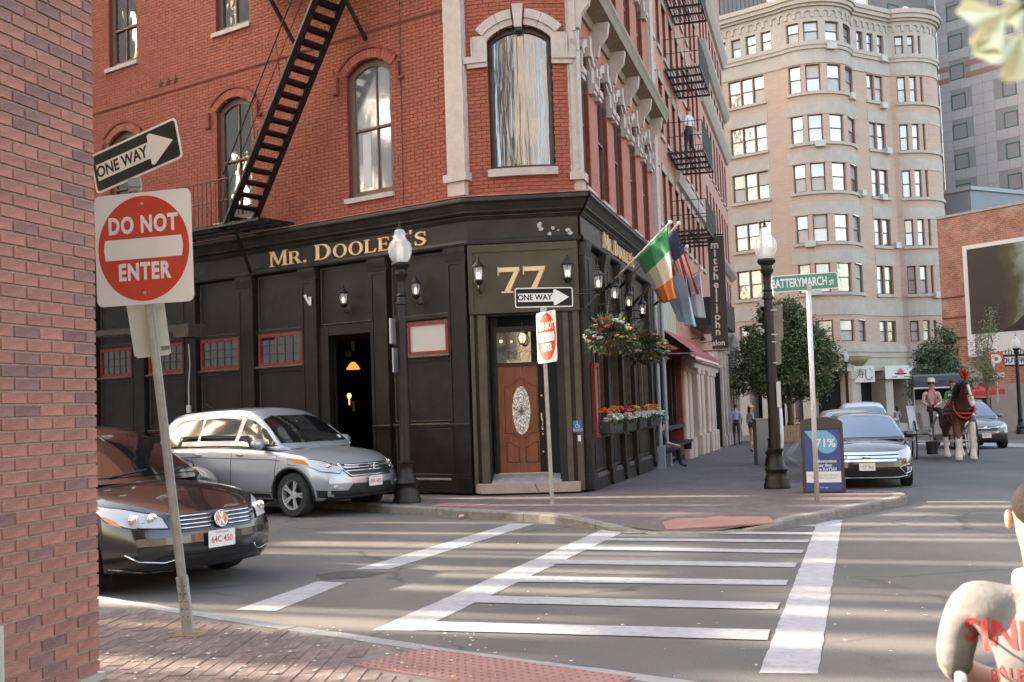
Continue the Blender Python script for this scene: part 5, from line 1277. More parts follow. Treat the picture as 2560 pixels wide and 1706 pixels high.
def wall_lantern(fr,s,n,t,label,k=1.0):
 p=fr.p(s,n,t);T=thing('wall_lantern',label,'wall lantern',p,math.atan2(fr.n.y,fr.n.x)-math.pi/2,'coach lanterns along the pub front');T.scale=(k,k,k)
 for me,nm in zip(LM,('housing','bracket','pane','bulb')):
  o=bpy.data.objects.new(nm,me);COL.objects.link(o);o.parent=T
 return T
wall_lantern(FL,3.05,.02,3.84,'wall lantern above the dark side doorway of the pub',1.0)
wall_lantern(FL,1.16,.02,3.86,'wall lantern just right of the left acorn lamp post',1.0)
wall_lantern(FC,.20,.125,4.00,'wall lantern at the left of the number board',1.12)
wall_lantern(FC,1.83,.125,3.97,'wall lantern at the right of the number board',1.12)
# street side lanterns stand out on long scrolled arms
def arm_lantern(s,t,n,label):
 T=thing('wall_lantern',label,'wall lantern',FR.p(s,.02,t),0,'coach lanterns along the pub front')
 mb=MB();mb.tube([FR.p(s,.02,t),FR.p(s,n,t)],.012,6);mb.tube([FR.p(s,.02,t-.28),FR.p(s,n*.6,t-.25),FR.p(s,n,t)],.009,6);mb.ell(FR.p(s,.03,t),(.03,.03,.15),8)
 mb.tube([FR.p(s,.1+.07*math.cos(q),t-.1+.07*math.sin(q))for q in np.linspace(0,5,10)],.006,5);mb.build('arm',IR,T)
 Mx=Matrix.Translation(FR.p(s,n-.17,t+.06))@Matrix.Rotation(math.atan2(FR.n.y,FR.n.x)-math.pi/2,4,'Z')
 for me,nm in zip((LM[0],LM[2],LM[3]),('housing','pane','bulb')):inst(me,nm,T,Mx)
def arm_at(x,y,n,label):
 s,t=FR.st(x,y,n);arm_lantern(s,t,n,label)
for(x,y),w_ in zip(((1497,733),(1538,759),(1573,777),(1607,796)),('nearest to the number board','second along the street side, left of the larger flower basket','third along the street side, below the tricolour flag pole','farthest along the street side beside the downpipe')):
 arm_at(x,y,.62,'arm-mounted wall lantern '+w_)
 # downpipes
pm=mat('pipe_bluegrey',(.24,.27,.31),.45,var=.1,vscale=4)
for s_,lb in((8.75,'nearer'),(10.0,'farther')):
 mb=MB();mb.tube([FR.p(s_,.14,4.9),FR.p(s_,.14,.55)],.055,10);mb.box(FR,s_-.09,s_+.09,.05,.25,-.15,.55);mb.lathe([(.075,-.05),(.08,.0),(.075,.05)],FR.p(s_,.14,1.25),12)
 solo(mb,'downpipe',pm,lb+' grey-blue downpipe between the pub and the restaurant','pipe',FR.p(s_,.14,-.1),smooth=40)
 # ================================================================== flags
def wallpoint(x,y,n):s,t=FR.st(x,y,n);return FR.p(s,n,t)
def flagpole(p0,p1,label):
 T=thing('flag',label,'flag',p0)
 mb=MB();mb.tube([p0,p1],.018,8);mb.ell(p1,(.035,.035,.035),10);mb.build('pole',mat('white_pole',(.62,.60,.57),.5),T,smooth=True)
 mb=MB();d=(p1-p0);mb.tube([p0-d*.02,p0+d*.1],.03,8);mb.build('socket',IR,T,smooth=True)
 return T
def cloth(T,A_,B_,C_,D_,mats,zone,nu=28,nv=22,wave=.05,seed=0,name='cloth',fold=3.0):
 """A-B along the pole (A tip side), D below A, C below B; u along A->B, v downwards"""
 mb=MB();rr=random.Random(seed);ph=rr.uniform(0,6)
 nrm=(B_-A_).cross(D_-A_).normalized();vs=[]
 for j in range(nv+1):
  for i in range(nu+1):
   u,v=i/nu,j/nv;p=(A_*(1-u)+B_*u)*(1-v)+(D_*(1-u)+C_*u)*v
   w_=wave*v*(math.sin(u*fold*6.28+ph+v*1.5)+.4*math.sin(u*fold*13+v*3));vs.append(p+nrm*w_+Vector((0,0,-.06))*math.sin(u*3.14)*v*0.4)
 base=len(mb.v);mb.v+=vs
 for j in range(nv):
  for i in range(nu):
   mb.f.append([base+j*(nu+1)+i,base+j*(nu+1)+i+1,base+(j+1)*(nu+1)+i+1,base+(j+1)*(nu+1)+i]);mb.m.append(zone((i+.5)/nu,(j+.5)/nv))
 o=mb.build(name,mats,T,smooth=True)
 md=o.modifiers.new('thickness','SOLIDIFY');md.thickness=.004
 return o
cl=lambda n,c:mat('cloth_'+n,c,.8,var=.06,vscale=6)
# Irish tricolour
p0,p1=wallpoint(1515,722,.35),wallpoint(1676,556,2.0)
T=flagpole(p0,p1,'green white and orange tricolour hanging from the pole nearest the camera')
def onpole(k):return p0.lerp(p1,k)
nn_=1.65
Af,Bf=wallpoint(1668,567,1.95),wallpoint(1592,648,1.2)
Df,Cf=wallpoint(1692,745,1.9),wallpoint(1655,757,1.25)
cloth(T,Af,Bf,Cf,Df,[cl('green',(.05,.34,.17)),cl('cream',(.85,.80,.75)),cl('orange',(.95,.27,.08))],lambda u,v:0 if v<.33 else(1 if v<.68 else 2),wave=.045,seed=2)
# Stars and stripes behind it
p0,p1=wallpoint(1553,716,.35),wallpoint(1697,558,2.0)
T=flagpole(p0,p1,'stars and stripes flag hanging just behind the green white orange flag')
Af,Bf=wallpoint(1692,570,1.95),wallpoint(1645,628,1.25);Df,Cf=wallpoint(1742,732,2.05),wallpoint(1692,756,1.45)
co_=cloth(T,Af,Bf,Cf,Df,[cl('navy',(.035,.04,.12)),cl('red',(.62,.03,.05)),cl('cream',(.85,.80,.75))],lambda u,v:0 if v<.36 and u<.54 else(1 if int(u*13)%2==0 else 2),nu=39,wave=.04,seed=5,fold=2)
stm=MB()
for j in range(7):
 for i in range(5):
  u,v=(.5*(i+(.5 if j%2 else 0))/5+.03),.03+.055*j;p=(Af*(1-u)+Bf*u)*(1-v)+(Df*(1-u)+Cf*u)*v;q=p-FR.n*0-Vector((0,.06,0))
  xx=(Bf-Af).normalized();yy=(Df-Af).normalized()
  pts=[q+(xx*math.cos(k*math.pi/5)+yy*math.sin(k*math.pi/5))*(.028 if k%2==0 else.012)for k in range(10)];stm.add(pts,[tuple(range(10))])
so_=stm.build('star',cl('cream',(.85,.80,.75)),co_);so_['kind']='stuff'
# pale blue flag
p0,p1=wallpoint(1586,757,.35),wallpoint(1717,617,2.0)
T=flagpole(p0,p1,'pale blue flag hanging lowest behind the striped flag')
Af,Bf=wallpoint(1712,640,1.9),wallpoint(1665,730,1.3);Df,Cf=wallpoint(1737,818,2.0),wallpoint(1700,800,1.55)
cloth(T,Af,Bf,Cf,Df,[cl('paleblue',(.34,.48,.58)),cl('blueA',(.10,.18,.30))],lambda u,v:0,wave=.05,seed=8,fold=2)
p0,p1=wallpoint(1636,762,.35),wallpoint(1754,672,2.0)
T=flagpole(p0,p1,'white flag with a small blue emblem hanging nearest the black salon sign')
Af,Bf=wallpoint(1750,680,1.95),wallpoint(1712,712,1.4);Df,Cf=wallpoint(1762,795,2.1),wallpoint(1728,788,1.7)
cloth(T,Af,Bf,Cf,Df,[cl('white',(.85,.87,.88)),cl('blueA',(.10,.18,.30))],lambda u,v:1 if.3<v<.46 and.1<u<.85 and int(u*14+v*9)%3 else 0,wave=.03,seed=9,fold=1.2)
# ================================================================== flower baskets and boxes
leafm=mat('basket_leaf',(.045,.075,.030),.6,var=.5,vscale=9,objvar=.1);leaf2=mat('basket_leaf_pale',(.15,.19,.085),.6,var=.4,vscale=9);leaf3=mat('basket_leaf_dark',(.02,.035,.016),.6,var=.4,vscale=9)
fl_=dict(red=mat('red_bloom',(.50,.02,.02),.6,var=.3,vscale=12),white=mat('white_bloom',(.66,.66,.62),.6,var=.12,vscale=12),yellow=mat('yellow_bloom',(.62,.46,.14),.6,var=.2,vscale=12),orange=mat('orange_bloom',(.80,.20,.03),.6,var=.3,vscale=12),pink=mat('pink_bloom',(.60,.12,.14),.6))
def leafquad(mb,p,d,l,w_,m=0,rr=RND):
 d=d.normalized();s_=d.cross(Vector((rr.uniform(-1,1),rr.uniform(-1,1),rr.uniform(-1,1)))).normalized();up=s_.cross(d)
 a=p+d*l*.45+s_*w_/2-up*w_*.15;b_=p+d*l*.45-s_*w_/2-up*w_*.15;c=p+d*l-up*l*.15;k=p+d*l*.5+up*w_*.1
 mb.add([p,a,c,b_,k],[(0,1,4),(1,2,4),(2,3,4),(3,0,4)],m)
def bloom(parent,p,r,m,rr,name='bloom'):
 mb=MB();n=6
 for ringi,(rr_,z,k)in enumerate(((r,.1*r,6),(r*.6,.4*r,5))):
  for i in range(k):
   a=i*2*math.pi/k+ringi*.5;d=Vector((math.cos(a),math.sin(a),.25+ringi*.6))
   leafquad(mb,p+Vector((0,0,z*.3)),d,rr_,rr_*.95,0,rr)
 mb.ell(p+Vector((0,0,r*.2)),(r*.35,)*3,6,rings=4)
 return mb.build(name,m,parent)
def basket(c,r,label,seed,nleaf=900):
 rr=random.Random(seed);T=thing('flower_basket',label,'hanging basket',c,0,'flower baskets hung on the pub front')
 mb=MB();mb.lathe([(.05,-.26),(.16,-.22),(.24,-.1),(.26,0),(.24,0)],c-Vector((0,0,.12)),16);mb.build('coir_bowl',mat('coir',(.12,.055,.03),.9,var=.3,vscale=20),T)
 mb=MB()
 for a in(0,2.1,4.2):mb.tube([c+Vector((.24*math.cos(a),.24*math.sin(a),-.1)),c+Vector((0,0,.75))],.004,4)
 mb.tube([c+Vector((0,0,.75)),c+Vector((0,0,.8))-FR.n*.5],.012,6);mb.build('chain',IR,T)
 mb=MB()
 for k in range(nleaf):
  a=rr.uniform(0,6.283);e=math.asin(rr.uniform(-.75,1));q=Vector((math.cos(a)*math.cos(e),math.sin(a)*math.cos(e),math.sin(e)));rad=r*rr.uniform(.35,1.0)*(1+.25*math.sin(3*a+seed));p=c+Vector((q.x*rad,q.y*rad,q.z*rad*.62-.02))
  if q.z<-.1:p.z-=rr.uniform(0,.18)*r/.5
  leafquad(mb,p,q+Vector((rr.uniform(-.6,.6),rr.uniform(-.6,.6),rr.uniform(-.9,.3))),rr.uniform(.06,.14),rr.uniform(.02,.055),rr.choice((0,0,2,1)),rr)
 for k in range(26):
  a=rr.uniform(0,6.283);d=Vector((math.cos(a)*.5,math.sin(a)*.5,1));p=c+Vector((math.cos(a)*r*.25,math.sin(a)*r*.25,r*.3))
  for j in range(4):leafquad(mb,p+d*j*.05,d+Vector((rr.uniform(-.4,.4),rr.uniform(-.4,.4),0)),.12,.022,1,rr)
 tag(mb.build('foliage',[leafm,leaf2,leaf3],T),kind='stuff')
 for k in range(46):
  a=rr.uniform(0,6.283);e=math.asin(rr.uniform(-.5,1));q=Vector((math.cos(a)*math.cos(e),math.sin(a)*math.cos(e),math.sin(e)*.62));m=fl_[rr.choice(('red','red','white','white','yellow','white','pink'))]
  bloom(T,c+q*r*rr.uniform(.9,1.12),rr.uniform(.04,.085),m,rr)
 return T
s_,t_=FR.st(1528,836,.75);basket(FR.p(s_,.75,t_),.41,'larger hanging flower basket with red white and yellow blooms',3,1300)
s_,t_=FR.st(1618,868,.75);basket(FR.p(s_,.75,t_),.42,'smaller-looking hanging flower basket farther along beside the downpipe',6,1100)
def fbox(s0,s1,label,seed):
 rr=random.Random(seed);T=thing('window_box',label,'flower box',FR.p((s0+s1)/2,.24,1.1),0,'window boxes on the street-side ledge');z0=1.11
 mb=MB()
 mb.box(FR,s0,s1,.10,.36,z0+.02,z0+.05)
 for a,b_,c,d in((s0,s1,.10,.12),(s0,s1,.34,.36),(s0,s0+.02,.12,.34),(s1-.02,s1,.12,.34)):mb.box(FR,a,b_,c,d,z0+.05,z0+.24)
 k=s0+.08
 while k<s1:mb.box(FR,k,k+.02,.36,.366,z0+.03,z0+.25);k+=.16
 mb.build('planter',mat('planter_iron',(.014,.014,.012),.5),T)
 mb=MB()
 for k in range(int(300*(s1-s0))):
  p=FR.p(rr.uniform(s0,s1),rr.uniform(.08,.42),z0+rr.uniform(.16,.30));leafquad(mb,p,Vector((rr.uniform(-1,1),rr.uniform(-1,1),rr.uniform(-.4,1))),.07,.03,rr.choice((0,1,2)),rr)
 tag(mb.build('foliage',[leafm,leaf2,leaf3],T),kind='stuff')
 n=int(26*(s1-s0))
 for k in range(n):
  a=s0+(s1-s0)*(k+rr.random())/n
  bloom(T,FR.p(a,rr.uniform(.22,.46),z0+rr.uniform(.24,.36)),rr.uniform(.05,.075),fl_['white'],rr)
  if k%2==0:bloom(T,FR.p(a,rr.uniform(.12,.36),z0+rr.uniform(.40,.50)),rr.uniform(.05,.075),fl_[rr.choice(('orange','orange','yellow','red','pink'))],rr)
for k,(a,b_,l)in enumerate(((.55,1.9,'window box nearest the red notice case'),(2.42,3.6,'second window box from the corner with greener leaves'),(4.1,5.2,'third window box from the corner'),(5.75,7.4,'window box nearest the downpipes'))):fbox(a,b_,l+', orange over white flowers',20+k)
# ================================================================== the row beyond the pub
rowd=tuple(DR)
M_['rowbrick']=brickmat('row_brick',(.46,.22,.165),(.40,.18,.135),(.42,.27,.22),d=rowd,var=.14)
M_['rowbrick2']=brickmat('row_brick_rose',(.48,.26,.21),(.43,.22,.18),(.44,.31,.26),d=rowd,var=.12)
M_['cream']=mat('cream_shop_paint',(.50,.385,.31),.6,var=.1,vscale=2,dirt=(.30,.21,.16),dscale=2.5,damt=.4)
def building(name,label,s0,s1,top,wm,opens,gz_=-.5,t_start=0.0,back=9):
 B=thing(name,label,'building',FR.p((s0+s1)/2,0,gz_))
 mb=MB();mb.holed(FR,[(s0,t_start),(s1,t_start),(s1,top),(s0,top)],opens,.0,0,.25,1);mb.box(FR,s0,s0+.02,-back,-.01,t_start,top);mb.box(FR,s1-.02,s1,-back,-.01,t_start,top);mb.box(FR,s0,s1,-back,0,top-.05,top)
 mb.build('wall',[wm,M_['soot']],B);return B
cols2=[11.35,12.85,14.35,16.0,17.65,19.3,20.95,22.6,24.25];fl2=[(6.85,8.50),(9.62,11.32),(12.35,14.05),(15.1,16.8),(17.85,19.4)]
op2=[[(c-.42,a),(c+.42,a),(c+.42,b_),(c-.42,b_)]for c in cols2 for a,b_ in fl2]
B2_=building('brick_building','red brick building with iron balconies between the pub and the salon sign',10.72,25.9,21.5,M_['rowbrick'],op2,t_start=3.35)
for c in cols2:
 for j,(a,b_)in enumerate(fl2):
  window(FR,B2_,[(c-.42,a),(c+.42,a),(c+.42,b_),(c-.42,b_)],n=-.08,fw=.06,fm=M_['greywin'],mid=(a+b_)/2,sill=(c-.48,c+.48),sill_t=.12,gm=M_['refl']if(j+int(c))%2 else M_['paneL'])
  MB().box(FR,c-.50,c+.50,-.02,.035,b_+.003,b_+.22).build('lintel',M_['stone2'],B2_)
MB().prof(FR,15.5,25.9,[(0,8.72),(.14,8.76),(.20,8.95),(.20,9.10),(0,9.18)]).build('stone_band',M_['stone'],B2_)
MB().prof(FR,10.7,25.9,[(-.02,20.7),(.3,20.9),(.5,21.2),(.5,21.5),(-.02,21.5)]).build('cornice',M_['stone2'],B2_)
# ground floors
GF=thing('restaurant_front','dark restaurant front with a red surround and low bench under the red awning','shopfront',FR.p(12,0,-.1))
MB().box(FR,8.6,14.75,-.5,-.35,-.3,3.35).box(FR,8.6,10.3,-.35,-.02,3.0,5.5).build('wall',TB,GF)
MB().box(FR,10.3,14.7,-.3,-.02,.0,.22).box(FR,10.3,14.7,-.3,.1,.88,1.0).box(FR,10.3,14.6,-.3,.34,.42,.50).box(FR,10.4,10.5,0,.3,.2,.42).box(FR,14.4,14.5,0,.3,.2,.42).build('bench',T2,GF)
MB().box(FR,11.0,11.9,.08,.10,.05,.40).box(FR,12.9,14.2,.08,.10,.05,.40).build('red_panel',M_['redtrim'],GF)
MB().box(FR,14.55,14.85,-.3,.06,-.3,3.3).build('red_jamb',M_['redtrim'],GF)
for a in(10.9,11.9,12.9,13.9):MB().box(FR,a,a+.12,-.34,-.05,1.0,3.0).build('mullion',TB,GF)
MB().box(FR,10.4,14.6,-.33,-.3,1.0,3.0).build('pane',M_['paneL'],GF)
gp_m=mat('pale_green_board',(.36,.37,.27),.6,var=.08,vscale=4)
for k in range(9):a=10.35+k*.41;MB().box(FR,a,a+.37,-.02,.03,3.45,5.9).build('green_board',gp_m,GF)
MB().box(FR,10.3,14.1,-.1,-.02,3.4,6.0).build('board_backing',M_['greywin'],GF)
# awning
aw=thing('awning','red sloping fabric awning with faded white lettering over the restaurant','awning',FR.p(14,.4,3.3))
mb=MB();A0,A1=10.4,17.8
mb.add([FR.p(A0,.03,3.72),FR.p(A1,.03,3.72),FR.p(A1,.95,3.00),FR.p(A0,.95,3.00),FR.p(A0,.95,2.80),FR.p(A1,.95,2.80)],[(0,1,2,3),(3,2,5,4)])
o=mb.build('canopy',mat('awning_red',(.34,.075,.065),.75,var=.12,vscale=3),aw);o.modifiers.new('t','SOLIDIFY').thickness=.01
mb=MB();mb.tube([FR.p(A0,.02,3.0),FR.p(A0,.95,2.98)],.015,6);mb.tube([FR.p(A1,.02,3.0),FR.p(A1,.95,2.98)],.015,6);mb.build('awning_arm',M_['galv'],aw)
mb=MB();mb.box(FR,A0+.1,A1-.1,.955,.962,2.84,2.90);mb.build('white_stripe',M_['white'],aw)
sl_=(FR.p(0,.95,3.0)-FR.p(0,.03,3.72)).normalized();Ma=basis(FR.p(14.2,.50,3.365),-FR.d*-1,-sl_)
text('BISTRO',.34,basis(FR.p(14.1,.505,3.372),FR.d,-sl_),mat('faded_awning_text',(.55,.35,.32),.7),'lettering',aw,ext=.002)
# salon front in cream
SF=thing('salon_front','cream painted salon shopfront with panelled pilasters','shopfront',FR.p(20,0,-.3))
MB().box(FR,14.9,25.7,-.6,-.3,-.5,3.3).build('wall',M_['cream'],SF)
for a,b_ in((14.95,15.9),(16.2,17.1),(18.9,19.9),(20.3,21.3),(22.4,23.4),(23.8,24.7),(25.0,25.6)):
 o=MB().box(FR,a,b_,-.35,.10,-.4,2.8).box(FR,a-.06,b_+.06,-.35,.2,-.45,.48).box(FR,a-.03,b_+.03,-.3,.15,2.62,2.8).build('pilaster',M_['cream'],SF)
 MB().box(FR,a+.12,b_-.12,.10,.115,.65,2.5).box(FR,a+.1,b_-.1,.20,.212,-.3,.38).build('pilaster_panel',M_['cream'],o)
MB().box(FR,17.15,18.85,-.3,-.28,.5,2.7).box(FR,21.4,22.3,-.3,-.28,.5,2.7).build('pane',M_['paneL'],SF)
MB().prof(FR,14.9,27.0,[(-.1,2.8),(.14,2.8),(.16,2.95),(.28,3.0),(.30,3.1),(-.1,3.12)]).build('fascia',M_['cream'],SF)
MB().box(FR,15,30,-.1,.04,3.12,3.5).build('brick_band',M_['rowbrick'],SF)
for a,w_ in((19.0,1.6),(22.2,2.3)):MB().box(FR,a,a+w_,.12,.22,3.14,3.50).build('sign_box',mat('sign_box_cream',(.48,.43,.38),.6),SF)
MB().box(FR,25.7,28.9,-1.5,-1.4,-.5,3.1).box(FR,25.7,25.9,-1.4,.05,-.5,3.1).box(FR,28.7,28.9,-1.4,.05,-.5,3.1).build('dark_portal',TB,SF)
for a in(17.5,20.6):mb=MB();mb.tube([FR.p(a,.1,3.75),FR.p(a,.45,3.8)],.015,6);mb.lathe([(.02,.12),(.10,.02),(.12,-.02),(.1,-.03)],FR.p(a,.5,3.72),12);mb.build('spot_lamp',IR,SF)
# third building : rose brick over white stone columns
cols3=[27.2+1.55*k for k in range(8)];fl3=[(5.5,7.6),(8.6,10.8),(11.6,13.8),(15.0,16.2),(17.0,19.0)]
op3=[[(c-.38,a),(c+.38,a),(c+.38,b_),(c-.38,b_)]for c in cols3 for a,b_ in fl3]
B3_=building('brick_building','taller rose brick building with stone bands at the far end of the row',25.9,39.3,24,M_['rowbrick2'],op3,t_start=3.3)
for c in cols3:
 for j,(a,b_)in enumerate(fl3):
  window(FR,B3_,[(c-.38,a),(c+.38,a),(c+.38,b_),(c-.38,b_)],n=-.10,fw=.06,fm=M_['darkwin'],mid=(a+b_)/2,sill=(c-.44,c+.44),sill_t=.1)
for t_,h_ in((14.1,.55),(16.35,.4),(19.3,.6),(23.2,.8),(4.3,.5),(7.85,.3)):MB().prof(FR,25.9,39.3,[(0,t_),(.12,t_+.05),(.30,t_+h_*.7),(.34,t_+h_),(0,t_+h_+.05)]).build('stone_band',M_['stone'],B3_)
for a in(28.95,30.6,32.3,34.0,35.7,37.4,38.9):MB().box(FR,a,a+.42,-.5,.15,-.7,4.3).box(FR,a-.08,a+.5,-.5,.22,-.7,.1).box(FR,a-.08,a+.5,-.5,.22,3.8,4.1).build('stone_pilaster',M_['stone'],B3_)
MB().box(FR,28.9,39.3,-.6,-.4,-.7,4.3).build('shop_backing',M_['hall'],B3_)
# iron balconies with ladders
def balcony(t,s0,s1,label,stairs=False):
 T=thing('iron_balcony',label,'fire escape',FR.p((s0+s1)/2,.5,t),0,'iron balconies up the brick front')
 mb=MB()
 for n_ in(.05,.55,1.1):mb.box(FR,s0,s1,n_-.025,n_+.025,t-.06,t)
 k=s0
 while k<=s1:mb.box(FR,k-.03,k+.03,.03,1.12,t-.10,t-.04);k+=(s1-s0)/4
 for j in range(14):n_=.05+j*.08;mb.box(FR,s0,s1,n_,n_+.025,t,t+.015)
 mb.build('platform',IR,T);mb=MB()
 for z in(.45,.9):mb.tube([FR.p(s0,.04,t+z),FR.p(s0,1.1,t+z),FR.p(s1,1.1,t+z),FR.p(s1,.04,t+z)],.012,5)
 n=int((s1-s0)/.12)
 for j in range(n+1):a=s0+(s1-s0)*j/n;mb.tube([FR.p(a,1.1,t),FR.p(a,1.1,t+.9)],.008,4)
 for j in range(1,5):
  n_=1.1*j/5
  for a in(s0,s1):mb.tube([FR.p(a,n_,t),FR.p(a,n_,t+.9)],.008,4)
 mb.build('railing',IR,T)
 if stairs:
  mb=MB();a,b_=FR.p(s0+.4,.85,t-2.4),FR.p(s1-.5,.85,t)
  for dn in(-.22,.22):mb.bar(a+FR.n*dn,b_+FR.n*dn,.03,.12)
  for j in range(10):q=a.lerp(b_,(j+.5)/10);mb.bar(q-FR.n*.22,q+FR.n*.22,.18,.02)
  mb.build('stair',IR,T)
 return T
balcony(6.95,14.0,17.4,'lowest iron balcony just above the black salon sign',False);balcony(9.38,13.9,17.2,'second iron balcony, with a person in a white top standing on it')
balcony(12.0,13.9,17.2,'third iron balcony high on the red brick building');balcony(14.55,13.9,17.2,'topmost iron balcony at the upper edge of the photograph')
# small iron canopy by the salon sign
mb=MB();mb.box(FR,18.0,23.0,.05,1.2,4.22,4.30)
for k in range(12):mb.box(FR,18.0+k*.45,18.05+k*.45,.05,1.2,4.30,5.2)if k in(0,11)else None
mb.box(FR,18,23,1.17,1.2,4.3,5.15)
solo(mb,'iron_canopy',IR,'low black iron balcony box left of the salon sign','balcony',FR.p(20,.6,4.2))
# blade sign
bs=16.2;FB=Fr(FR.p(bs),FR.n,-FR.d)
x0,t0=FB.st(1768,590);x1,t1=FB.st(1806,592);x2,t2=FB.st(1812,873);tb=(t2+FB.st(1775,873)[1])/2;tt=(t0+t1)/2;xm,xw=(x0+x1)/2+.02,abs(x1-x0)/2*1.06
bsg=thing('blade_sign','tall narrow black sign reading mitchell john salon downwards','shop sign',FB.p(xm,0,tb))
MB().box(FB,xm-xw,xm+xw,-.09,.0,tb,tt).build('panel',mat('blade_black',(.028,.022,.020),.5,var=.1,vscale=3),bsg)
mb=MB();mb.tube([FB.p(0,-.04,tt+.05),FB.p(xm+xw,-.04,tt+.05)],.02,6);mb.tube([FB.p(0,-.04,tb-.05),FB.p(xm+xw,-.04,tb-.05)],.02,6);mb.build('bracket',IR,bsg)
H_=tt-tb;letters='mitchell john'.replace(' ','')
yy=[602,636,650,672,690,709,733,749,770,794,815,838,0]
for c,py in zip('mitchelljohn',(607,628,647,664,685,706,726,741,763,786,806,824)):
 px=1786+(py-600)*.040
 a,t_=FB.st(px,py+6);text(c,.34,FB.mat(a,.003,t_),mat('sign_cream_letter',(.60,.54,.47),.5),'letter',bsg,ext=.004,bold=.008,yalign='CENTER')
a,t_=FB.st(1793,858);text('salon',.24,FB.mat(a,.003,t_),mat('sign_cream_letter',(.60,.54,.47),.5),'letter',bsg,ext=.004,bold=.006)
# ================================================================== beige corner block
class Path(Fr):
 def __init__(s,pts):s.pts=[Vector((p[0],p[1],0))for p in pts];s.L=[0];s.bow=None;s.z=Vector((0,0,1));[s.L.append(s.L[-1]+(s.pts[i+1]-s.pts[i]).length)for i in range(len(pts)-1)]
 def seg(s,a):
  i=0
  while i<len(s.pts)-2 and a>s.L[i+1]:i+=1
  return i
 def p(s,a,n=0,t=0):
  i=s.seg(a);d=(s.pts[i+1]-s.pts[i]).normalized();q=s.pts[i]+d*(a-s.L[i])
  def nr(k):
   k=max(0,min(k,len(s.pts)-2));e=(s.pts[k+1]-s.pts[k]).normalized();return Vector((e.y,-e.x,0))
  u=(a-s.L[i])/max(s.L[i+1]-s.L[i],1e-6);N_=nr(i)
  if s.L[i+1]-s.L[i]<1.0:N_=(nr(i)*(1-abs(u-.5))+(nr(i+1)if u>.5 else nr(i-1))*abs(u-.5)).normalized()
  return q+N_*n+s.z*t
dW,dE_=vdir(-2000,1130),vdir(5900,850)
P1=AT(1985,900,75.5);P2=AT(2168,900,76.2);P1.z=P2.z=0
def bulge(a,b_,r,n=14):
 a=Vector((a[0],a[1]));b_=Vector((b_[0],b_[1]));m=(a+b_)/2;h=(b_-a).length/2;nrm=Vector(((b_-a).y,-(b_-a).x)).normalized();c=m-nrm*math.sqrt(r*r-h*h)
 a0=math.atan2(a.y-c.y,a.x-c.x);a1=math.atan2(b_.y-c.y,b_.x-c.x)
 if a1<a0:a1+=2*math.pi
 return[(c.x+r*math.cos(a0+(a1-a0)*k/n),c.y+r*math.sin(a0+(a1-a0)*k/n))for k in range(n+1)]
P0=P1+dW*14;Q1=P2+dE_*3.9;Q2=Q1+dE_*5.0
pts=[(P0.x,P0.y)]+bulge(P1,P2,2.95)+bulge(Q1,Q2,3.1)
BP=Path(pts);sA=14.0;sB=BP.L[15];sC=BP.L[16];sD=BP.L[-1]
def s_at(px,y=500):
 best=None
 for k in range(int(sD*50)):
  a=k/50;q=BP.p(a,0,10)-EYE;x=1280+PX_F*q.dot(CR)/q.dot(_f)
  if best is None or abs(x-px)<best[0]:best=(abs(x-px),a)
 return best[1]
bd_=tuple(dW)
geo_b=mat('beige_brick',(.50,.355,.285),.85,var=.08,vscale=1.2,bump=.1,bscale=8,dirt=(.36,.25,.19),dscale=.5,damt=.45,stretch=(1,1,9))
geo_s=mat('beige_stone',(.46,.405,.355),.85,var=.1,vscale=1.5,dirt=(.32,.255,.23),dscale=.7,damt=.5)
BG=thing('beige_building','tall curved beige brick corner block with rounded bays and rows of sash windows','building',(P1.x,P1.y,-1))
rows=[(26.10,27.42),(22.55,24.42),(19.05,20.95),(15.65,17.60),(12.15,14.05),(8.70,10.70),(5.32,6.80)]
bayw=[]
for x0,x1 in((1995,2027),(2038,2077),(2094,2129),(2139,2157)):bayw.append((s_at(x0),s_at(x1)))
b2w=[(s_at(x0),s_at(x1))for x0,x1 in((2268,2290),(2301,2318),(2327,2334))]
lw=[(8.05+0,9.75),]
lw=[(s_at(1843),s_at(1873)),(s_at(1874),s_at(1903)),(s_at(1904),s_at(1933))]
lt_=[(s_at(a),s_at(b_))for a,b_ in((1818,1842),(1855,1879),(1892,1917),(1930,1956))]
rw=[(s_at(2193),s_at(2211)),(s_at(2213),s_at(2233))];rt_=[(s_at(2172),s_at(2188)),(s_at(2198),s_at(2214)),(s_at(2224),s_at(2240))]
opens=[]
for i,(a,b_)in enumerate(rows):
 L_=bayw+b2w+((lt_+rt_)if i==0 else lw+rw)
 opens.append([(max(s0,.1),s1,a,b_)for s0,s1 in L_]+([(.6,3.2,a,b_)]if i else[(.6,1.5,a,b_),(1.9,2.8,a,b_)]))
TOP=29.3
edges=sorted(set([0,sD]+[e for r in opens for q in r for e in q[:2]]+[BP.L[i]for i in range(len(BP.L))]))
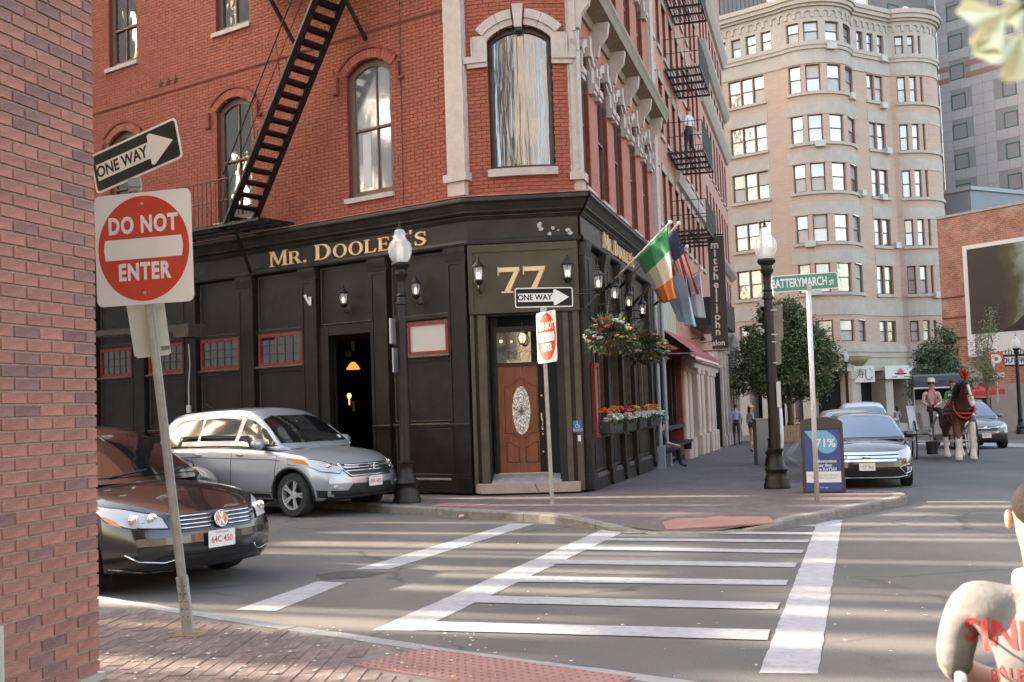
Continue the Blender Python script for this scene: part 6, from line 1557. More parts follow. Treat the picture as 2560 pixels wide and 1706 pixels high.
def wallpart(t0,t1,holes,m,name,n=0.0,s0=0,s1=None):
 s1=sD if s1 is None else s1;mb=MB();E_=[e for e in edges if s0<=e<=s1]
 for a,b_ in zip(E_[:-1],E_[1:]):
  if b_-a<.005:continue
  c=(a+b_)/2;hs=sorted([(max(q[2],t0),min(q[3],t1))for q in holes if q[0]<c<q[1]and q[3]>t0 and q[2]<t1]);lo=t0
  for h0,h1 in hs+[(t1,t1)]:
   if h0-lo>.01:mb.add([BP.p(a,n,lo),BP.p(b_,n,lo),BP.p(b_,n,h0),BP.p(a,n,h0)],[(0,1,2,3)])
   lo=h1
 for q in holes:
  if q[2]>=t0 and q[3]<=t1:
   for a in(q[0],q[1]):mb.add([BP.p(a,n,q[2]),BP.p(a,n-.3,q[2]),BP.p(a,n-.3,q[3]),BP.p(a,n,q[3])],[(0,1,2,3)])
   for t_ in(q[2],q[3]):mb.add([BP.p(q[0],n,t_),BP.p(q[1],n,t_),BP.p(q[1],n-.3,t_),BP.p(q[0],n-.3,t_)],[(0,1,2,3)])
 return mb.build(name,m,BG)
allh=[q for r in opens for q in r]
wallpart(4.3,24.9,allh,geo_b,'brick_wall');wallpart(24.9,TOP-.3,allh,geo_s,'attic_wall',.02)
def ringband(t0,t1,n,m=geo_s,name='stone_band',s0=0,s1=None,n0=-.02):
 s1=sD if s1 is None else s1;mb=MB();E_=sorted(set([e for e in edges if s0<e<s1]+[s0,s1]))
 for a,b_ in zip(E_[:-1],E_[1:]):
  if b_-a<.004:continue
  mb.hexa([BP.p(q,w_,t)for q in(a,b_)for w_ in(n0,n)for t in(t0,t1)])
 return mb.build(name,m,BG)
for i,(a,b_)in enumerate(rows[1:6]):
 for s0,s1 in((s_at(1983),s_at(2166)),(s_at(2262),sD),(s_at(1838),s_at(1938)),(s_at(2190),s_at(2238))):
  ringband(b_+.02,b_+.85,.03,s0=s0,s1=s1)if i else None
 for s0,s1 in((s_at(1990),s_at(2162)),(s_at(2264),sD),(s_at(1838),s_at(1938)),(s_at(2190),s_at(2238))):ringband(a-.22,a-.02,.12,s0=s0,s1=s1,name='sill')
ringband(24.5,24.9,.06);ringband(25.5,25.75,.12,name='dentil_course');ringband(25.75,26.0,.18,name='dentil_course')
ringband(7.15,8.15,.05);ringband(4.6,4.95,.2,name='cornice');ringband(4.25,4.6,.12,name='cornice');ringband(4.95,5.1,.1)
ringband(28.25,28.45,.10,name='cornice');ringband(28.45,28.65,.25,name='cornice');ringband(28.65,28.95,.40,name='cornice');ringband(28.95,29.15,.50,name='cornice');ringband(29.15,29.3,.42,name='cornice')
a=.3;cb_m=MB()
while a<sD-.3: # little round-headed corbel arches under the cornice
 for sg in(0,):
  q=[(a+.10,27.72),(a+.10,28.0)]+[(a+.3-.2*math.cos(math.pi*k/6),28.0+.17*math.sin(math.pi*k/6))for k in range(1,6)]+[(a+.5,28.0),(a+.5,27.72),(a+.6,27.72),(a+.6,28.25),(a,28.25),(a,27.72)]
  k=len(q);vs=[BP.p(x,.10,t)for x,t in q]+[BP.p(x,.0,t)for x,t in q]
  cb_m.add(vs,[list(range(k))]+[(i,(i+1)%k,k+(i+1)%k,k+i)for i in range(k)])
 a+=.6
cb_m.build('corbel_arch',geo_s,BG)
bwin=mat('beige_window_frame',(.13,.065,.045),.5);bgl=[mirrorpane('far_pane_blue',(.44,.48,.54),.2,.3,.05,(1,1,1),1.2),mirrorpane('far_pane_grey',(.38,.37,.35),.2,.35,.15,(1,1,1),1.5),mat('far_pane_blind',(.46,.44,.42),.35,var=.08,vscale=2),mirrorpane('far_pane_dark',(.28,.27,.26),.1,.5,.15,(1,1,1),2)]
rr=random.Random(12)
for r in opens:
 for s0,s1,t0,t1 in r:
  n_=-.16;mb=MB();e=min(.075,(s1-s0)*.14)
  for a,b_,c,d in((s0,s0+e,t0,t1),(s1-e,s1,t0,t1),(s0+e,s1-e,t0,t0+.07),(s0+e,s1-e,t1-.07,t1),(s0+e,s1-e,(t0+t1)/2-.035,(t0+t1)/2+.035)):
   mb.hexa([BP.p(q,w_,t)for q in(a,b_)for w_ in(n_-.08,n_)for t in(c,d)])
  if s1-s0>2:
   for u in(.33,.66):a=s0+(s1-s0)*u;mb.hexa([BP.p(q,w_,t)for q in(a-.05,a+.05)for w_ in(n_-.08,n_)for t in(t0,t1)])
  o=mb.build('window',bwin,BG)
  for c,d,z in((t0+.07,(t0+t1)/2-.035,-.05),((t0+t1)/2+.035,t1-.07,-.035)):
   a,b_=s0+e,s1-e;MB().add([BP.p(a,n_+z,c),BP.p(b_,n_+z,c),BP.p(b_,n_+z,d),BP.p(a,n_+z,d)],[(0,1,2,3)]).build('pane',rr.choice((bgl[0],bgl[0],bgl[1],bgl[2],bgl[3])),o)
   # window air conditioners where the photograph shows them
acm=mat('ac_case',(.50,.49,.45),.5,var=.1,vscale=9)
for px,py in((2105,104),(2233,136),(2149,233),(2229,257),(2066,354),(2233,373),(2163,480),(2216,491),(2031,609),(2243,613),(2039,730),(2338,738)):
 s_=s_at(px);q=BP.p(s_,.1,10)-EYE;w_=q.dot(_f);z=EYE.z+((853-py)/PX_F*CU+(px-1280)/PX_F*CR+_f).z*w_;
 mb=MB();d=.32 if px<2140 else.26
 mb.hexa([BP.p(a,n,t)for a in(s_-d,s_+d)for n in(-.1,.32)for t in(z-.22,z+.2)]);mb.build('air_conditioner',acm,BG)
 # ground floor
ringband(-1.5,-.4,.10,name='plinth');
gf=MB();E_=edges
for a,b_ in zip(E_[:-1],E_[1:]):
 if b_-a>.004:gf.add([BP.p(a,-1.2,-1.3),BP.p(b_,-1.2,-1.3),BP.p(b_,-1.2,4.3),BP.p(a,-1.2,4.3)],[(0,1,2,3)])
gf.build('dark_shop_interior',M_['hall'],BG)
colx=[s_at(x)for x in(1812,1855,1905,1950,1996,2130,2184+24,2262,2320,2368)];colx[5]=s_at(2127);colx[6]=s_at(2203)
for c in[s_at(1800),s_at(1850),s_at(1905),s_at(1960),s_at(2006),s_at(2125),s_at(2206),s_at(2262),s_at(2320),s_at(2368)]:
 mb=MB();mb.hexa([BP.p(a,n,t)for a in(c-.38,c+.38)for n in(-1.2,.08)for t in(-1.3,2.75)]);mb.hexa([BP.p(a,n,t)for a in(c-.5,c+.5)for n in(-1.2,.2)for t in(2.75,3.3)]);mb.build('column',geo_s,BG)
ringband(3.3,4.25,.04,name='frieze',n0=-1.2)
mb=MB();c1_=BP.p((sA+sB)/2-.9,-.9,4.3);mb.lathe([(.1,-1.15),(.7,-.95),(1.25,-.45),(1.5,0)],c1_+FR.d*0,20);c2_=BP.p((sA+sB)/2+1.5,-.9,4.3);mb.lathe([(.1,-1.15),(.7,-.95),(1.25,-.45),(1.5,0)],c2_,20)
mb.build('bay_corbel',mat('olive_corbel',(.24,.20,.12),.8,var=.2,vscale=2),BG,smooth=True)
rfb=MB();n=len(BP.pts);rfb.add([(p.x,p.y,29.0)for p in BP.pts]+[(Q2.x+3,Q2.y+16,29),(P0.x+4,P0.y+14,29)],[list(range(n+2))]);rfb.build('roof',mat('roof_felt',(.06,.06,.06)),BG)
sw=MB();sw.add([(Q2.x,Q2.y,-2),(Q2.x+3,Q2.y+16,-2),(Q2.x+3,Q2.y+16,29),(Q2.x,Q2.y,29)],[(0,1,2,3)]);sw.build('side_wall',geo_b,BG)
# shop signs
def vsign(px0,px1,py0,py1,Y,m,name,label,cat='shop sign',yaw=0.0,th=.08):
 a,b_,c=AT(px0,py1,Y),AT(px1,py1,Y+yaw*(px1-px0)/100),AT(px0,py0,Y);T=thing(name,label,cat,a);x=(b_-a);Mx=basis(a,(x.x,x.y,0),(0,0,1));w_,h_=Vector((x.x,x.y)).length,c.z-a.z
 mb=MB();mb.poly3([(0,0,-th),(w_,0,-th),(w_,h_,-th),(0,h_,-th)],(0,0,th),M=Mx);o=mb.build('panel',m,T);return T,o,Mx,w_,h_
T,o,Mx,w_,h_=vsign(2137,2188,916,957,74.4,M_['white'],'shop_sign','white square shop sign with large brush characters')
ink=mat('brush_ink',(.05,.03,.03),.6)
try:text('\u5bff',h_*.62,Mx@Matrix.Translation((w_*.30,h_*.5,.01)),ink,'character',o,ext=.004,sx=.85)
except Exception:pass
mb=MB();mb.tube([(w_*.56,h_*.80,.01),(w_*.55,h_*.45,.01),(w_*.58,h_*.22,.01),(w_*.68,h_*.14,.01),(w_*.80,h_*.17,.01),(w_*.88,h_*.34,.01)],.028,6,M=Mx);mb.tube([(w_*.76,h_*.84,.01),(w_*.80,h_*.76,.01)],.025,5,M=Mx);mb.tube([(w_*.86,h_*.70,.01),(w_*.89,h_*.62,.01)],.022,5,M=Mx);mb.build('character',ink,o)
T,o,Mx,w_,h_=vsign(2214,2290,915,948,76.5,M_['white'],'shop_sign','wide white shop sign with a pink lotus emblem',yaw=1.2)
mb=MB();pk=mat('lotus_pink',(.60,.08,.16),.5)
for k,a in enumerate((-60,-30,0,30,60)):
 r=math.radians(a);t_=(w_*.5+.35*math.sin(r),h_*.42+.40*math.cos(r));b0_=(w_*.5,h_*.38);px_,py_=math.cos(r)*.08,-math.sin(r)*.08;m_=((t_[0]+b0_[0])/2,(t_[1]+b0_[1])/2)
 mb.poly3([(b0_[0],b0_[1],.005+k*.002),(m_[0]+px_,m_[1]+py_,.005+k*.002),(t_[0],t_[1],.005+k*.002),(m_[0]-px_,m_[1]-py_,.005+k*.002)],(0,0,.004),M=Mx)
mb.build('lotus',pk,o);mb=MB();mb.poly3([(w_*.5+.55*math.cos(q),h_*.38+.08*math.sin(q),.004)for q in np.linspace(0,6.2,20)],(0,0,.002),M=Mx)
mb.poly3([(w_*.2,h_*.1,.004),(w_*.4,h_*.1,.004),(w_*.4,h_*.17,.004),(w_*.2,h_*.17,.004)],(0,0,.003),M=Mx);mb.poly3([(w_*.6,h_*.1,.004),(w_*.85,h_*.1,.004),(w_*.85,h_*.17,.004),(w_*.6,h_*.17,.004)],(0,0,.003),M=Mx);mb.build('small_print',ink,o)
# ================================================================== grey office tower, roof boxes
tw1=mat('tower_panel',(.33,.315,.325),.6,var=.05,vscale=1);tw2=mat('tower_panel_dark',(.20,.185,.185),.6,var=.05,vscale=1);twr=mat('tower_rose',(.26,.13,.115),.6);tgl=mirrorpane('tower_glass',(.30,.42,.44),.06,.6,.05);tfr=mat('tower_frame',(.03,.10,.10),.5)
TW=thing('office_tower','grey panelled office tower with green framed square windows rising at the far right','building',AT(2397,980,110))
Pc=AT(2393,980,110);Fa=Fr(Pc,(math.sin(math.radians(36)),-math.cos(math.radians(36))),(-.8,-.6));Fb=Fr(Pc,(-.857,-.515),(.5,-.85))
def tower_face(fr,s0,s1,wins,z0,z1,wz,st,nrow,m1,m2,offs):
 mb=MB();z=z0;r=0;pw=1.15
 holes=[(a,b_,wz+st*k,wz+st*k+1.55)for a,b_ in wins for k in range(nrow)]
 z=z0
 while z<z1:
  a=s0
  while a<s1-.01:
   b_=min(a+pw,s1);cx,cz=(a+b_)/2,z+st/6
   hit=[h for h in holes if h[0]<b_-.02 and h[1]>a+.02 and h[2]<z+st/3-.02 and h[3]>z+.02]
   if not hit:
    dark=((z-wz)/st)%1>.0 and((z-wz)/st)%1<.5 and m2 is not None
    mb.add([fr.p(a+.015,0,z+.015),fr.p(b_-.015,0,z+.015),fr.p(b_-.015,0,z+st/3-.015),fr.p(a+.015,0,z+st/3-.015)],[(0,1,2,3)],1 if dark else 0)
   a=b_
  z+=st/3
 o=mb.build('panel',[m1,m2 or m1],TW);o['kind']='stuff'
 MB().add([fr.p(s0,-.03,z0),fr.p(s1,-.03,z0),fr.p(s1,-.03,z1),fr.p(s0,-.03,z1)],[(0,1,2,3)]).build('wall',mat('tower_joint',(.22,.21,.215),.8),TW)
 for a,b_,c,d in holes:
  mb=MB();ring(fr,mb,[(a,c),(b_,c),(b_,d),(a,d)],.10,-.25,.01);w=mb.build('window',tfr,TW)
  MB().add([fr.p(a,-.2,c),fr.p(b_,-.2,c),fr.p(b_,-.2,d),fr.p(a,-.2,d)],[(0,1,2,3)]).build('pane',tgl,w)
  if rr.random()<.5:MB().add([fr.p(a+.1,-.19,(c+d)/2),fr.p(b_-.1,-.19,(c+d)/2),fr.p(b_-.1,-.19,d-.1),fr.p(a+.1,-.19,d-.1)],[(0,1,2,3)]).build('blind_or_reflection',mat('tower_blind',(.42,.47,.45),.6),w)
wz=AT(2440,195,108).z;st=3.02
tower_face(Fa,0,9.0,[(1.2,2.75),(6.6,8.0)],wz-st*9,wz+st*6,wz-st*4,st,9,tw1,None,0)
tower_face(Fb,0,10,[(2.0,3.6),(5.6,7.2)],wz-st*9,wz+st*6,wz-st*4.1,st,9,tw1,tw2,0)
Pe=Fa.p(9.0,0,0);Fe=Fr(Pe,(.857,.515),(.5,-.85));tower_face(Fe,0,8,[(1,2.6),(4.6,6.2)],wz-st*9,wz+st*6,wz-st*4.1,st,9,tw1,None,0)
for k in(-1,):MB().box(Fa,2.9,9,.002,.03,wz+st*k-.1+st,wz+st*k+.45+st).box(Fa,0,1.1,.002,.03,wz+st*k-.1+st,wz+st*k+.45+st).box(Fa,2.9,9,.002,.03,wz+st*k+1.1+st,wz+st*k+1.6+st).box(Fa,0,1.1,.002,.03,wz+st*k+1.1+st,wz+st*k+1.6+st).build('rose_stripe',twr,TW)
# second tower wing seen over the beige roof
P9=AT(2345,980,125);Fg=Fr(P9,(-.8,.6),(-.6,-.8));tower_face(Fg,0,26,[(3,5),(9,11),(15,17),(21,23)],26,62,30,3.6,8,tw1,tw2,0)
Pg=thing('roof_plant','dark brown and grey ribbed roof structure behind the beige cornice','roof structure',AT(1850,40,84))
Fp=Fr(AT(1812,300,83),(.95,-.05),(0,-1))
MB().box(Fp,-2.2,0,-3,0,26,42).build('dark_wall',mat('dark_roof_wall',(.06,.05,.05),.7),Pg);MB().box(Fp,0,6.2,-4,-.05,26,40).build('box',mat('ribbed_grey',(.20,.19,.19),.6),Pg)
mb=MB();[mb.box(Fp,k*.32,k*.32+.05,-.05,0,26,40)for k in range(20)];mb.build('rib',mat('rib_grey',(.09,.085,.085),.6),Pg)
for px,py in((1930,6),(2270,30)):
 c=AT(px,py,80);mb=MB();Mx=Matrix.Rotation(1.1,4,'X')@Matrix.Rotation(.5,4,'Y');mb.ell(c,(.55,.55,.08),14,M=Mx,rings=5);mb.tube([c,c-Vector((0,0,1.6))],.05,6)
 solo(mb,'satellite_dish',M_['white'],'white satellite dish on the beige roof at the '+('left' if px<2000 else 'right'),'dish',c-Vector((0,0,1.6)),smooth=40)
 # blue-grey penthouse
Pp=AT(2433,600,82);Fh=Fr(Pp,(-math.sin(math.radians(40)),math.cos(math.radians(40))),(-.7,-.7));Fi=Fr(Pp,(math.sin(math.radians(62)),math.cos(math.radians(62))),(.5,-.85));ztop=AT(2433,465,82).z
bl2=mat('bluegrey_siding',(.20,.215,.25),.6,var=.04,vscale=2);ph_=thing('penthouse','plain blue-grey roof box above the old brick wall','roof structure',Pp)
MB().add([Fh.p(9,0,8),Fh.p(0,0,8),Fh.p(0,0,ztop),Fh.p(9,0,ztop)],[(0,1,2,3)]).build('wall',bl2,ph_);MB().add([Fi.p(9,0,8),Fi.p(0,0,8),Fi.p(0,0,ztop),Fi.p(9,0,ztop)],[(0,1,2,3)]).build('wall',bl2,ph_)
MB().box(Fh,-.1,9,-.2,.15,ztop-.3,ztop).box(Fi,-.1,9,-.2,.15,ztop-.3,ztop-.01).build('coping',mat('coping_grey',(.3,.31,.33),.6),ph_)
# ================================================================== old brick side wall with billboard
Pw=AT(2366,980,70);wd=Vector((math.sin(math.radians(33)),-math.cos(math.radians(33)),0));FW=Fr(Pw,wd,(-.84,-.54))
oldb=brickmat('old_brick',(.40,.15,.09),(.30,.11,.07),(.36,.26,.20),bw=.3,bh=.10,mt=.03,d=tuple(wd),var=.35,blot=(.42,.30,.24))
OW=thing('old_brick_wall','weathered old brick building side carrying a large billboard','building',Pw)
wt=FW.st(2366,541)[1];wt2=FW.st(2545,512)[1]
MB().box(FW,0,16,-1,0,-1.5,wt).build('wall',oldb,OW);MB().box(FW,9,16,-1,.1,wt,wt+.35).box(FW,0,9,-1,.06,wt-.1,wt+.05).build('coping',M_['stone2'],OW)
for t_ in(7.6,6.3,5.0):MB().box(FW,.02,2.0,.0,.05,t_,t_+.07).build('ledge',M_['soot'],OW)
lo_=FW.st(2470,962)[1];MB().box(FW,3.2,16,0,.25,-1.5,lo_).build('render_base',mat('grey_render',(.27,.245,.235),.8,var=.1,vscale=1.5),OW)
bs0,bt1=FW.st(2413,617);bs0b,bt0=FW.st(2428,893);bs0=(bs0+bs0b)/2;bs1=bs0+9.5
BB=thing('billboard','large white framed billboard with a lone hiker in a misty gorge','billboard',FW.p(bs0,.2,bt0))
MB().box(FW,bs0,bs1,.10,.30,bt0,bt1).build('frame',M_['white'],BB)
pic_t0=bt0+(bt1-bt0)*.20;e=.30
bm_=bpy.data.materials.new('billboard_picture');bm_.use_nodes=True;N=bm_.node_tree.nodes;Lk=bm_.node_tree.links.new;b=N['Principled BSDF'];b.inputs['Roughness'].default_value=.5
g=N.new('ShaderNodeNewGeometry');mp=N.new('ShaderNodeMapping');mp.vector_type='POINT';mp.inputs['Location'].default_value=tuple(-FW.p(bs0+4.4,0,pic_t0));Lk(g.outputs['Position'],mp.inputs[0])
dv=N.new('ShaderNodeVectorMath');dv.operation='DOT_PRODUCT';dv.inputs[1].default_value=tuple(wd);Lk(mp.outputs[0],dv.inputs[0]);nz=N.new('ShaderNodeTexNoise');nz.inputs['Scale'].default_value=.8;nz.inputs['Detail'].default_value=8;Lk(g.outputs['Position'],nz.inputs['Vector'])
ma=N.new('ShaderNodeMath');ma.operation='MULTIPLY_ADD';ma.inputs[1].default_value=2.6;Lk(nz.outputs['Fac'],ma.inputs[0]);Lk(dv.outputs['Value'],ma.inputs[2])
r=N.new('ShaderNodeValToRGB');cr=r.color_ramp;mr_=N.new('ShaderNodeMapRange');mr_.inputs[1].default_value=-3.0;mr_.inputs[2].default_value=5.0;Lk(ma.outputs[0],mr_.inputs[0]);Lk(mr_.outputs[0],r.inputs[0])
cr.elements[0].position=.30;cr.elements[0].color=(.045,.030,.024,1);cr.elements[1].position=1;cr.elements[1].color=(.07,.045,.035,1)
for p_,c in((.42,(.08,.07,.035,1)),(.52,(.30,.31,.28,1)),(.62,(.55,.55,.58,1)),(.78,(.40,.38,.38,1)),(.88,(.12,.06,.04,1))):e_=cr.elements.new(p_);e_.color=c
Lk(r.outputs[0],b.inputs['Base Color'])
pc_=MB().box(FW,bs0+e,bs1-e,.30,.31,pic_t0,bt1-.25).build('picture',bm_,BB)
dk=mat('silhouette',(.03,.02,.018),.6)
hl=[(bs0+2.3,pic_t0),(bs0+3.1,pic_t0+.35),(bs0+3.9,pic_t0+.95),(bs0+4.6,pic_t0+1.25),(bs0+5.3,pic_t0+1.35),(bs0+7,pic_t0+1.2),(bs1-e,pic_t0+.9),(bs1-e,pic_t0)]
mb=MB();mb.prism(FW,hl,.311,.315);hx,hz=bs0+4.55,pic_t0+1.22
mb.prism(FW,[(hx-.05,hz),(hx+.03,hz),(hx+.06,hz+.8),(hx+.45,hz+.1),(hx+.52,hz+.14),(hx+.2,hz+.85),(hx+.2,hz+1.5),(hx-.02,hz+1.5),(hx-.30,hz+1.35),(hx-.32,hz+.95),(hx-.05,hz+.8)],.316,.319);mb.ell(FW.p(hx+.12,.318,hz+1.68),(.11,.11,.15),8,rings=5);mb.build('hiker_silhouette',dk,pc_)
text('Earth Shot',.62,FW.mat(FW.st(2530,874)[0]+.2,.305,FW.st(2530,874)[1]-.15),mat('grey_ink',(.10,.10,.10),.5),'lettering',BB,ext=.004)
T,o,Mx,w_,h_=vsign(2473,2511,881,944,55,mat('parking_red',(.55,.085,.04),.5),'parking_sign','orange-red parking board with a big white letter P')
text('P',h_*.85,Mx@Matrix.Translation((w_*.5,h_*.56,.01)),M_['white'],'letter',o,ext=.01,bold=.02)
mb=MB();mb.poly3([(0,0,.005),(w_,0,.005),(w_,h_*.18,.005),(w_*.5,h_*.15,.005)],(0,0,.01),M=Mx);mb.build('white_curve',M_['white'],o)
MB().tube([AT(2492,944,55.1),AT(2494,1005,55.1)],.05,8).build('post',M_['galv'],T)
T,o,Mx,w_,h_=vsign(2513,2590,893,912,55,M_['white'],'owner_plate','small white plate with purple capitals under the billboard')
text('OUTFRONT/',h_*.95,Mx@Matrix.Translation((w_*.56,h_*.5,.01)),mat('purple_ink',(.10,.04,.14),.5),'lettering',o,ext=.006,bold=.012)
MB().cube(0,w_,-.1,-.02,-.04,.0,M=Mx).build('rail',M_['signblack'],o)
aw2=MB();a,b_=AT(2385,985,56),AT(2512,973,56);aw2.add([a,b_,b_+Vector((0,1.0,.28)),a+Vector((0,1,.3)),a-Vector((0,0,.25)),b_-Vector((0,0,.25))],[(0,1,2,3),(0,1,5,4)]);aw2.cube(0,1.6,.1,1,-1.9,-.25,m=1,M=Matrix.Translation(AT(2400,985,56)))
solo(aw2,'kiosk_awning',[mat('bright_red_fabric',(.55,.035,.02),.7),M_['hall']],'bright red awning of a booth behind the carriage horse','awning',a)
wl=MB();a=AT(2385,925,58);wl.cube(0,1.5,0,.05,-.8,0,M=Matrix.Translation(a));solo(wl,'notice_board',M_['stone'],'pale blank board fixed to the old brick wall right of the bushy tree','board',a)
# ================================================================== vehicles
def crv(keys,n):
 """smooth curve through keys [(x,y)...]"""
 xs=np.array([k[0]for k in keys],float);ys=np.array([k[1]for k in keys],float)
 m=np.gradient(ys,xs)
 def f(x):
  x=min(max(x,xs[0]),xs[-1]);i=min(int(np.searchsorted(xs,x,'right'))-1,len(xs)-2);i=max(i,0)
  h=xs[i+1]-xs[i];t=(x-xs[i])/h;d=(ys[i+1]-ys[i])/h
  m0=m[i];m1=m[i+1]
  if d==0:m0=m1=0
  else:m0=max(min(m0,3*d),0)if d>0 else min(max(m0,3*d),0);m1=max(min(m1,3*d),0)if d>0 else min(max(m1,3*d),0)
  return(2*t**3-3*t**2+1)*ys[i]+(t**3-2*t**2+t)*h*m0+(-2*t**3+3*t**2)*ys[i+1]+(t**3-t**2)*h*m1
 return f
class Car:
 def __init__(c,name,label,loc,yaw,S,paint,cat='car',group=None):
  c.S=S;c.T=thing(name,label,cat,loc,yaw,group)
  L,Wd=S['L'],S['W'];hl=L/2;xa=hl-S['fo'];xb=xa-S['wb'];c.xa,c.xb,c.hl=xa,xb,hl;wr=S['wr'];c.wr=wr;hw=Wd/2
  shoulder=crv(S['shoulder'],0);center=crv(S['center'],0);plan=crv(S['plan'],0);bot=crv(S['bottom'],0);nose=crv(S['nose'],0);tail=crv(S['tail'],0)
  xs=list(np.linspace(-hl,hl,57));R_=[]
  prof=[(.0,0),(.55,0),(.86,.0),(.945,.05),(.975,.16),(.99,.34),(1.0,.52),(.997,.68),(.985,.80),(.965,.91),(.94,.975),(.905,1.0)]
  mb=MB();rings=[]
  for x in xs:
   w=plan(x)*hw;b0=bot(x);zs=shoulder(x);zc=center(x);half=[]
   for fy,fz in prof:half.append((fy*w,b0+fz*(zs-b0)))
   for q in(.75,.5,.25,.0):half.append((q*.9*w,zs+(zc-zs)*(1-(q*.98)**2)))
   pts=[]
   for y,z in half:
    X=x;uf=max(0,(x-(hl-.9))/.9);ub=max(0,(-x-(hl-.7))/.7)
    X-=uf**2*nose(z)+uf**2*S.get('pc',.28)*(abs(y)/hw)**2.4
    X+=ub**2*tail(z)+ub**2*S.get('tc',.14)*(abs(y)/hw)**2.4
    pts.append((X,y,z))
   rings.append(pts)
  n=len(rings[0]);full=[]
  for r in rings:full.append(r+[(x,-y,z)for x,y,z in reversed(r[1:-1])])
  m=len(full[0]);vs=[p for r in full for p in r]
  fs=[(i*m+k,i*m+(k+1)%m,(i+1)*m+(k+1)%m,(i+1)*m+k)for i in range(len(full)-1)for k in range(m)]
  mb.add(vs,fs)
  for e,base in((0,0),(1,(len(full)-1)*m)): # caps as strips between mirrored ring points
   for k in range(n-1):
    a,b_=base+k,base+k+1;c1,d1=base+(m-k)%m,base+(m-k-1)%m
    q=[a,b_,d1,c1];q=[v for i,v in enumerate(q)if v not in q[:i]]
    if len(q)>2:
    # subdivide across the width for curvature
     NS=12;P_=[Vector(vs[v-0])for v in(a,b_,d1,c1)];zx=[]
     for s_ in range(NS+1):
      u=s_/NS;p,q2=P_[0].lerp(P_[3],u),P_[1].lerp(P_[2],u)
      for p_ in(p,q2):
       yy=1-2*u
       yb=abs(P_[0].y)if p_ is p else abs(P_[1].y)
       k_=S.get('pc',.28)if e else-S.get('tc',.14)
       p_.x+=k_*((yb/hw)**2.4-(abs(p_.y)/hw)**2.4)
      zx.append((p,q2))
     for s_ in range(NS):mb.add([zx[s_][0],zx[s_+1][0],zx[s_+1][1],zx[s_][1]],[(0,1,2,3)])
     # cabin
  zb=S['belt'];roof=crv(S['roof'],0);x0,x1=S['roof'][0][0],S['roof'][-1][0];H_=S['H'];yb_=hw*S.get('cb',.90);yr=hw*S.get('cr',.68);xs2=list(np.linspace(x0,x1,45))
  c2=[]
  for x in xs2:
   t=roof(x);half=[];zb_=zb-.06
   K=9
   yt=lambda z:yb_-(yb_-yr)*max(0,(z-zb))/(H_-zb)
   pf=min(1,(x-x0)/.5+.82)*min(1,(x1-x)/.5+.82)
   for k in range(K+1):
    z=zb_+(t-zb_)*(k/K)**.9;y=yt(z)*pf
    if k/K>.82:y*=1-(k/K-.82)**2*2.2
    half.append((y,z))
   yl=half[-1][0]
   for q in(.75,.5,.25,0):half.append((yl*q,t+.045*(1-q*q)*min(1,(t-zb)/.3+.05)))
   pts=[]
   for y,z in half:
    X=x;uf=max(0,1-(x1-x)/1.1);ub=max(0,1-(x-x0)/.7)
    X-=uf*.20*(abs(y)/hw)**2;X+=ub*.12*(abs(y)/hw)**2;pts.append((X,y,z))
   c2.append(pts+[(a,-b_,d)for a,b_,d in reversed(pts[1:-1])])
  m=len(c2[0]);vs=[p for r in c2 for p in r];fs=[(i*m+k,i*m+(k+1)%m,(i+1)*m+(k+1)%m,(i+1)*m+k)for i in range(len(c2)-1)for k in range(m)]
  fs+=[list(range(m)),list(range((len(c2)-1)*m,len(c2)*m))]
  k0=len(mb.f);mb.add(vs,fs)
  c.bvh=BVHTree.FromPolygons([tuple(v)for v in mb.v],mb.f)
  me=mb.mesh('body',[paint,M_['blackplastic']],None)
  ob=bpy.data.objects.new('body',me);COL.objects.link(ob)
  cut=MB()
  for xw in(xa,xb):
   for sg in(-1,1):
    pr=[(xw+(wr+.065)*math.cos(2*math.pi*k/30),sg*(hw+.3),wr+(wr+.055)*math.sin(2*math.pi*k/30))for k in range(30)]
    cut.poly3(pr,(0,-sg*.62,0))
  cu=bpy.data.objects.new('cut',cut.mesh('cut',[M_['blackplastic']]));COL.objects.link(cu)
  md=ob.modifiers.new('b','BOOLEAN');md.object=cu;md.operation='DIFFERENCE';md.solver='EXACT'
  try:md.material_mode='TRANSFER'
  except Exception:pass
  dg=bpy.context.evaluated_depsgraph_get();me2=bpy.data.meshes.new_from_object(ob.evaluated_get(dg));bpy.data.objects.remove(ob);bpy.data.objects.remove(cu)
  me2.polygons.foreach_set('use_smooth',[True]*len(me2.polygons));me2.set_sharp_from_angle(angle=math.radians(38));me2.name='body'
  ob=bpy.data.objects.new('body',me2);COL.objects.link(ob);ob.parent=c.T;c.body=ob;c.mw=mw(c.T)
  # wheels
  tm,rm_=MB(),MB();tw=.11
  tm.lathe([(wr*.62,-tw),(wr*.93,-tw),(wr*.985,-tw*.8),(wr,-tw*.5),(wr,tw*.5),(wr*.985,tw*.8),(wr*.93,tw),(wr*.66,tw*1.0),(wr*.62,tw*.6)],seg=32,cap=False)
  rm_.lathe([(wr*.66,tw*.9),(wr*.68,tw*.98),(wr*.64,tw*.95),(wr*.60,tw*.3),(wr*.60,-tw*.8)],seg=32,cap=False)
  ns=S.get('spokes',5)
  for k in range(ns):
   for dd in((-.13,.13)if S.get('twin')else(0,)):
    a=2*math.pi*k/ns+dd;d=Vector((math.cos(a),math.sin(a),0));rm_.bar(d*wr*.1+Vector((0,0,tw*.72)),d*wr*.64+Vector((0,0,tw*.80)),.028 if S.get('twin')else.06,.02,up=(0,0,1))
  rm_.lathe([(.01,tw*.86),(wr*.17,tw*.84),(wr*.2,tw*.7),(wr*.2,tw*.5)],seg=16)
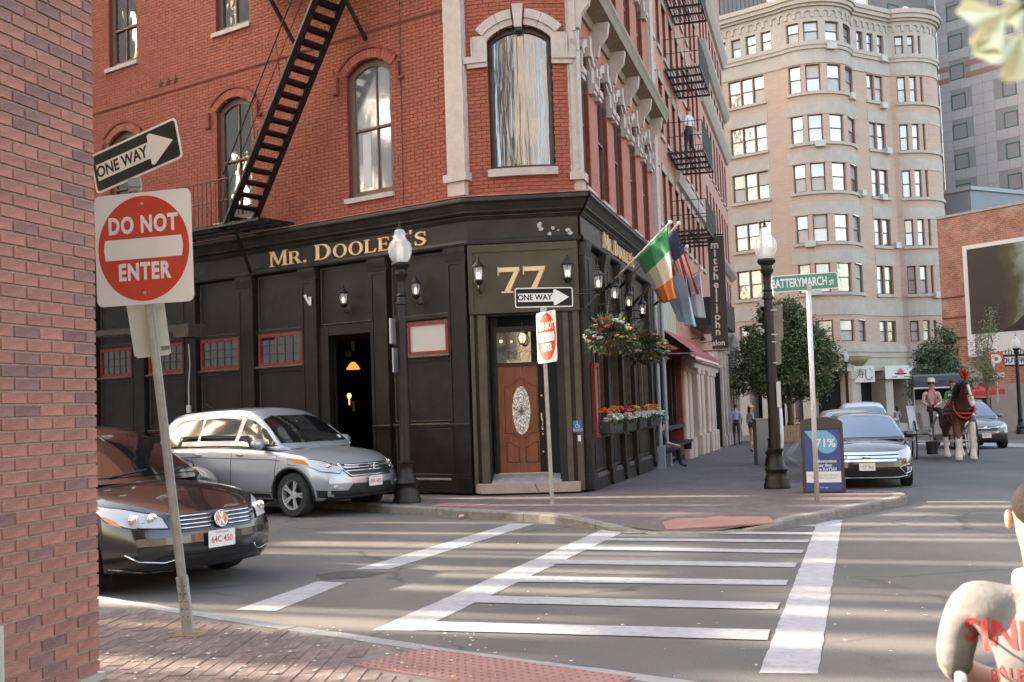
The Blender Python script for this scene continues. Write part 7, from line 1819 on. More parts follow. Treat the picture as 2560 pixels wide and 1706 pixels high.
  dk_=MB();dk_.lathe([(wr*.62,tw*.25),(.01,tw*.25)],seg=24)
  for xw in(xa,xb):
   for sg in(-1,1):
    e=bpy.data.objects.new('wheel',tm.mesh('tyre',[M_['rubber']],40));COL.objects.link(e);e.parent=c.T
    e.matrix_basis=Matrix.Translation((xw,sg*(hw-tw-.02),wr))@Matrix.Rotation(-sg*math.pi/2,4,'X')
    for mbb,nm,mm in((rm_,'rim',S.get('rimm',M_['rim'])),(dk_,'brake_disc',M_['blackplastic'])):
     o=bpy.data.objects.new(nm,mbb.mesh(nm,[mm],35));COL.objects.link(o);o.parent=e
 def cast(c,kind,u,v):
  if kind=='R':o,d=Vector((u,-3,v)),Vector((0,1,0))
  elif kind=='L':o,d=Vector((u,3,v)),Vector((0,-1,0))
  elif kind=='F':o,d=Vector((5,u,v)),Vector((-1,0,0))
  elif kind=='B':o,d=Vector((-5,u,v)),Vector((1,0,0))
  else:o,d=Vector((u,v,4)),Vector((0,0,-1))
  h=c.bvh.ray_cast(o,d)
  if h[0]is None:return None
  n=h[1];n=-n if n.dot(d)>0 else n
  return h[0],n
 def patch(c,kind,poly,m,name,off=.004,cell=.06,parent=None,smooth=True,th=0):
  bm=bmesh.new();bm.faces.new([bm.verts.new((a,b_,0))for a,b_ in poly])
  for ax,idx in(((1,0,0),0),((0,1,0),1)):
   lo,hi=min(p[idx]for p in poly),max(p[idx]for p in poly);k=max(1,int((hi-lo)/cell))
   for i in range(1,k):q=lo+(hi-lo)*i/k;bmesh.ops.bisect_plane(bm,geom=bm.verts[:]+bm.edges[:]+bm.faces[:],plane_co=(q,q,0),plane_no=ax)
  bm.verts.index_update();vs,ok=[],[]
  last=None
  for v in bm.verts:
   h=c.cast(kind,v.co.x,v.co.y)
   if h is None:vs.append(None)
   else:vs.append(h[0]+h[1]*off)
  mp={};mb=MB();
  for i,v in enumerate(vs):
   if v is not None:mp[i]=len(mb.v);mb.v.append(v)
  for f in bm.faces:
   ids=[v.index for v in f.verts]
   if all(i in mp for i in ids):mb.f.append([mp[i]for i in ids]);mb.m.append(0)
  bm.free()
  if not mb.f:return None
  o=mb.build(name,m,parent or c.T,smooth=smooth,local=True)
  return o
 def mir(c,kind,poly,*a,**k):
  """same patch on both sides (left/right body side, or mirrored in y on front/back)"""
  if kind=='S':return c.patch('R',poly,*a,**k),c.patch('L',poly,*a,**k)
  return c.patch(kind,poly,*a,**k),c.patch(kind,[(-y,z)for y,z in poly],*a,**k)
 def line(c,kind,pts,w,m,name,off=.005,parent=None,r3=None):
  P_=[]
  for i in range(len(pts)-1):
   a,b_=Vector(pts[i]),Vector(pts[i+1]);n=max(1,int((b_-a).length/.06))
   for k in range(n):P_.append(a.lerp(b_,k/n))
  P_.append(Vector(pts[-1]));V_=[]
  for p in P_:
   h=c.cast(kind,p.x,p.y)
   if h:V_.append(h[0]+h[1]*off)
  if len(V_)>1:mb=MB();mb.tube(V_,w/2,6);return mb.build(name,m,parent or c.T,smooth=True,local=True)
 def slines(c,pts,w,m,name,**k):return c.line('R',pts,w,m,name,**k),c.line('L',pts,w,m,name,**k)
 def plate(c,kind,y,z,txt,sub='Massachusetts',w=.305,h=.152,tilt=0):
  hh=c.cast(kind,y,z);
  if not hh:return
  sgn=1 if kind=='F' else-1;o=hh[0]+Vector((sgn*.03,0,0));Mx=basis(o,(0,sgn,0),(0,0,1))
  p=plate(Mx,round_rect(w,h,.012),0,.005,M_['plate'],'licence_plate',None);p.parent=c.T
  text(txt,.082,Mx@Matrix.Translation((0,-.008,.0055)),M_['platered'],'lettering',p,ext=.0004,sx=.86,bold=.001,world=False);text(sub,.026,Mx@Matrix.Translation((0,.056,.0055)),M_['plateblue'],'lettering',p,ext=.0003,world=False)
  return p
 def mirror(c,x,z,m,s=1.0):
  for sg,k in((1,'L'),(-1,'R')):
   h=c.cast(k,x,z-.02)
   if not h:continue
   b_=h[0];mb=MB();mb.ell(b_+Vector((-.02,sg*.13*s,.06)),(.075*s,.12*s,.075*s),14,rings=8);o=mb.build('wing_mirror',m,c.T,smooth=True,local=True)
   mb=MB();mb.tube([b_,b_+Vector((0,sg*.07,.02))],.03,6);mb.ell(b_+Vector((-.085*s,sg*.13*s,.06)),(.01,.10*s,.06*s),12,rings=5);mb.build('mirror_glass',M_['blackplastic'],o,smooth=True,local=True)
def handles(c,xs,z,m):
 for x in xs:
  for sg,k in((1,'L'),(-1,'R')):
   h=c.cast(k,x,z)
   if h:mb=MB();mb.ell(h[0]+Vector((0,sg*.022,0)),(.095,.018,.018),12,rings=6);mb.build('door_handle',m,c.T,smooth=True,local=True)
def wipers(c,z0):
 for y in(-.35,.25):c.line('F',[(y,z0),(y+.45,z0+.05)],.012,M_['blackplastic'],'wiper',off=.012)
Y2_=lambda pts:pts
def carpaint(name,col,metal=.5,rough=.3,dirt=None):
 m=mat(name,col,rough,metal=metal,var=.03,vscale=3,coat=.9,dirt=dirt,dscale=3,damt=.25);return m
black=carpaint('black_car_paint',(.010,.009,.009),.0,.25,(.05,.045,.04));silver=carpaint('silver_blue_paint',(.40,.415,.455),.55,.36);brownish=carpaint('dark_metallic_paint',(.035,.032,.028),.4,.22);greyp=carpaint('grey_metallic_paint',(.11,.11,.115),.6,.3);tan=carpaint('tan_metallic_paint',(.30,.25,.19),.6,.35);whitep=carpaint('white_van_paint',(.55,.56,.58),.1,.3)
windowm=glass('car_glass',(.008,.009,.009),.05,.0,1.0);windowm.node_tree.nodes['Principled BSDF'].inputs['IOR'].default_value=1.6;skyglass=mirrorpane('windscreen_sky',(.17,.21,.25),.08,.55,.02);gunm=mat('dark_trim_gloss',(.02,.02,.02),.2)
# ---- common specs ---------------------------------------------------------------------------------
SUV=dict(L=4.52,W=1.82,H=1.69,wb=2.62,fo=.91,wr=.345,belt=1.08,spokes=5,twin=True,pc=.34,cb=.91,cr=.66,shoulder=[(-2.26,.98),(-2.0,1.06),(-1.0,1.08),(.6,1.04),(1.2,.99),(1.8,.90),(2.12,.80),(2.26,.72)],center=[(-2.26,.99),(-1.0,1.09),(.6,1.09),(1.1,1.08),(1.7,1.0),(2.1,.90),(2.26,.80)],plan=[(-2.26,.86),(-2.0,.95),(-1.0,1.0),(1.2,1.0),(1.9,.95),(2.26,.84)],bottom=[(-2.26,.40),(-1.9,.26),(-1,.24),(1,.24),(1.9,.24),(2.26,.30)],nose=[(.2,.10),(.36,.02),(.55,.0),(.7,.05),(.85,.18),(1.0,.5)],tail=[(.2,.1),(.5,.0),(.7,.02),(1.0,.10)],roof=[(-2.16,1.10),(-2.04,1.40),(-1.86,1.58),(-1.3,1.67),(-.4,1.69),(.15,1.65),(.45,1.53),(.85,1.29),(1.22,1.06)])
SEDAN=dict(L=4.85,W=1.84,H=1.47,wb=2.75,fo=.96,wr=.335,belt=.96,spokes=5,pc=.34,cb=.90,cr=.66,shoulder=[(-2.42,.92),(-2.1,.98),(-1.0,.97),(.6,.93),(1.3,.88),(1.9,.80),(2.25,.72),(2.42,.64)],center=[(-2.42,.95),(-2.0,1.03),(-1.4,1.02),(.6,1.0),(1.2,.97),(1.8,.90),(2.2,.80),(2.42,.70)],plan=[(-2.42,.85),(-2.1,.95),(-1.0,1.0),(1.2,1.0),(2.0,.95),(2.42,.83)],bottom=[(-2.42,.36),(-2.0,.22),(-1,.18),(1,.18),(2.0,.17),(2.42,.22)],nose=[(.15,.10),(.3,.02),(.45,.0),(.6,.04),(.72,.12),(.9,.4)],tail=[(.2,.1),(.5,.0),(.7,.02),(1.0,.08)],roof=[(-1.95,.99),(-1.5,1.17),(-1.0,1.36),(-.5,1.45),(.05,1.47),(.4,1.42),(.8,1.24),(1.35,.95)])
def side_glass(c,polys,trim,m=None,tm=None):
 for p in polys:c.mir('S',p,m or windowm,'side_window',off=.006,cell=.08)
 if trim:c.slines(trim,.009,tm or M_['chrome'],'window_trim',off=.007)
def doorline(c,pts):c.slines(pts,.009,M_['iron'],'door_gap',off=.001)
def heading(v):return math.atan2(v.y,v.x)
# ================= silver SUV beside the pub
hd=-DL;per=Vector((-hd.y,hd.x,0)) # per : the car's left
wpt=G(738,1294,0);S=dict(SUV)
org_=wpt-hd*(S['L']/2-S['fo'])+per*(S['W']/2-.08)
org_=wpt+(org_-wpt)*1.06
c=Car('silver_suv','silver-blue compact SUV parked in front of the dark side door',(org_.x,org_.y,0),heading(hd),S,silver);c.T.scale=(1.06,)*3
side_glass(c,[[(.98,1.10),(.62,1.36),(.32,1.50),(.10,1.545),(.02,1.10)],[(-.07,1.10),(-.02,1.55),(-.55,1.575),(-.92,1.56),(-.93,1.10)],[(-1.0,1.10),(-.98,1.555),(-1.35,1.52),(-1.60,1.43),(-1.78,1.25),(-1.80,1.12)]],[(1.03,1.075),(.66,1.37),(.34,1.53),(.0,1.585),(-.6,1.605),(-1.1,1.585),(-1.5,1.52),(-1.78,1.36),(-1.90,1.2),(-1.86,1.09),(-1,1.075),(1.03,1.075)])
c.patch('F',[(-.74,1.14),(.74,1.14),(.62,1.52),(.4,1.58),(-.4,1.58),(-.62,1.52)],windowm,'windscreen',off=.006)
c.slines([(.90,1.06),(1.02,1.0),(.98,.5),(.92,.40)],.008,M_['iron'],'door_gap',off=.001);doorline(c,[(-.03,1.07),(-.05,.38)]);doorline(c,[(-1.0,1.07),(-1.0,.75)]);doorline(c,[(.90,.38),(-.9,.38)])
c.slines([(-2.1,.90),(-1,.93),(.9,.89),(1.1,.87)],.014,M_['iron'],'swage_line',off=.0)
handles(c,(.16,-.86),.97,silver);c.mirror(.72,1.10,silver,1.15)
for xw in(c.xa,c.xb):c.slines([(xw+(c.wr+.085)*math.cos(q),c.wr+(c.wr+.075)*math.sin(q))for q in np.linspace(-.15,math.pi+.15,20)],.045,M_['blackplastic'],'arch_trim',off=.0)
c.patch('R',[(.86,.24),(-.84,.24),(-.84,.36),(.86,.36)],M_['blackplastic'],'sill_trim',off=.006);c.patch('L',[(.86,.24),(-.84,.24),(-.84,.36),(.86,.36)],M_['blackplastic'],'sill_trim',off=.006)
c.patch('F',[(-.80,.245),(.80,.245),(.84,.42),(.5,.40),(.42,.50),(-.42,.50),(-.5,.40),(-.84,.42)],M_['blackplastic'],'lower_bumper',off=.008)
c.patch('F',[(-.46,.60),(.46,.60),(.54,.705),(.50,.80),(-.50,.80),(-.54,.705)],M_['blackplastic'],'grille',off=.006)
for z,w_ in((.775,.47),(.735,.50),(.69,.49)):c.line('F',[(-w_,z),(w_,z)],.024,M_['chrome'],'grille_bar',off=.014)
c.line('F',[(-.54,.80),(-.52,.70),(-.44,.62),(.44,.62),(.52,.70),(.54,.80)],.022,M_['chrome'],'grille_surround',off=.012)
h=c.cast('F',0,.735);mb=MB();Mx=basis(h[0]+Vector((.035,0,0)),(0,1,0),(0,0,1))
for a,b_ in(((-.045,.045),(-.032,-.045)),((.045,.045),(.032,-.045)),((-.036,0),(.036,0))):mb.tube([Mx@Vector((a[0],a[1],0)),Mx@Vector((b_[0],b_[1],0))],.008,6)
mb.tube([Mx@Vector((q[0]*1.15,q[1]*1.15,0))for q in round_rect(.10,.085,.03)],.005,5);mb.build('badge',M_['chrome'],c.T,local=True)
hl_,_=c.mir('F',[(.52,.74),(.60,.66),(.80,.70),(.895,.82),(.88,.90),(.70,.86)],M_['clearlens'],'headlight',off=.008,cell=.04)
c.mir('F',[(.855,.80),(.885,.83),(.88,.90),(.86,.89)],M_['amber'],'indicator',off=.011,cell=.03)
for sg in(1,-1):c.line('F',[(sg*a,b_)for a,b_ in((.52,.74),(.60,.66),(.80,.70),(.895,.82),(.88,.90),(.70,.86),(.52,.74))],.010,gunm,'lamp_edge',off=.009)
for y in(.68,-.68):
 h=c.cast('F',y,.775);mb=MB();mb.ell(h[0]+Vector((.004,0,0)),(.02,.06,.05),14);mb.build('lamp_reflector',M_['chrome'],c.T,smooth=True,local=True)
 h=c.cast('F',y,.46);mb=MB();mb.ell(h[0]+Vector((.004,0,0)),(.02,.05,.035),12);mb.build('fog_lamp',M_['clearlens'],c.T,smooth=True,local=True)
c.plate('F',0,.52,'8ER 680');wipers(c,1.13)
MB().tube([(-1.35,0,1.64),(-1.75,0,1.84)],.008,5).build('aerial',M_['iron'],c.T,local=True)
mb=MB();mb.poly3([(.60,-.5,1.28),(.60,-.40,1.28),(.56,-.40,1.32),(.56,-.5,1.32)],(0,0,.004))
c.patch('F',[(.55,1.17),(.64,1.17),(.64,1.22),(.55,1.22)],M_['white'],'sticker',off=.010)
c.patch('B',[(-.6,1.12),(.6,1.12),(.5,1.5),(-.5,1.5)],windowm,'rear_window',off=.006);c.mir('B',[(.62,.85),(.86,.85),(.84,1.3),(.72,1.3)],M_['redlens'],'tail_light',off=.008)
# ================= black sedan, near left
S=dict(SEDAN);fl_w=G(560,1421,0) # its front left wheel on the road
org_=fl_w-hd*(S['L']/2-S['fo'])-per*(S['W']/2-.1)
org_=fl_w+(org_-fl_w)*1.09
c=Car('black_sedan','black sedan parked nearest the leaning sign post at left',(org_.x,org_.y,0),heading(hd),S,black);c.T.scale=(1.09,)*3
side_glass(c,[[(1.02,.99),(.62,1.22),(.3,1.34),(.1,1.37),(0,.99)],[(-.08,.99),(.0,1.375),(-.45,1.375),(-.95,1.25),(-1.0,1.0)]],[(1.1,.97),(.64,1.25),(.3,1.375),(-.3,1.41),(-.9,1.31),(-1.5,1.06),(-1.5,1.0),(1.1,.97)])
c.patch('F',[(-.74,1.0),(.74,1.0),(.60,1.34),(.4,1.40),(-.4,1.40),(-.60,1.34)],windowm,'windscreen',off=.006)
doorline(c,[(.95,.96),(1.05,.85),(.98,.32)]);doorline(c,[(-.05,.96),(-.05,.3)]);handles(c,(.12,-.9),.86,black);c.mirror(.72,.99,black,1.0)
c.patch('F',[(-.40,.535),(.40,.535),(.47,.685),(-.47,.685)],gunm,'grille',off=.006)
for z,w_ in((.668,.46),(.634,.45),(.600,.43),(.566,.42)):c.line('F',[(-w_,z),(-.085,z)],.015,M_['chrome'],'grille_bar',off=.012);c.line('F',[(.085,z),(w_,z)],.015,M_['chrome'],'grille_bar',off=.012)
h=c.cast('F',0,.622);Mx=basis(h[0]+Vector((.03,0,.0)),(0,1,0),(-.15,0,1));mb=MB();mb.lathe([(.068,0),(.078,.008),(.08,.014),(.074,.018),(.068,.012)],seg=28,M=Mx)
for a,b_ in(((-.026,.062),(0,.008)),((.026,.062),(0,.008)),((-.058,.030),(-.026,-.055)),((-.026,-.055),(0,-.006)),((.058,.030),(.026,-.055)),((.026,-.055),(0,-.006))):mb.tube([Mx@Vector((a[0],a[1],.01)),Mx@Vector((b_[0],b_[1],.01))],.0075,6)
mb.build('badge',M_['chrome'],c.T,local=True);mb=MB();mb.lathe([(.07,0),(.07,.006),(.01,.006)],seg=24,M=Mx);mb.build('badge_field',gunm,c.T,local=True)
c.mir('F',[(.50,.575),(.54,.69),(.74,.755),(.875,.79),(.86,.66),(.78,.60)],M_['clearlens'],'headlight',off=.008,cell=.04);c.mir('F',[(.80,.605),(.845,.635),(.868,.70),(.85,.70),(.82,.66)],M_['amber'],'indicator',off=.011,cell=.03)
for sg in(1,-1):c.line('F',[(sg*a,b_)for a,b_ in((.50,.575),(.54,.69),(.74,.755),(.875,.79),(.86,.66),(.78,.60),(.50,.575))],.010,gunm,'lamp_edge',off=.009)
for y in(.73,-.73,.60,-.60):
 h=c.cast('F',y,.668);mb=MB();mb.ell(h[0]+Vector((.006,0,0)),(.02,.058,.055),16);o=mb.build('lamp_reflector',M_['chrome'],c.T,smooth=True,local=True)
c.patch('F',[(-.55,.215),(.55,.215),(.66,.285),(.55,.335),(-.55,.335),(-.66,.285)],M_['blackplastic'],'lower_grille',off=.006)
for sg in(1,-1):c.line('F',[(sg*.80,.37),(sg*.74,.31),(sg*.55,.285),(sg*.46,.30),(sg*.42,.35)],.014,M_['chrome'],'chrome_strip',off=.010)
c.line('F',[(-.84,.24),(-.6,.20),(0,.19),(.6,.20),(.84,.24)],.03,black,'chin_spoiler',off=.01)
c.plate('F',-.03,.45,'64C 450');wipers(c,1.0)
for y in(.3,-.35):mb=MB();mb.ell((-.1,y,.95),(.12,.26,.2),12)
# ================= black car behind it (roof only seen)
org2=org_-hd*5.6+per*4.3;c=Car('dark_car','dark car whose roof shows between the brick corner and the silver SUV',(org2.x,org2.y,0),heading(hd),dict(SEDAN),black)
side_glass(c,[[(1.02,.99),(.62,1.22),(.3,1.34),(.1,1.37),(0,.99)]],None);c.patch('F',[(-.74,1.0),(.74,1.0),(.60,1.34),(.4,1.40),(-.4,1.40),(-.60,1.34)],windowm,'windscreen',off=.006)
# ================= dark sedan with chrome grille, right of the poster bin
hd=-DR;per=Vector((-hd.y,hd.x,0));w_=G(2268,1214,0);S=dict(SEDAN,wr=.34)
org_=w_-hd*(S['L']/2-S['fo'])-per*(S['W']/2-.12)
org_=Vector((w_.x,w_.y,0))+(Vector((org_.x,org_.y,0))-Vector((w_.x,w_.y,0)))*.92
c=Car('dark_sedan','dark glossy sedan with wide chrome grille parked behind the poster bin',(org_.x,org_.y,w_.z),heading(hd),S,brownish);c.T.scale=(.92,)*3
side_glass(c,[[(1.02,.99),(.62,1.22),(.3,1.34),(.1,1.37),(0,.99)],[(-.08,.99),(.0,1.375),(-.45,1.375),(-.95,1.25),(-1.0,1.0)]],[(1.1,.97),(.64,1.25),(.3,1.375),(-.3,1.41),(-.9,1.31),(-1.5,1.06)])
c.patch('F',[(-.76,.995),(.76,.995),(.62,1.35),(.4,1.405),(-.4,1.405),(-.62,1.35)],skyglass,'windscreen',off=.006)
for z,w_2 in((.70,.62),(.635,.60),(.57,.56)):
 c.patch('F',[(-w_2,z-.022),(w_2,z-.022),(w_2+.02,z+.022),(-w_2-.02,z+.022)],M_['chrome'],'grille_bar',off=.014)
c.patch('F',[(-.55,.54),(.55,.54),(.62,.73),(-.62,.73)],gunm,'grille',off=.006)
h=c.cast('F',0,.635);mb=MB();mb.ell(h[0]+Vector((.03,0,0)),(.012,.09,.035),20);mb.build('badge',M_['chrome'],c.T,smooth=True,local=True);text('Ford',.05,basis(h[0]+Vector((.046,0,0)),(0,1,0),(0,0,1)),M_['signblack'],'lettering',c.T,ext=.001,shear=.3,world=False)
c.mir('F',[(.60,.59),(.64,.74),(.86,.80),(.875,.70),(.76,.60)],M_['clearlens'],'headlight',off=.008,cell=.04)
c.patch('F',[(-.60,.27),(.60,.27),(.66,.38),(.4,.40),(-.4,.40),(-.66,.38)],gunm,'lower_grille',off=.006);c.line('F',[(-.78,.26),(-.6,.235),(.6,.235),(.78,.26)],.014,M_['chrome'],'chrome_strip',off=.01)
for sg in(1,-1):
 c.line('F',[(sg*.70,.46),(sg*.62,.42),(sg*.74,.30),(sg*.85,.33),(sg*.87,.49),(sg*.70,.46)],.016,M_['chrome'],'fog_surround',off=.010);h=c.cast('F',sg*.77,.39);mb=MB();mb.ell(h[0],(.015,.04,.04),12);mb.build('fog_lamp',M_['clearlens'],c.T,smooth=True,local=True)
c.plate('F',.0,.455,'1LY 566');c.mirror(.72,.99,black,1.1);handles(c,(.12,-.9),.86,brownish)
def simple_car(name,label,px,py,base,paint,hdv,ground_px=None,suv=False,W=None,front=True,glassm=None,plate_=None,loc=None):
 S=dict(SUV if suv else SEDAN);o_=loc if loc is not None else G(px,py,0);c=Car(name,label,(o_.x,o_.y,gz(o_.y)),heading(hdv),S,paint)
 if suv:side_glass(c,[[(.98,1.10),(.62,1.36),(.32,1.50),(.10,1.545),(.02,1.10)],[(-.07,1.10),(-.02,1.55),(-.55,1.575),(-.92,1.56),(-.93,1.10)]],None);c.patch('F',[(-.74,1.14),(.74,1.14),(.62,1.52),(.4,1.58),(-.4,1.58),(-.62,1.52)],glassm or skyglass,'windscreen',off=.006)
 else:side_glass(c,[[(1.02,.99),(.62,1.22),(.3,1.34),(.1,1.37),(0,.99)],[(-.08,.99),(.0,1.375),(-.45,1.375),(-.95,1.25),(-1.0,1.0)]],None);c.patch('F',[(-.74,1.0),(.74,1.0),(.60,1.34),(.4,1.40),(-.4,1.40),(-.60,1.34)],glassm or skyglass,'windscreen',off=.006)
 d=.1 if suv else 0
 c.mir('F',[(.50,.62+d),(.55,.70+d),(.86,.80+d),(.85,.68+d)],M_['clearlens'],'headlight',off=.008,cell=.05);c.patch('F',[(-.40,.56+d),(.40,.56+d),(.46,.68+d),(-.46,.68+d)],gunm,'grille',off=.006);c.patch('F',[(-.6,.24),(.6,.24),(.66,.38),(-.66,.38)],M_['blackplastic'],'lower_grille',off=.006)
 c.line('F',[(-.44,.65+d),(.44,.65+d)],.02,M_['chrome'],'grille_bar',off=.012);c.mirror(.72,1.10 if suv else.99,paint,1.0);c.plate('F',0,.5,plate_ or '')if plate_ else None
 return c
 # cars queueing behind the dark sedan
o1=Vector((org_.x,org_.y,0))-hd*6.2+per*-.15;simple_car('tan_car','tan car whose roof shows just above the dark sedan',0,0,0,tan,hd,loc=o1)
o2=Vector((org_.x,org_.y,0))-hd*13.0+per*.5;c=simple_car('white_suv','white roofed vehicle behind the tan car with roof bars',0,0,0,whitep,hd,suv=True,loc=o2)
# crossing traffic to the right : small grey SUV and a dark one at the frame edge
rl=G(2508,1120,0);hx=vdir(2045,990)*-1;hx=Vector((hx.x+.16,hx.y,0)).normalized();pr_=Vector((-hx.y,hx.x,0))
o3=rl-hx*(SUV['L']/2-SUV['fo'])-pr_*(SUV['W']/2-.1);o3=o3*1.0
c=simple_car('grey_suv','small grey SUV facing us behind the carriage horse',0,0,0,greyp,hx,suv=True,loc=o3,plate_='7GK 31')
c.patch('F',[(-.78,.25),(.78,.25),(.80,.52),(.45,.55),(-.45,.55),(-.80,.52)],M_['blackplastic'],'lower_bumper',off=.010);c.line('F',[(-.5,.78),(0,.72),(.5,.78)],.03,M_['chrome'],'grille_bar',off=.014)
mb=MB();h=c.cast('F',0,.76);mb.ell(h[0]+Vector((.03,0,0)),(.012,.07,.045),16);mb.build('badge',M_['chrome'],c.T,smooth=True,local=True)
c.slines([(.2,1.66),(-.6,1.70),(-1.5,1.66)],.02,M_['rim'],'roof_rail',off=.02)
o4=G(2530,1072,0);o4=o4+Vector((1.55,1.6,0));simple_car('black_suv','black SUV cut off by the right edge of the photograph',0,0,0,black,hx,suv=True,loc=o4)
# parked cars under the big tree
o5=G(1985,1062,0);simple_car('dark_car','dark car standing in the shade under the big tree',0,0,0,black,vdir(5900,850)*-1,loc=o5,glassm=windowm)
o6=G(1868,1055,0);simple_car('dark_car','dark car parked beyond the man in the blue shirt',0,0,0,black,vdir(-2000,1100)*-1,loc=o6,glassm=windowm)
# ================================================================== people, horse, carriage
skinm=mat('skin',(.48,.27,.19),.55,var=.06,vscale=6);hairb=mat('brown_hair',(.05,.028,.018),.6,var=.3,vscale=30);haird=mat('dark_hair',(.014,.010,.009),.55,var=.3,vscale=30)
def cl_(n,c,r=.85):return mat('wear_'+n,c,r,var=.12,vscale=7)
def skin(edges,name,mats,parent,sub=2,root=None):
 """edges: [(a, b, ra, rb, material index)] with 3-D points; one continuous skinned surface"""
 key={};vs,rs,es,mi=[],[],[],[]
 def idx(p,r):
  k=tuple(round(x,4)for x in p)
  if k not in key:key[k]=len(vs);vs.append(Vector(p));rs.append(r)
  return key[k]
 for a,b_,ra,rb,m in edges:i,j=idx(a,ra),idx(b_,rb);es.append((i,j));mi.append(m)
 me=bpy.data.meshes.new(name);me.from_pydata([tuple(v)for v in vs],es,[]);o=bpy.data.objects.new(name,me);COL.objects.link(o)
 md=o.modifiers.new('s','SKIN');md.use_smooth_shade=True;md.branch_smoothing=.6
 for i,r in enumerate(rs):sv=me.skin_vertices[0].data[i];sv.radius=(r,r);sv.use_root=i==0
 s2=o.modifiers.new('u','SUBSURF');s2.levels=sub
 me2=bpy.data.meshes.new_from_object(o.evaluated_get(bpy.context.evaluated_depsgraph_get()));bpy.data.objects.remove(o)
 me2.materials.clear();[me2.materials.append(m)for m in mats]
 for f in me2.polygons:
  c=f.center;best=1e9
  for(i,j),m in zip(es,mi):
   a,b_=vs[i],vs[j];ab=b_-a;t=max(0,min(1,(c-a).dot(ab)/max(ab.length_squared,1e-9)));r=rs[i]+(rs[j]-rs[i])*t;d=(c-a-ab*t).length-r*.9
   if d<best:best=d;f.material_index=m
 me2.polygons.foreach_set('use_smooth',[True]*len(me2.polygons))
 ob=bpy.data.objects.new(name,me2);COL.objects.link(ob);ob.parent=parent;return ob
def person(label,loc,yaw,h=1.72,top=None,legs=None,shoes=None,hair=haird,sleeve='short',shorts=False,J=None,fem=False,longhair=False,hat=None,group=None,skn=None,hands=True,lower=True,cat='person',hairless=False,bulk=1.0):
 """faces +Y before yaw; J overrides joints (metres for a 1.72 m figure)"""
 T=thing('person',label,cat,loc,yaw,group);k=h/1.72;T.scale=(k,k,k)
 j=dict(pel=(0,0,.95),wai=(0,.0,1.10),che=(0,-.01,1.30),nek=(0,-.01,1.46),hd0=(0,.015,1.55),hd1=(0,.02,1.63),hd2=(0,.01,1.69),sl=(-.17,-.01,1.40),sr=(.17,-.01,1.40),el=(-.235,-.02,1.13),er=(.235,-.02,1.13),wl=(-.24,.07,.90),wr=(.24,.07,.90),hl=(-.09,0,.90),hr=(.09,0,.90),kl=(-.10,.08,.50),kr=(.10,-.02,.49),al=(-.10,.06,.08),ar=(.10,-.14,.10),tl=(-.105,.20,.03),tr=(.105,.0,.035))
 j.update(J or{});m=[skn or skinm,top,legs,shoes or cl_('shoe',(.03,.025,.02))];s_=(.88 if fem else 1)*bulk
 E_=[('pel','wai',.125*s_,.112*s_,2),('wai','che',.112*s_,.13*s_,1),('che','nek',.13*s_,.052,1),('nek','hd0',.052,.068,0),('hd0','hd1',.068,.082,0),('hd1','hd2',.082,.058,0)]
 fa=1 if sleeve=='long' else 0;ua=0 if sleeve=='none' else 1
 for q in 'lr':E_+=[('che','s'+q,.13*s_,.062*s_,1),('s'+q,'e'+q,.062*s_,.042*s_,ua),('e'+q,'w'+q,.042*s_,.027,fa)]
 if lower:
  ls=0 if shorts else 2
  for q in 'lr':E_+=[('pel','h'+q,.125*s_,.095*s_,2),('h'+q,'k'+q,.095*s_,.058,2 if not shorts else 0),('k'+q,'a'+q,.058,.038,ls),('a'+q,'t'+q,.038,.032,3)]
 V_={a:Vector(b_)for a,b_ in j.items()};ed=[(V_[a],V_[b_],ra,rb,mm)for a,b_,ra,rb,mm in E_]
 for q in 'lr':
  d=(V_['w'+q]-V_['e'+q]).normalized();w_=V_['w'+q];sd=Vector((1 if q=='r' else-1,0,0));sd=(sd-d*sd.dot(d)).normalized();up=d.cross(sd);pm_=w_+d*.055;ed.append((w_,pm_,.027,.030,0))
  if hands:
   for i,(o_,l)in enumerate(((-.024,.060),(-.008,.070),(.008,.065),(.022,.050))):a=pm_+up*o_+d*.028;b2=a+d*l*.55+sd*-.004;ed+=[(pm_,a,.030,.009,0),(a,b2,.009,.008,0),(b2,b2+d*l*.4-sd*.018,.008,.006,0)]
   a=w_+d*.03-up*.030;ed+=[(w_,a,.027,.011,0),(a,a+d*.05-up*.012,.011,.008,0)]
 if shorts:
  for q in 'lr':a=V_['h'+q];b2=a.lerp(V_['k'+q],.3);ed.append((a,b2,.10*s_,.085*s_,2))
 body=skin(ed,'body',m,T)
 H_=V_['hd1'];f=(V_['hd0']-V_['nek']);yw=math.atan2(0,1)
 mb=MB();mb.ell(H_+Vector((0,.082,-.015)),(.013,.022,.022),8,rings=5);mb.build('nose',m[0],body,smooth=True,local=True)
 for sg in(-1,1):mb=MB();mb.ell(H_+Vector((sg*.078,.0,-.02)),(.010,.018,.027),8,rings=5);mb.build('ear',m[0],body,smooth=True,local=True)
 mb=MB()
 for sg in(-1,1):mb.ell(H_+Vector((sg*.030,.074,.008)),(.011,.008,.006),6,rings=4)
 mb.ell(H_+Vector((0,.078,-.05)),(.022,.006,.006),8,rings=4);mb.build('eyes_and_mouth',mat('eye_dark',(.05,.02,.018),.5),body,smooth=True,local=True)
 if not hairless:
  mb=MB();mb.ell(H_+Vector((0,-.022,.022)),(.090,.090,.088),16,rings=10)
  if longhair:mb.ell(H_+Vector((0,-.065,-.09)),(.085,.05,.17),14,rings=8)
  mb.build('hair',hair,T,smooth=True,local=True)
 if hat:hat(T,H_)
 return T
W_=lambda x,y,dz=KERB:G(x,y,dz)
aw_=math.atan2(-DR.x,DR.y) # facing away up the street
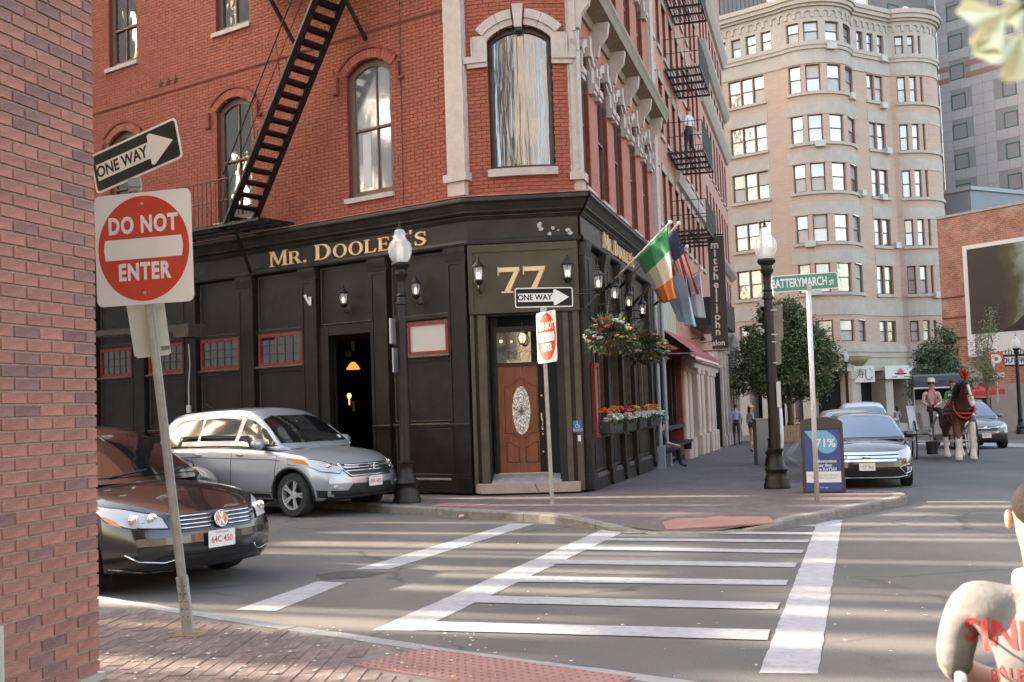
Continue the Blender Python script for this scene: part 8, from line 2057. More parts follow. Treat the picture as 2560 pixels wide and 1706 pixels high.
def cap(m):
 def f(T,H_):
  mb=MB();mb.ell(H_+Vector((0,-.01,.035)),(.098,.10,.085),16,rings=8);mb.ell(H_+Vector((0,.11,.025)),(.075,.07,.012),14,rings=5);mb.build('cap',m,T,smooth=True,local=True)
 return f
person('man in a light blue shirt and dark trousers walking away up the pavement',W_(1843,1114),aw_,1.80,cl_('lightblue',(.33,.36,.46)),cl_('navy',(.022,.024,.035)),sleeve='long',J=dict(wl=(-.25,.12,.93),wr=(.22,.16,.96)),hair=hairb)
person('woman in a yellow cap, grey top and dark shorts walking a small dog',W_(1880,1131),aw_-1.0,1.66,cl_('greytop',(.32,.30,.29)),cl_('black',(.018,.018,.02)),sleeve='long',shorts=True,fem=True,hat=cap(mat('yellow_cap',(.75,.42,.10),.8)),longhair=True)
dg_p=W_(1893,1132);T=thing('dog','small white and tan dog beside the woman in the yellow cap','dog',dg_p,aw_-.4)
dgm=[mat('dog_white',(.62,.58,.52),.9,var=.15,vscale=12),mat('dog_tan',(.30,.18,.10),.9)]
V=Vector;ed=[(V((0,-.16,.27)),V((0,.0,.26)),.075,.085,0),(V((0,.0,.26)),V((0,.15,.29)),.085,.07,0),(V((0,.15,.29)),V((0,.22,.40)),.07,.055,1),(V((0,.22,.40)),V((0,.29,.41)),.055,.045,1),(V((0,.29,.41)),V((0,.36,.385)),.045,.02,0),(V((0,-.16,.27)),V((0,-.26,.36)),.075,.015,0)]
for sx_ in(-.05,.05):ed+=[(V((0,.15,.29)),V((sx_,.14,.15)),.07,.028,0),(V((sx_,.14,.15)),V((sx_,.15,.02)),.028,.02,0),(V((0,-.16,.27)),V((sx_,-.12,.17)),.075,.035,0),(V((sx_,-.12,.17)),V((sx_,-.19,.10)),.035,.02,0),(V((sx_,-.19,.10)),V((sx_,-.16,.02)),.02,.02,0),(V((0,.22,.40)),V((sx_,.20,.47)),.055,.014,1)]
skin(ed,'body',dgm,T)
sit=dict(pel=(0,0,.47),wai=(0,-.02,.62),che=(0,-.02,.82),nek=(0,0,.98),hd0=(0,.02,1.07),hd1=(0,.03,1.15),hd2=(0,.02,1.21),sl=(-.17,-.01,.92),sr=(.17,-.01,.92),el=(-.22,.05,.67),er=(.22,.05,.67),wl=(-.12,.27,.62),wr=(.12,.27,.62),hl=(-.09,.02,.45),hr=(.09,.02,.45),kl=(-.11,.44,.50),kr=(.11,.44,.50),al=(-.11,.46,.08),ar=(.11,.46,.08),tl=(-.11,.60,.03),tr=(.11,.60,.03))
q=FR.p(9.45,.1,0);person('person sitting on the ledge between the two grey downpipes',(q.x,q.y,gz(q.y)+.12),math.atan2(-FR.n.x,FR.n.y)+.3,1.72,cl_('blacktee',(.02,.02,.022)),cl_('jeans',(.03,.035,.05)),J=dict(sit,wr=(.05,.36,.58),wl=(-.10,.34,.56)))
q=FR.p(15.4,.55,9.40);person('person in a white top standing on the second iron balcony',q,math.atan2(-FR.n.x,FR.n.y)+2.6,1.70,cl_('whitetee',(.6,.59,.57)),cl_('dark',(.03,.03,.035)),hair=mat('auburn',(.16,.06,.03),.6))
# far pedestrians
away=2.6
person('man in a grey T-shirt far off by the cream column',G(2226,1072),1.3,1.78,cl_('greytee',(.30,.33,.36)),cl_('dark',(.03,.03,.035)),hands=False)
person('woman in white carrying a pink and blue backpack, seen between two vehicles',G(2245,1092),0.2,1.68,cl_('whitedress',(.55,.52,.55)),cl_('whitedress',(.55,.52,.55)),hands=False,fem=True,longhair=True)
q=G(2237,1092);mb=MB();mb.ell(q+Vector((.05,-.22,1.22)),(.16,.10,.22),12,rings=8);solo(mb,'backpack',[mat('pink_blue_bag',(.30,.10,.16),.8,var=.5,vscale=9)],'pink and blue backpack on the woman in white','backpack',q+Vector((.05,-.22,1.0)),smooth=True)
person('woman with long dark hair in a black top standing far down the street',G(2253,1074),2.9,1.66,cl_('blacktee',(.02,.02,.022)),cl_('jeans2',(.05,.08,.12)),hands=False,fem=True,longhair=True,hair=haird)
person('man in black walking far right beside the black SUV',G(2523,1062),.4,1.78,cl_('blacktee',(.02,.02,.022)),cl_('dark',(.03,.03,.035)),hands=False)
person('dark-haired woman standing behind the tan car roof',G(2113,1063),3.0,1.66,cl_('blacktee',(.02,.02,.022)),cl_('dark',(.03,.03,.035)),hands=False,fem=True,longhair=True)
for k,(x,y,lb,c_)in enumerate(((1978,1098,'person with brown hair sitting at the shaded pavement tables',(.08,.14,.09)),(1995,1100,'person in a white top sitting at the shaded pavement tables',(.5,.5,.52)))):
 q=G(x,y);mb=MB();mb.cube(-.25,.25,-.25,.25,.42,.47,M=Matrix.Translation(q)).cube(-.25,.25,-.25,-.2,.47,.9,M=Matrix.Translation(q))
 for a in(-.22,.22):
  for b_ in(-.22,.22):mb.cube(a-.02,a+.02,b_-.02,b_+.02,0,.42,M=Matrix.Translation(q))
 solo(mb,'chair',mat('cafe_chair',(.12,.07,.04),.6),('left' if k==0 else 'right')+' cafe chair in the shade behind the lamp post','chair',q);person(lb,q,2.4+k,1.7,cl_('cafe%d'%k,c_),cl_('jeans',(.03,.035,.05)),J=sit,hands=False,hair=hairb,longhair=True)
q=G(1985,1112);mb=MB();[mb.cube(-.55+i*.14,-.43+i*.14,-.02,.02,.1,.9,M=Matrix.Translation(q))for i in range(8)];mb.cube(-.58,.58,-.035,-.02,.2,.28,M=Matrix.Translation(q)).cube(-.58,.58,-.035,-.02,.7,.78,M=Matrix.Translation(q)).cube(-.06,.06,-.06,.06,0,1.9,M=Matrix.Translation(q+Vector((.1,.3,0))))
solo(mb,'wooden_barrier',mat('pale_wood',(.36,.24,.15),.7,var=.2,vscale=5),'low slatted wooden barrier round the pavement tables','barrier',q)
# suitcase
q=W_(1824,1101);T=thing('suitcase','pale upright hard suitcase by the shop wall left of the man in blue','suitcase',q,aw_)
mb=MB();mb.poly3([(x,-.13,z+.40)for x,z in round_rect(.42,.64,.06)],(0,.26,0));mb.build('shell',mat('pale_shell',(.52,.55,.40),.4),T,smooth=30,local=True);mb=MB();[mb.ell((x,y,.035),(.03,.03,.035),8,rings=5)for x in(-.16,.16)for y in(-.1,.1)];mb.build('castor',M_['rubber'],T,local=True)
MB().tube([(-.1,0,.7),(-.1,0,.86),(.1,0,.86),(.1,0,.7)],.012,6).build('handle',M_['blackplastic'],T,local=True)
# ---- the horse, coming towards us
hp=G(2405,1153,0);HT=thing('horse','brown draught horse with white feathered legs and blaze pulling the carriage','horse',hp,math.pi-.20);HT.scale=(1.06,)*3
bay=mat('bay_coat',(.085,.024,.014),.6,var=.3,vscale=3);wht=mat('white_feather',(.62,.56,.50),.85,var=.15,vscale=14);mane=mat('black_mane',(.012,.009,.008),.5,var=.4,vscale=40)
ed=[(V((0,-1.0,1.38)),V((0,-.5,1.30)),.29,.33,0),(V((0,-.5,1.30)),V((0,.05,1.30)),.33,.33,0),(V((0,.05,1.30)),V((0,.45,1.36)),.33,.27,0),(V((0,.45,1.36)),V((0,.72,1.66)),.27,.19,0),(V((0,.72,1.66)),V((.02,.88,1.92)),.19,.135,0),(V((.02,.88,1.92)),V((-.02,1.06,1.88)),.135,.115,0),(V((-.02,1.06,1.88)),V((-.05,1.22,1.66)),.115,.085,3),(V((-.05,1.22,1.66)),V((-.07,1.32,1.46)),.085,.068,1),(V((-.07,1.32,1.46)),V((-.075,1.35,1.39)),.068,.05,1),(V((.02,.88,1.92)),V((.075,.87,2.05)),.135,.03,0),(V((.02,.88,1.92)),V((-.045,.87,2.05)),.135,.03,0),(V((0,-1.0,1.38)),V((0,-1.28,1.36)),.29,.09,0),(V((0,-1.28,1.36)),V((0,-1.40,.85)),.09,.07,2)]
for sx_,fy in((-.19,.02),(.19,.20)):
 ed+=[(V((0,.45,1.36)),V((sx_,.42+fy*.3,1.02)),.27,.125,0),(V((sx_,.42+fy*.3,1.02)),V((sx_,.46+fy,.62)),.125,.078,1 if fy<.1 else 0),(V((sx_,.46+fy,.62)),V((sx_,.44+fy,.28)),.078,.062,1),(V((sx_,.44+fy,.28)),V((sx_,.48+fy,.12)),.062,.105,1),(V((sx_,.48+fy,.12)),V((sx_,.52+fy,.03)),.105,.095,1)]
for sx_,fy in((-.2,-.12),(.2,.15)):
 ed+=[(V((0,-1.0,1.38)),V((sx_,-.86+fy,.98)),.29,.15,0),(V((sx_,-.86+fy,.98)),V((sx_,-1.12+fy,.60)),.15,.075,0),(V((sx_,-1.12+fy,.60)),V((sx_,-1.04+fy,.26)),.075,.06,1),(V((sx_,-1.04+fy,.26)),V((sx_,-1.0+fy,.12)),.06,.10,1),(V((sx_,-1.0+fy,.12)),V((sx_,-.96+fy,.03)),.10,.09,1)]
skin(ed,'body',[bay,wht,mane,bay],HT)
mb=MB();mb.tube([(-.02,1.165,1.93),(-.04,1.265,1.75),(-.065,1.36,1.55)],[.035,.03,.035],8);mb.build('blaze',wht,HT,smooth=True,local=True)
mb=MB();rr=random.Random(3)
for k in range(150):u=rr.random();p=V((.12+.09*rr.random(),.50+.38*u,1.66+.36*u));leafquad(mb,p,V((rr.uniform(-.2,.5),rr.uniform(-.3,.1),-1)),rr.uniform(.2,.36),.035,0,rr);q=V((-p.x+.1,p.y,p.z));leafquad(mb,q,V((-rr.uniform(0,.5),rr.uniform(-.3,.1),-1)),rr.uniform(.12,.22),.03,0,rr)
for k in range(24):leafquad(mb,V((rr.uniform(-.05,.06),1.0,2.0)),V((rr.uniform(-.2,.2),1,-.8)),.2,.03,0,rr)
mb.build('mane',mane,HT,local=True)
redh=mat('red_harness',(.50,.02,.02),.5);bkh=mat('black_harness',(.012,.011,.011),.4)
def hoop(c,ax,rx,rz,r,m,name,parent,a0=0,a1=6.283):
 x,z=ax;mb=MB();mb.tube([V(c)+V(x)*rx*math.cos(q)+V(z)*rz*math.sin(q)for q in np.linspace(a0,a1,20)],r,6);return mb.build(name,m,parent,smooth=True,local=True)
hoop((0,.56,1.40),((1,0,0),(0,-.45,.9)),.25,.35,.04,bkh,'collar',HT);hoop((0,.64,1.42),((1,0,0),(0,-.45,.9)),.25,.355,.024,redh,'collar_trim',HT);hoop((0,-.1,1.28),((1,0,0),(0,0,1)),.335,.345,.018,redh,'girth',HT)
for z,m in((1.22,redh),(1.32,bkh)):mb=MB();mb.tube([(-.36,-.3,z),(-.32,.4,z),(-.2,.67,z),(0,.75,z),(.2,.67,z),(.32,.4,z),(.36,-.3,z)],.028,6);mb.build('breast_strap',m,HT,smooth=True,local=True)
hoop((-.06,1.27,1.62),((1,0,0),(0,.7,.5)),.095,.10,.012,redh,'noseband',HT);hoop((-.01,1.02,1.93),((1,0,0),(0,.5,.8)),.13,.14,.012,bkh,'browband',HT)
for sx_ in(-.15,.115):mb=MB();mb.ell((sx_,1.07,1.85),(.01,.06,.055),10);mb.build('blinker',bkh,HT,smooth=True,local=True)
mb=MB()
for k in range(46):leafquad(mb,V((0,.92,2.02)),V((rr.uniform(-.5,.5),rr.uniform(-.3,.2),1)),rr.uniform(.2,.38),.05,0,rr)
mb.build('plume',redh,HT,local=True)
# ---- the carriage
cpos=hp+Vector((.55,2.7,0));cpos.z=gz(cpos.y);CT=thing('carriage','white horse carriage with black folding hood and thin spoked wheels','carriage',cpos,math.pi-.28);CT.scale=(1.1,)*3
cw=mat('carriage_white',(.66,.62,.60),.35);bkl=mat('black_leather',(.016,.014,.013),.45)
def spoked(x,y,r,sp=12):
 mb=MB();mb.tube([(x,y+r*math.cos(q),r+r*math.sin(q))for q in np.linspace(0,6.283,30)],.022,6);w=mb.build('wheel',M_['rubber'],CT,local=True,smooth=True)
 mb=MB();mb.tube([(x,y+(r-.035)*math.cos(q),r+(r-.035)*math.sin(q))for q in np.linspace(0,6.283,30)],.02,6);[mb.bar((x,y,r),(x,y+r*.96*math.cos(q),r+r*.96*math.sin(q)),.02,.02)for q in np.linspace(0,6.283,sp+1)];mb.ell((x,y,r),(.08,.06,.06),8,rings=5);o=mb.build('spokes',cw,None);o.parent=w
for sx_ in(-.74,.74):spoked(sx_,.75,.50);spoked(sx_,-.9,.64)
mb=MB();mb.cube(-.5,.5,-1.1,.2,.75,.86).cube(-.5,-.46,-1.2,.3,.86,1.2).cube(.46,.5,-1.2,.3,.86,1.2).cube(-.55,.55,-1.25,-1.18,.86,1.55).cube(-.5,.5,.45,.95,1.15,1.25).cube(-.42,.42,.92,.96,.86,1.2).cube(-.40,.40,.3,1.15,.66,.70).cube(-.38,.38,1.14,1.18,.66,.86);mb.build('body',cw,CT,local=True)
mb=MB();[mb.poly3([(sx_-.12,-1.5,.9),(sx_+.12,-1.5,.9),(sx_+.12,-.9,1.36),(sx_-.12,-.9,1.36)],(0,0,.03))for sx_ in(-.72,.72)];[mb.poly3([(sx_-.1,-.9,1.36),(sx_+.1,-.9,1.36),(sx_+.1,.3,.75),(sx_-.1,.3,.75)],(0,0,.03))for sx_ in(-.72,.72)];mb.build('mudguard',cw,CT,local=True)
mb=MB();A_=np.linspace(.15,2.5,9);P_=[(-.75-.85*math.cos(a)*.8,1.3+.95*math.sin(a))for a in A_]
for i in range(8):(y0,z0_),(y1,z1)=P_[i],P_[i+1];mb.add([(-.62,y0,z0_),(.62,y0,z0_),(.62,y1,z1),(-.62,y1,z1)],[(0,1,2,3)])
for sx_ in(-.62,.62):mb.add([(sx_,y,z)for y,z in P_]+[(sx_,-1.0,1.2)],[list(range(10))])
o=mb.build('hood',bkl,CT,local=True);mb=MB();y,z=P_[-1];mb.tube([(-.64,-.3,1.3),(-.64,y,z),(.64,y,z),(.64,-.3,1.3)],.025,6);mb.build('hood_edge',cw,CT,local=True)
mb=MB();mb.tube([(-.32,1.2,.6),(-.42,2.4,.95),(-.40,3.6,1.2)],.03,6);mb.tube([(.32,1.2,.6),(.42,2.4,.95),(.40,3.6,1.2)],.03,6);mb.tube([(-.7,.75,.46),(.7,.75,.46)],.03,6);mb.tube([(-.7,-.9,.6),(.7,-.9,.6)],.03,6);mb.build('shafts',cw,CT,local=True)
bq=mw(CT)@V((.38,1.35,.05));mb=MB();mb.lathe([(.15,.0),(.17,.36),(.16,.36),(.13,.02)],bq+V((0,0,.12)),16);solo(mb,'bucket',M_['blackplastic'],'black bucket hanging under the front of the white carriage','bucket',bq)
def cowboy(T,H_):
 mb=MB();mb.lathe([(.19,.012),(.17,0),(.10,.0),(.095,.09),(.06,.12),(.01,.11)],H_+V((0,-.01,.045)),20);mb.build('hat',mat('straw_hat',(.60,.50,.38),.8),T,smooth=True,local=True)
q=mw(CT)@V((.27,.68,.80));T=person('carriage driver in a pale cowboy hat, patterned jacket and pink scarf',q,math.pi-.2,1.92,cl_('jacket',(.50,.40,.38)),cl_('black',(.018,.018,.02)),sleeve='long',J=dict(sit,wl=(-.06,.32,.60),wr=(.14,.32,.60)),hat=cowboy,hair=hairb)
mb=MB();mb.tube([(-.07,.10,.62),(-.09,.13,.85),(-.05,.02,.99),(.05,.02,.99),(.09,.13,.85),(.07,.10,.62)],.028,6);mb.build('scarf',mat('coral_scarf',(.70,.20,.14),.8),T,local=True,smooth=True)
q=mw(CT)@V((-.27,.68,.84));T=person('woman in a green T-shirt sitting beside the carriage driver',q,math.pi-.3,1.86,cl_('green',(.03,.20,.10)),cl_('jeans',(.03,.035,.05)),J=sit,fem=True,longhair=True,hair=hairb)
o=text('PROUD',.085,basis((0,.115,.83),(-1,0,0),(0,0,1)),M_['white'],'lettering',T,ext=.006,bold=.003,world=False)
# ---- man in a wheelchair at the right edge
fy_=3.15;c=AT(2612,1500,fy_);WZ=c.z;c=Vector((c.x,fy_,0));MT_y=-.35
tee=mat('washed_tee',(.17,.165,.165),.85,var=.45,vscale=2.2,bump=.9,bscale=5,dirt=(.02,.02,.02),dscale=3.2,damt=.9)
J={k:(v[0],v[1],v[2])for k,v in sit.items()};J.update(el=(-.25,.06,.70),er=(.25,.06,.70),wl=(-.08,.30,.60),wr=(.08,.30,.60),sl=(-.20,-.01,.92),sr=(.20,-.01,.92),hd0=(.01,.02,1.07),wai=(0,-.03,.62),che=(0,-.045,.80))
T=person('man with cropped hair seen from behind at the right edge in a washed black T-shirt',c+Vector((.0,0,.17)),MT_y,1.76,tee,cl_('dark',(.03,.03,.035)),J=J,hairless=True,bulk=1.22,hands=False,shoes=cl_('shoe',(.03,.025,.02)))
mb=MB();mb.ell((0.012,-.014,1.175),(.084,.086,.072),20,rings=12);mb.build('hair',mat('cropped_hair',(.022,.015,.012),.9,var=.4,vscale=60,bump=.8,bscale=160),T,smooth=True,local=True)
Mb=basis((-.05,-.152,.83),(1,0,.0),(0,-.12,1));rdt=mat('red_print',(.45,.03,.03),.7)
bodyo=[o for o in T.children if o.name.startswith('body')][0];bt=BVHTree.FromPolygons([v.co for v in bodyo.data.vertices],[tuple(f.vertices)for f in bodyo.data.polygons])
for w_,sz,dz,bo in(('SINNERS',.105,0,.002),('BALENCIAGA',.045,-.10,0)):
 o=text(w_,sz,Mb@Matrix.Translation((.01,dz,0)),rdt,'lettering',T,ext=.0,bold=bo,sx=.86,world=False);Mi=o.matrix_basis;Mj=Mi.inverted()
 bm=bmesh.new();bm.from_mesh(o.data);bmesh.ops.subdivide_edges(bm,edges=[e for e in bm.edges if e.calc_length()>.02],cuts=2)
 for v in bm.verts:
  p=Mi@v.co;h=bt.ray_cast(V((p.x,-1,p.z)),V((0,1,0)))
  if h[0]:v.co=Mj@(h[0]+h[1]*.0025)
 bm.to_mesh(o.data);bm.free()
MB().lathe([(.082,.955),(.078,.985),(.072,.990)],seg=16).build('collar',mat('white_collar',(.6,.6,.6),.8),T,smooth=True,local=True)
WC=thing('wheelchair','wheelchair with white push handles at the right edge under the seated man','wheelchair',c+Vector((0,0,0)),MT_y);wf=mat('white_tube',(.62,.60,.58),.4)
mb=MB()
for sx_ in(-.24,.24):mb.tube([(sx_,.45,.10),(sx_,.42,.52),(sx_,-.22,.55),(sx_,-.28,.95),(sx_,-.40,.965)],.014,8);mb.tube([(sx_,-.22,.3),(sx_,-.22,.56)],.014,8)
mb.build('frame',wf,WC,smooth=True,local=True)
for sx_ in(-.31,.31):mb=MB();mb.tube([(sx_,-.15+.30*math.cos(q),.30+.30*math.sin(q))for q in np.linspace(0,6.283,32)],.018,8);[mb.bar((sx_,-.15,.30),(sx_,-.15+.29*math.cos(q),.30+.29*math.sin(q)),.005,.005)for q in np.linspace(0,6,12)];mb.build('wheel',M_['rubber'],WC,smooth=40,local=True)
MB().cube(-.23,.23,-.24,.40,.54,.59).cube(-.23,.23,-.29,-.25,.60,.92).build('seat',bkl,WC,local=True);[MB().cube(a,a+.10,-.305,-.292,.84,.90).build('reflector',mat('tan_patch',(.35,.18,.10),.6),WC,local=True)for a in(-.21,-.09,.03,.13)]
# ================================================================== trees
def tree(label,base,trunk_h,crown,seed,nl,leaf,leafs,group='street trees',tr=.14,tm=None):
 """crown: list of (dx, dz, r, rz) lobes relative to the base"""
 rr=random.Random(seed);T=thing('street_tree',label,'tree',base,0,group);b=Vector(base);tm=tm or mat('bark',(.09,.065,.05),.9,var=.3,vscale=8,bump=.5,bscale=20)
 mb=MB();mb.tube([b,b+Vector((.05,0,trunk_h*.5)),b+Vector((0,.03,trunk_h))],[tr,tr*.8,tr*.6],10)
 mb.build('trunk',tm,T,smooth=True);mb=MB();tips=[]
 for dx,dy,dz,r,rz in crown:
  c=b+Vector((dx,dy,dz));tips.append((c,r,rz));s=b+Vector((0,0,min(trunk_h,dz*.6)));m_=s.lerp(c,.55)+Vector((rr.uniform(-.3,.3),rr.uniform(-.3,.3),.2));mb.tube([s,m_,c],[tr*.45,tr*.28,tr*.1],6)
  for k in range(5):d=Vector((rr.uniform(-1,1),rr.uniform(-1,1),rr.uniform(-.5,1))).normalized();mb.tube([m_,c+d*r*.75],[tr*.18,tr*.05],5)
 mb.build('limb',tm,T);mb=MB();tot=sum(r*r*rz for _,r,rz in tips)
 for c,r,rz in tips:
  for cl in range(max(3,int(nl*r*r*rz/tot/26))):
   d=Vector((rr.gauss(0,1),rr.gauss(0,1),rr.gauss(0,1))).normalized();q=rr.uniform(.45,1.08)*(1+.15*math.sin(5*d.x+3*d.z+seed));p=c+Vector((d.x*r*q,d.y*r*q,d.z*rz*q));cm=rr.choice((0,0,0,1,2));cr=rr.uniform(.15,.38)
   for k in range(26):
    o=Vector((rr.gauss(0,1),rr.gauss(0,1),rr.gauss(0,.7)))*cr*.6;leafquad(mb,p+o,Vector((rr.uniform(-1,1),rr.uniform(-1,1),rr.uniform(-.8,.4))),leaf*rr.uniform(.7,1.3),leaf*.55,cm if rr.random()<.8 else rr.choice((0,1,2)),rr)
 tag(mb.build('crown',leafs,T),kind='stuff');return T
lm=lambda n,c:mat(n,c,.55,var=.25,vscale=2)
LA=[lm('leaf_dark',(.055,.085,.03)),lm('leaf_mid',(.105,.145,.055)),lm('leaf_olive',(.16,.185,.08))];LB=[lm('leaf_deep_green',(.06,.10,.05)),lm('leaf_pale',(.22,.26,.17)),lm('leaf_mid',(.065,.095,.035))];LC=[lm('leaf_young',(.20,.25,.11)),lm('leaf_pale',(.16,.20,.12)),lm('leaf_olive',(.10,.125,.05))]  # leaf tones, mixed at random through each crown
def tpos(x,Y):p=AT(x,1000,Y);return Vector((p.x,p.y,gz(p.y)+KERB))
b=tpos(1972,52);k=52/2750
def lobe(px,py,Y,r,rz,b):p=AT(px,py,Y);return(p.x-b.x,RND.uniform(-.5,.5)*r,p.z-b.z,r,rz)
tree('big dark leafy tree behind the right lamp post',b,2.4,[lobe(*q,b)for q in((1960,880,52,1.55,1.3),(1900,910,51.5,1.05,1.0),(2040,900,52,1.1,1.1),(1960,800,52,1.1,.9),(1925,790,52,.7,.6),(1968,762,52,.45,.42),(1990,820,52.4,.9,.8),(2050,850,52,.7,.6),(1900,860,51,.8,.7),(1880,950,51,.8,.7),(2030,960,52,1.0,.8),(1960,960,51.5,1.3,.8),(1880,835,52,.5,.4))],5,28000,.16,LA,tr=.17)
b=tpos(2352,58);tree('bushy pale green tree in front of the curved building\'s right end',b,1.6,[lobe(*q,b)for q in((2350,930,58,1.1,.9),(2345,880,58,.95,.8),(2372,845,58,.55,.5),(2352,830,58,.45,.4),(2310,935,58,.7,.6),(2392,925,58,.7,.6),(2345,975,58,1.2,.7),(2300,985,58,.6,.5),(2320,890,58,.6,.5))],8,15000,.15,LB,tr=.12)
b=tpos(2468,50);tree('thin young tree with sparse feathery leaves before the billboard',b,3.3,[lobe(*q,b)for q in((2460,870,50,.35,.5),(2470,820,50,.22,.5),(2480,790,50,.12,.3),(2448,840,50,.25,.3),(2455,920,50,.45,.5),(2478,950,50,.45,.4),(2440,955,50,.35,.3))],11,2600,.10,LC,tr=.07,tm=mat('pale_bark',(.22,.19,.16),.9,var=.3,vscale=8))
# ginkgo leaves hanging close to the camera at the top right
gk=thing('ginkgo_branch','out-of-focus pale fan shaped leaves hanging at the top right corner','branch',AT(2545,-60,1.0));gm=mat('ginkgo_leaf',(.62,.66,.48),.6,var=.1,vscale=30);gm.node_tree.nodes['Principled BSDF'].inputs['Subsurface Weight'].default_value=.3
def fan(px,py,Y,ang,r,tip):
 c=AT(px,py,Y);a0=math.radians(ang);mb=MB();vs=[c];n=14
 for k in range(n+1):
  u=k/n;a=a0+math.radians(-52+104*u);q=r*(1-.25*math.exp(-((u-.5)/.05)**2)+.03*math.sin(9*u*6.28));vs.append(c+(CR*math.cos(a)+CU*math.sin(a))*q+_f*(.012*math.sin(u*12)))
 mb.add(vs,[(0,k+1,k+2)for k in range(n)]);o=mb.build('leaf',gm,gk);o.modifiers.new('t','SOLIDIFY').thickness=.001
 MB().tube([c,AT(*tip,Y)],.0012,5).build('leaf_stalk',gm,gk)
fan(2552,88,1.0,238,.042,(2562,20));fan(2512,30,1.0,212,.040,(2556,14));fan(2575,10,1.0,190,.03,(2585,-20));fan(2610,60,1.0,260,.036,(2590,0))
MB().tube([AT(2540,-80,1.0),AT(2556,10,1.0),AT(2580,60,1.0),AT(2610,150,1.0)],[.004,.003,.002,.0015],6).build('twig',mat('bark',(.09,.065,.05)),gk)
# ---- more lamps, far signs
for px,Y,lb in((1927,28,'farther acorn street lamp half hidden behind the right lamp post'),(2548,52,'far acorn street lamp at the right edge before the billboard'),(2131-12,60,'distant acorn street lamp before the beige bay, in the tree leaves')):
 b=AT(px,1000,Y);b.z=gz(Y)+KERB;T=copy_tree(Lb,None,lb,loc=b)
 for ch in list(T.children):
  if ch.name.startswith(('sign','control','steel')):bpy.data.objects.remove(ch)
q=G(2110,1064);p4=thing('street_sign_post','distant green street name sign standing before the white shop columns','street sign',q);MB().tube([q,AT(2094,940,q.y)],.05,8).build('post',M_['galv'],p4)
Mx=basis(AT(2109,938,q.y),(1,.1,.03),(0,0,1));o=plate(Mx,round_rect(1.25,.38,.04),0,.01,M_['signgreen'],'name_blade',p4);text('MILK ST',.26,Mx@Matrix.Translation((0,0,.011)),M_['white'],'lettering',o,ext=.001,bold=.004)
q=G(1834,1070);p5=thing('sign_post','distant one way and do not enter signs at the end of the shop row','sign post',q);Yq=q.y;MB().tube([q,AT(1834,962,Yq)],.04,8).build('post',M_['galv'],p5)
k=Yq/2750;sign_oneway(basis(AT(1834,966,Yq-.1),(1,0,.03),(0,0,1)),p5,w=26*k,h=10.5*k);sign_dne(basis(AT(1831,990,Yq-.1),(1,0,.03),(0,0,1)),p5,w=12.5*k,h=28*k)
# ================================================================== the street behind and beside the camera (outside the frame)
bh=brickmat('back_brick',(.33,.17,.12),(.28,.13,.09),(.3,.22,.18),d=(1,0,0),var=.15);pale=mat('pale_facade',(.46,.41,.36),.8,var=.1,vscale=.8)
def block(name,label,o,yaw,w,h,m,nx,nz,depth=8,g0_=.3):
 d=(math.cos(yaw),math.sin(yaw));f=Fr(o,d,(-(o[0]-2),-(o[1]-12)));B=thing(name,label,'building',(o[0],o[1],0));px_,pz=w/nx,h/nz
 hs=[[(i*px_+px_*.28,j*pz+.9),(i*px_+px_*.72,j*pz+.9),(i*px_+px_*.72,j*pz+pz*.85),(i*px_+px_*.28,j*pz+pz*.85)]for i in range(nx)for j in range(nz)]
 mb=MB();mb.holed(f,[(0,-1),(w,-1),(w,h),(0,h)],hs,0,0,.3,0);mb.box(f,0,w,-depth,-.6,h-.1,h);mb.box(f,0,.1,-depth,-.01,-1,h);mb.box(f,w-.1,w,-depth,-.01,-1,h);mb.build('wall',m,B)
 g=MB();[g.add([f.p(a,-.25,t)for a,t in q],[(0,1,2,3)])for q in hs];g.build('window',M_['refl'],B);return f
block('back_building','pale stone office block across the street behind the photographer',(-34,-30),.05,70,15,pale,26,4)
block('back_tower','slender pale tower with tall window strips behind the photographer',(-15,-44),.0,22,58,pale,11,15)
block('back_building','brick block lining the far side of the street to the right of the frame',(26,2),math.atan2(DR.y,DR.x)-.30,34,13,bh,12,4)
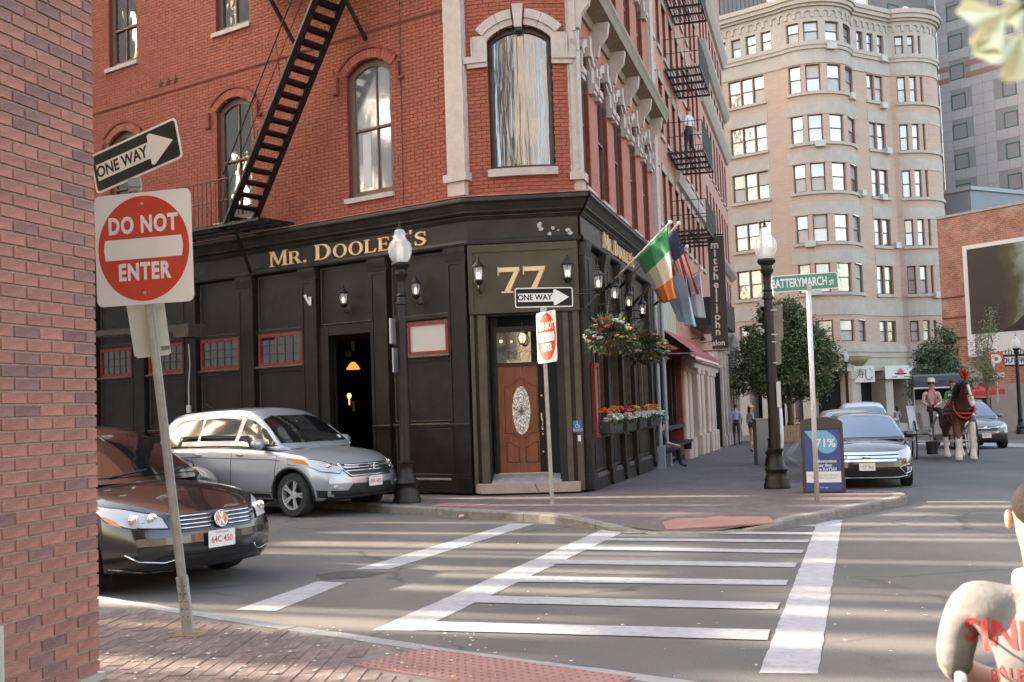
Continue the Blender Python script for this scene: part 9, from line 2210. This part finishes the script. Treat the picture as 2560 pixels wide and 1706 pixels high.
# added unseen wall of fins up the side street : low sun slips between its fins and draws thin streaks on the road
sh_=Vector((SUN_DIR.x,SUN_DIR.y,0)).normalized();pr=Vector((-sh_.y,sh_.x,0)) # pr : across the light
if pr.y<0:pr=-pr
GR=thing('sun_streak_screen','added unseen wall of fins up the side street that cuts the sun into streaks','building',sh_*34)
FG=Fr(sh_*34,pr,-sh_);fn=MB();te=math.tan(SUN_EL);rr=random.Random(31)
zl,zh=34*te-3.2,34*te+8.6;gaps=[]
tiers=[zl,zl+2.7,zl+5.0,zl+7.6,zh+.6]
for z0_,z1_ in zip(tiers[:-1],tiers[1:]):
 p=3.95;last=2.9
 while p<17.9:
  solid=rr.choice((.18,.3,.5,.9,1.4))*rr.uniform(.7,1.3);g_=rr.choice((.07,.12,.2,.34))*rr.uniform(.8,1.2);l0,l1=rr.uniform(-.13,.13),rr.uniform(-.13,.13)
  a=p+solid;fn.prism(FG,[(last[0]if p>3.95 else 3.8,z0_),(a+l0,z0_),(a,z1_),(last[1]if p>3.95 else 3.8,z1_)],-.2,0)
  last=(a+g_+l1,a+g_+rr.uniform(-.06,.06));p=a+g_
 fn.prism(FG,[(last[0],z0_),(19.5,z0_),(19.5,z1_),(last[1],z1_)],-.2,0);k_=rr.uniform(.1,.5);fn.box(FG,3.8,19.5,-.19,-.01,z1_-k_,z1_+.002)
 # wide openings for the near pavement streak and the seated man are cut by leaving the low tiers out there
fn.box(FG,-20,2.9,-.25,0,0,24).box(FG,2.9,3.8,-.25,0,0,34*te+.7).box(FG,2.9,3.8,-.25,0,34*te+2.6,24).box(FG,3.8,19.5,-.2,0,0,zl).box(FG,3.8,19.5,-.2,0,zh+.6,24)
last=19.3
fn.box(FG,last,36,-.25,0,0,24);fn.build('fin_wall',pale,GR)
# ================================================================== distance : ground and blocks closing the views
far=MB();far.cube(-10,50,0,20,-5,30,M=Matrix.Translation((60,120,0)));
FQ=Fr(sh_*60,pr,-sh_);MB().box(FQ,34,130,-8,0,0,62).build('wall',pale,thing('sun_blocker','added unseen pale block beyond the pub row that keeps the low sun off the square','building',sh_*60+pr*80))  # unseen block, added to shade the far buildings from the sun
solo(far,'far_block',pale,'plain pale block closing the far right distance','building',(60,120,0))
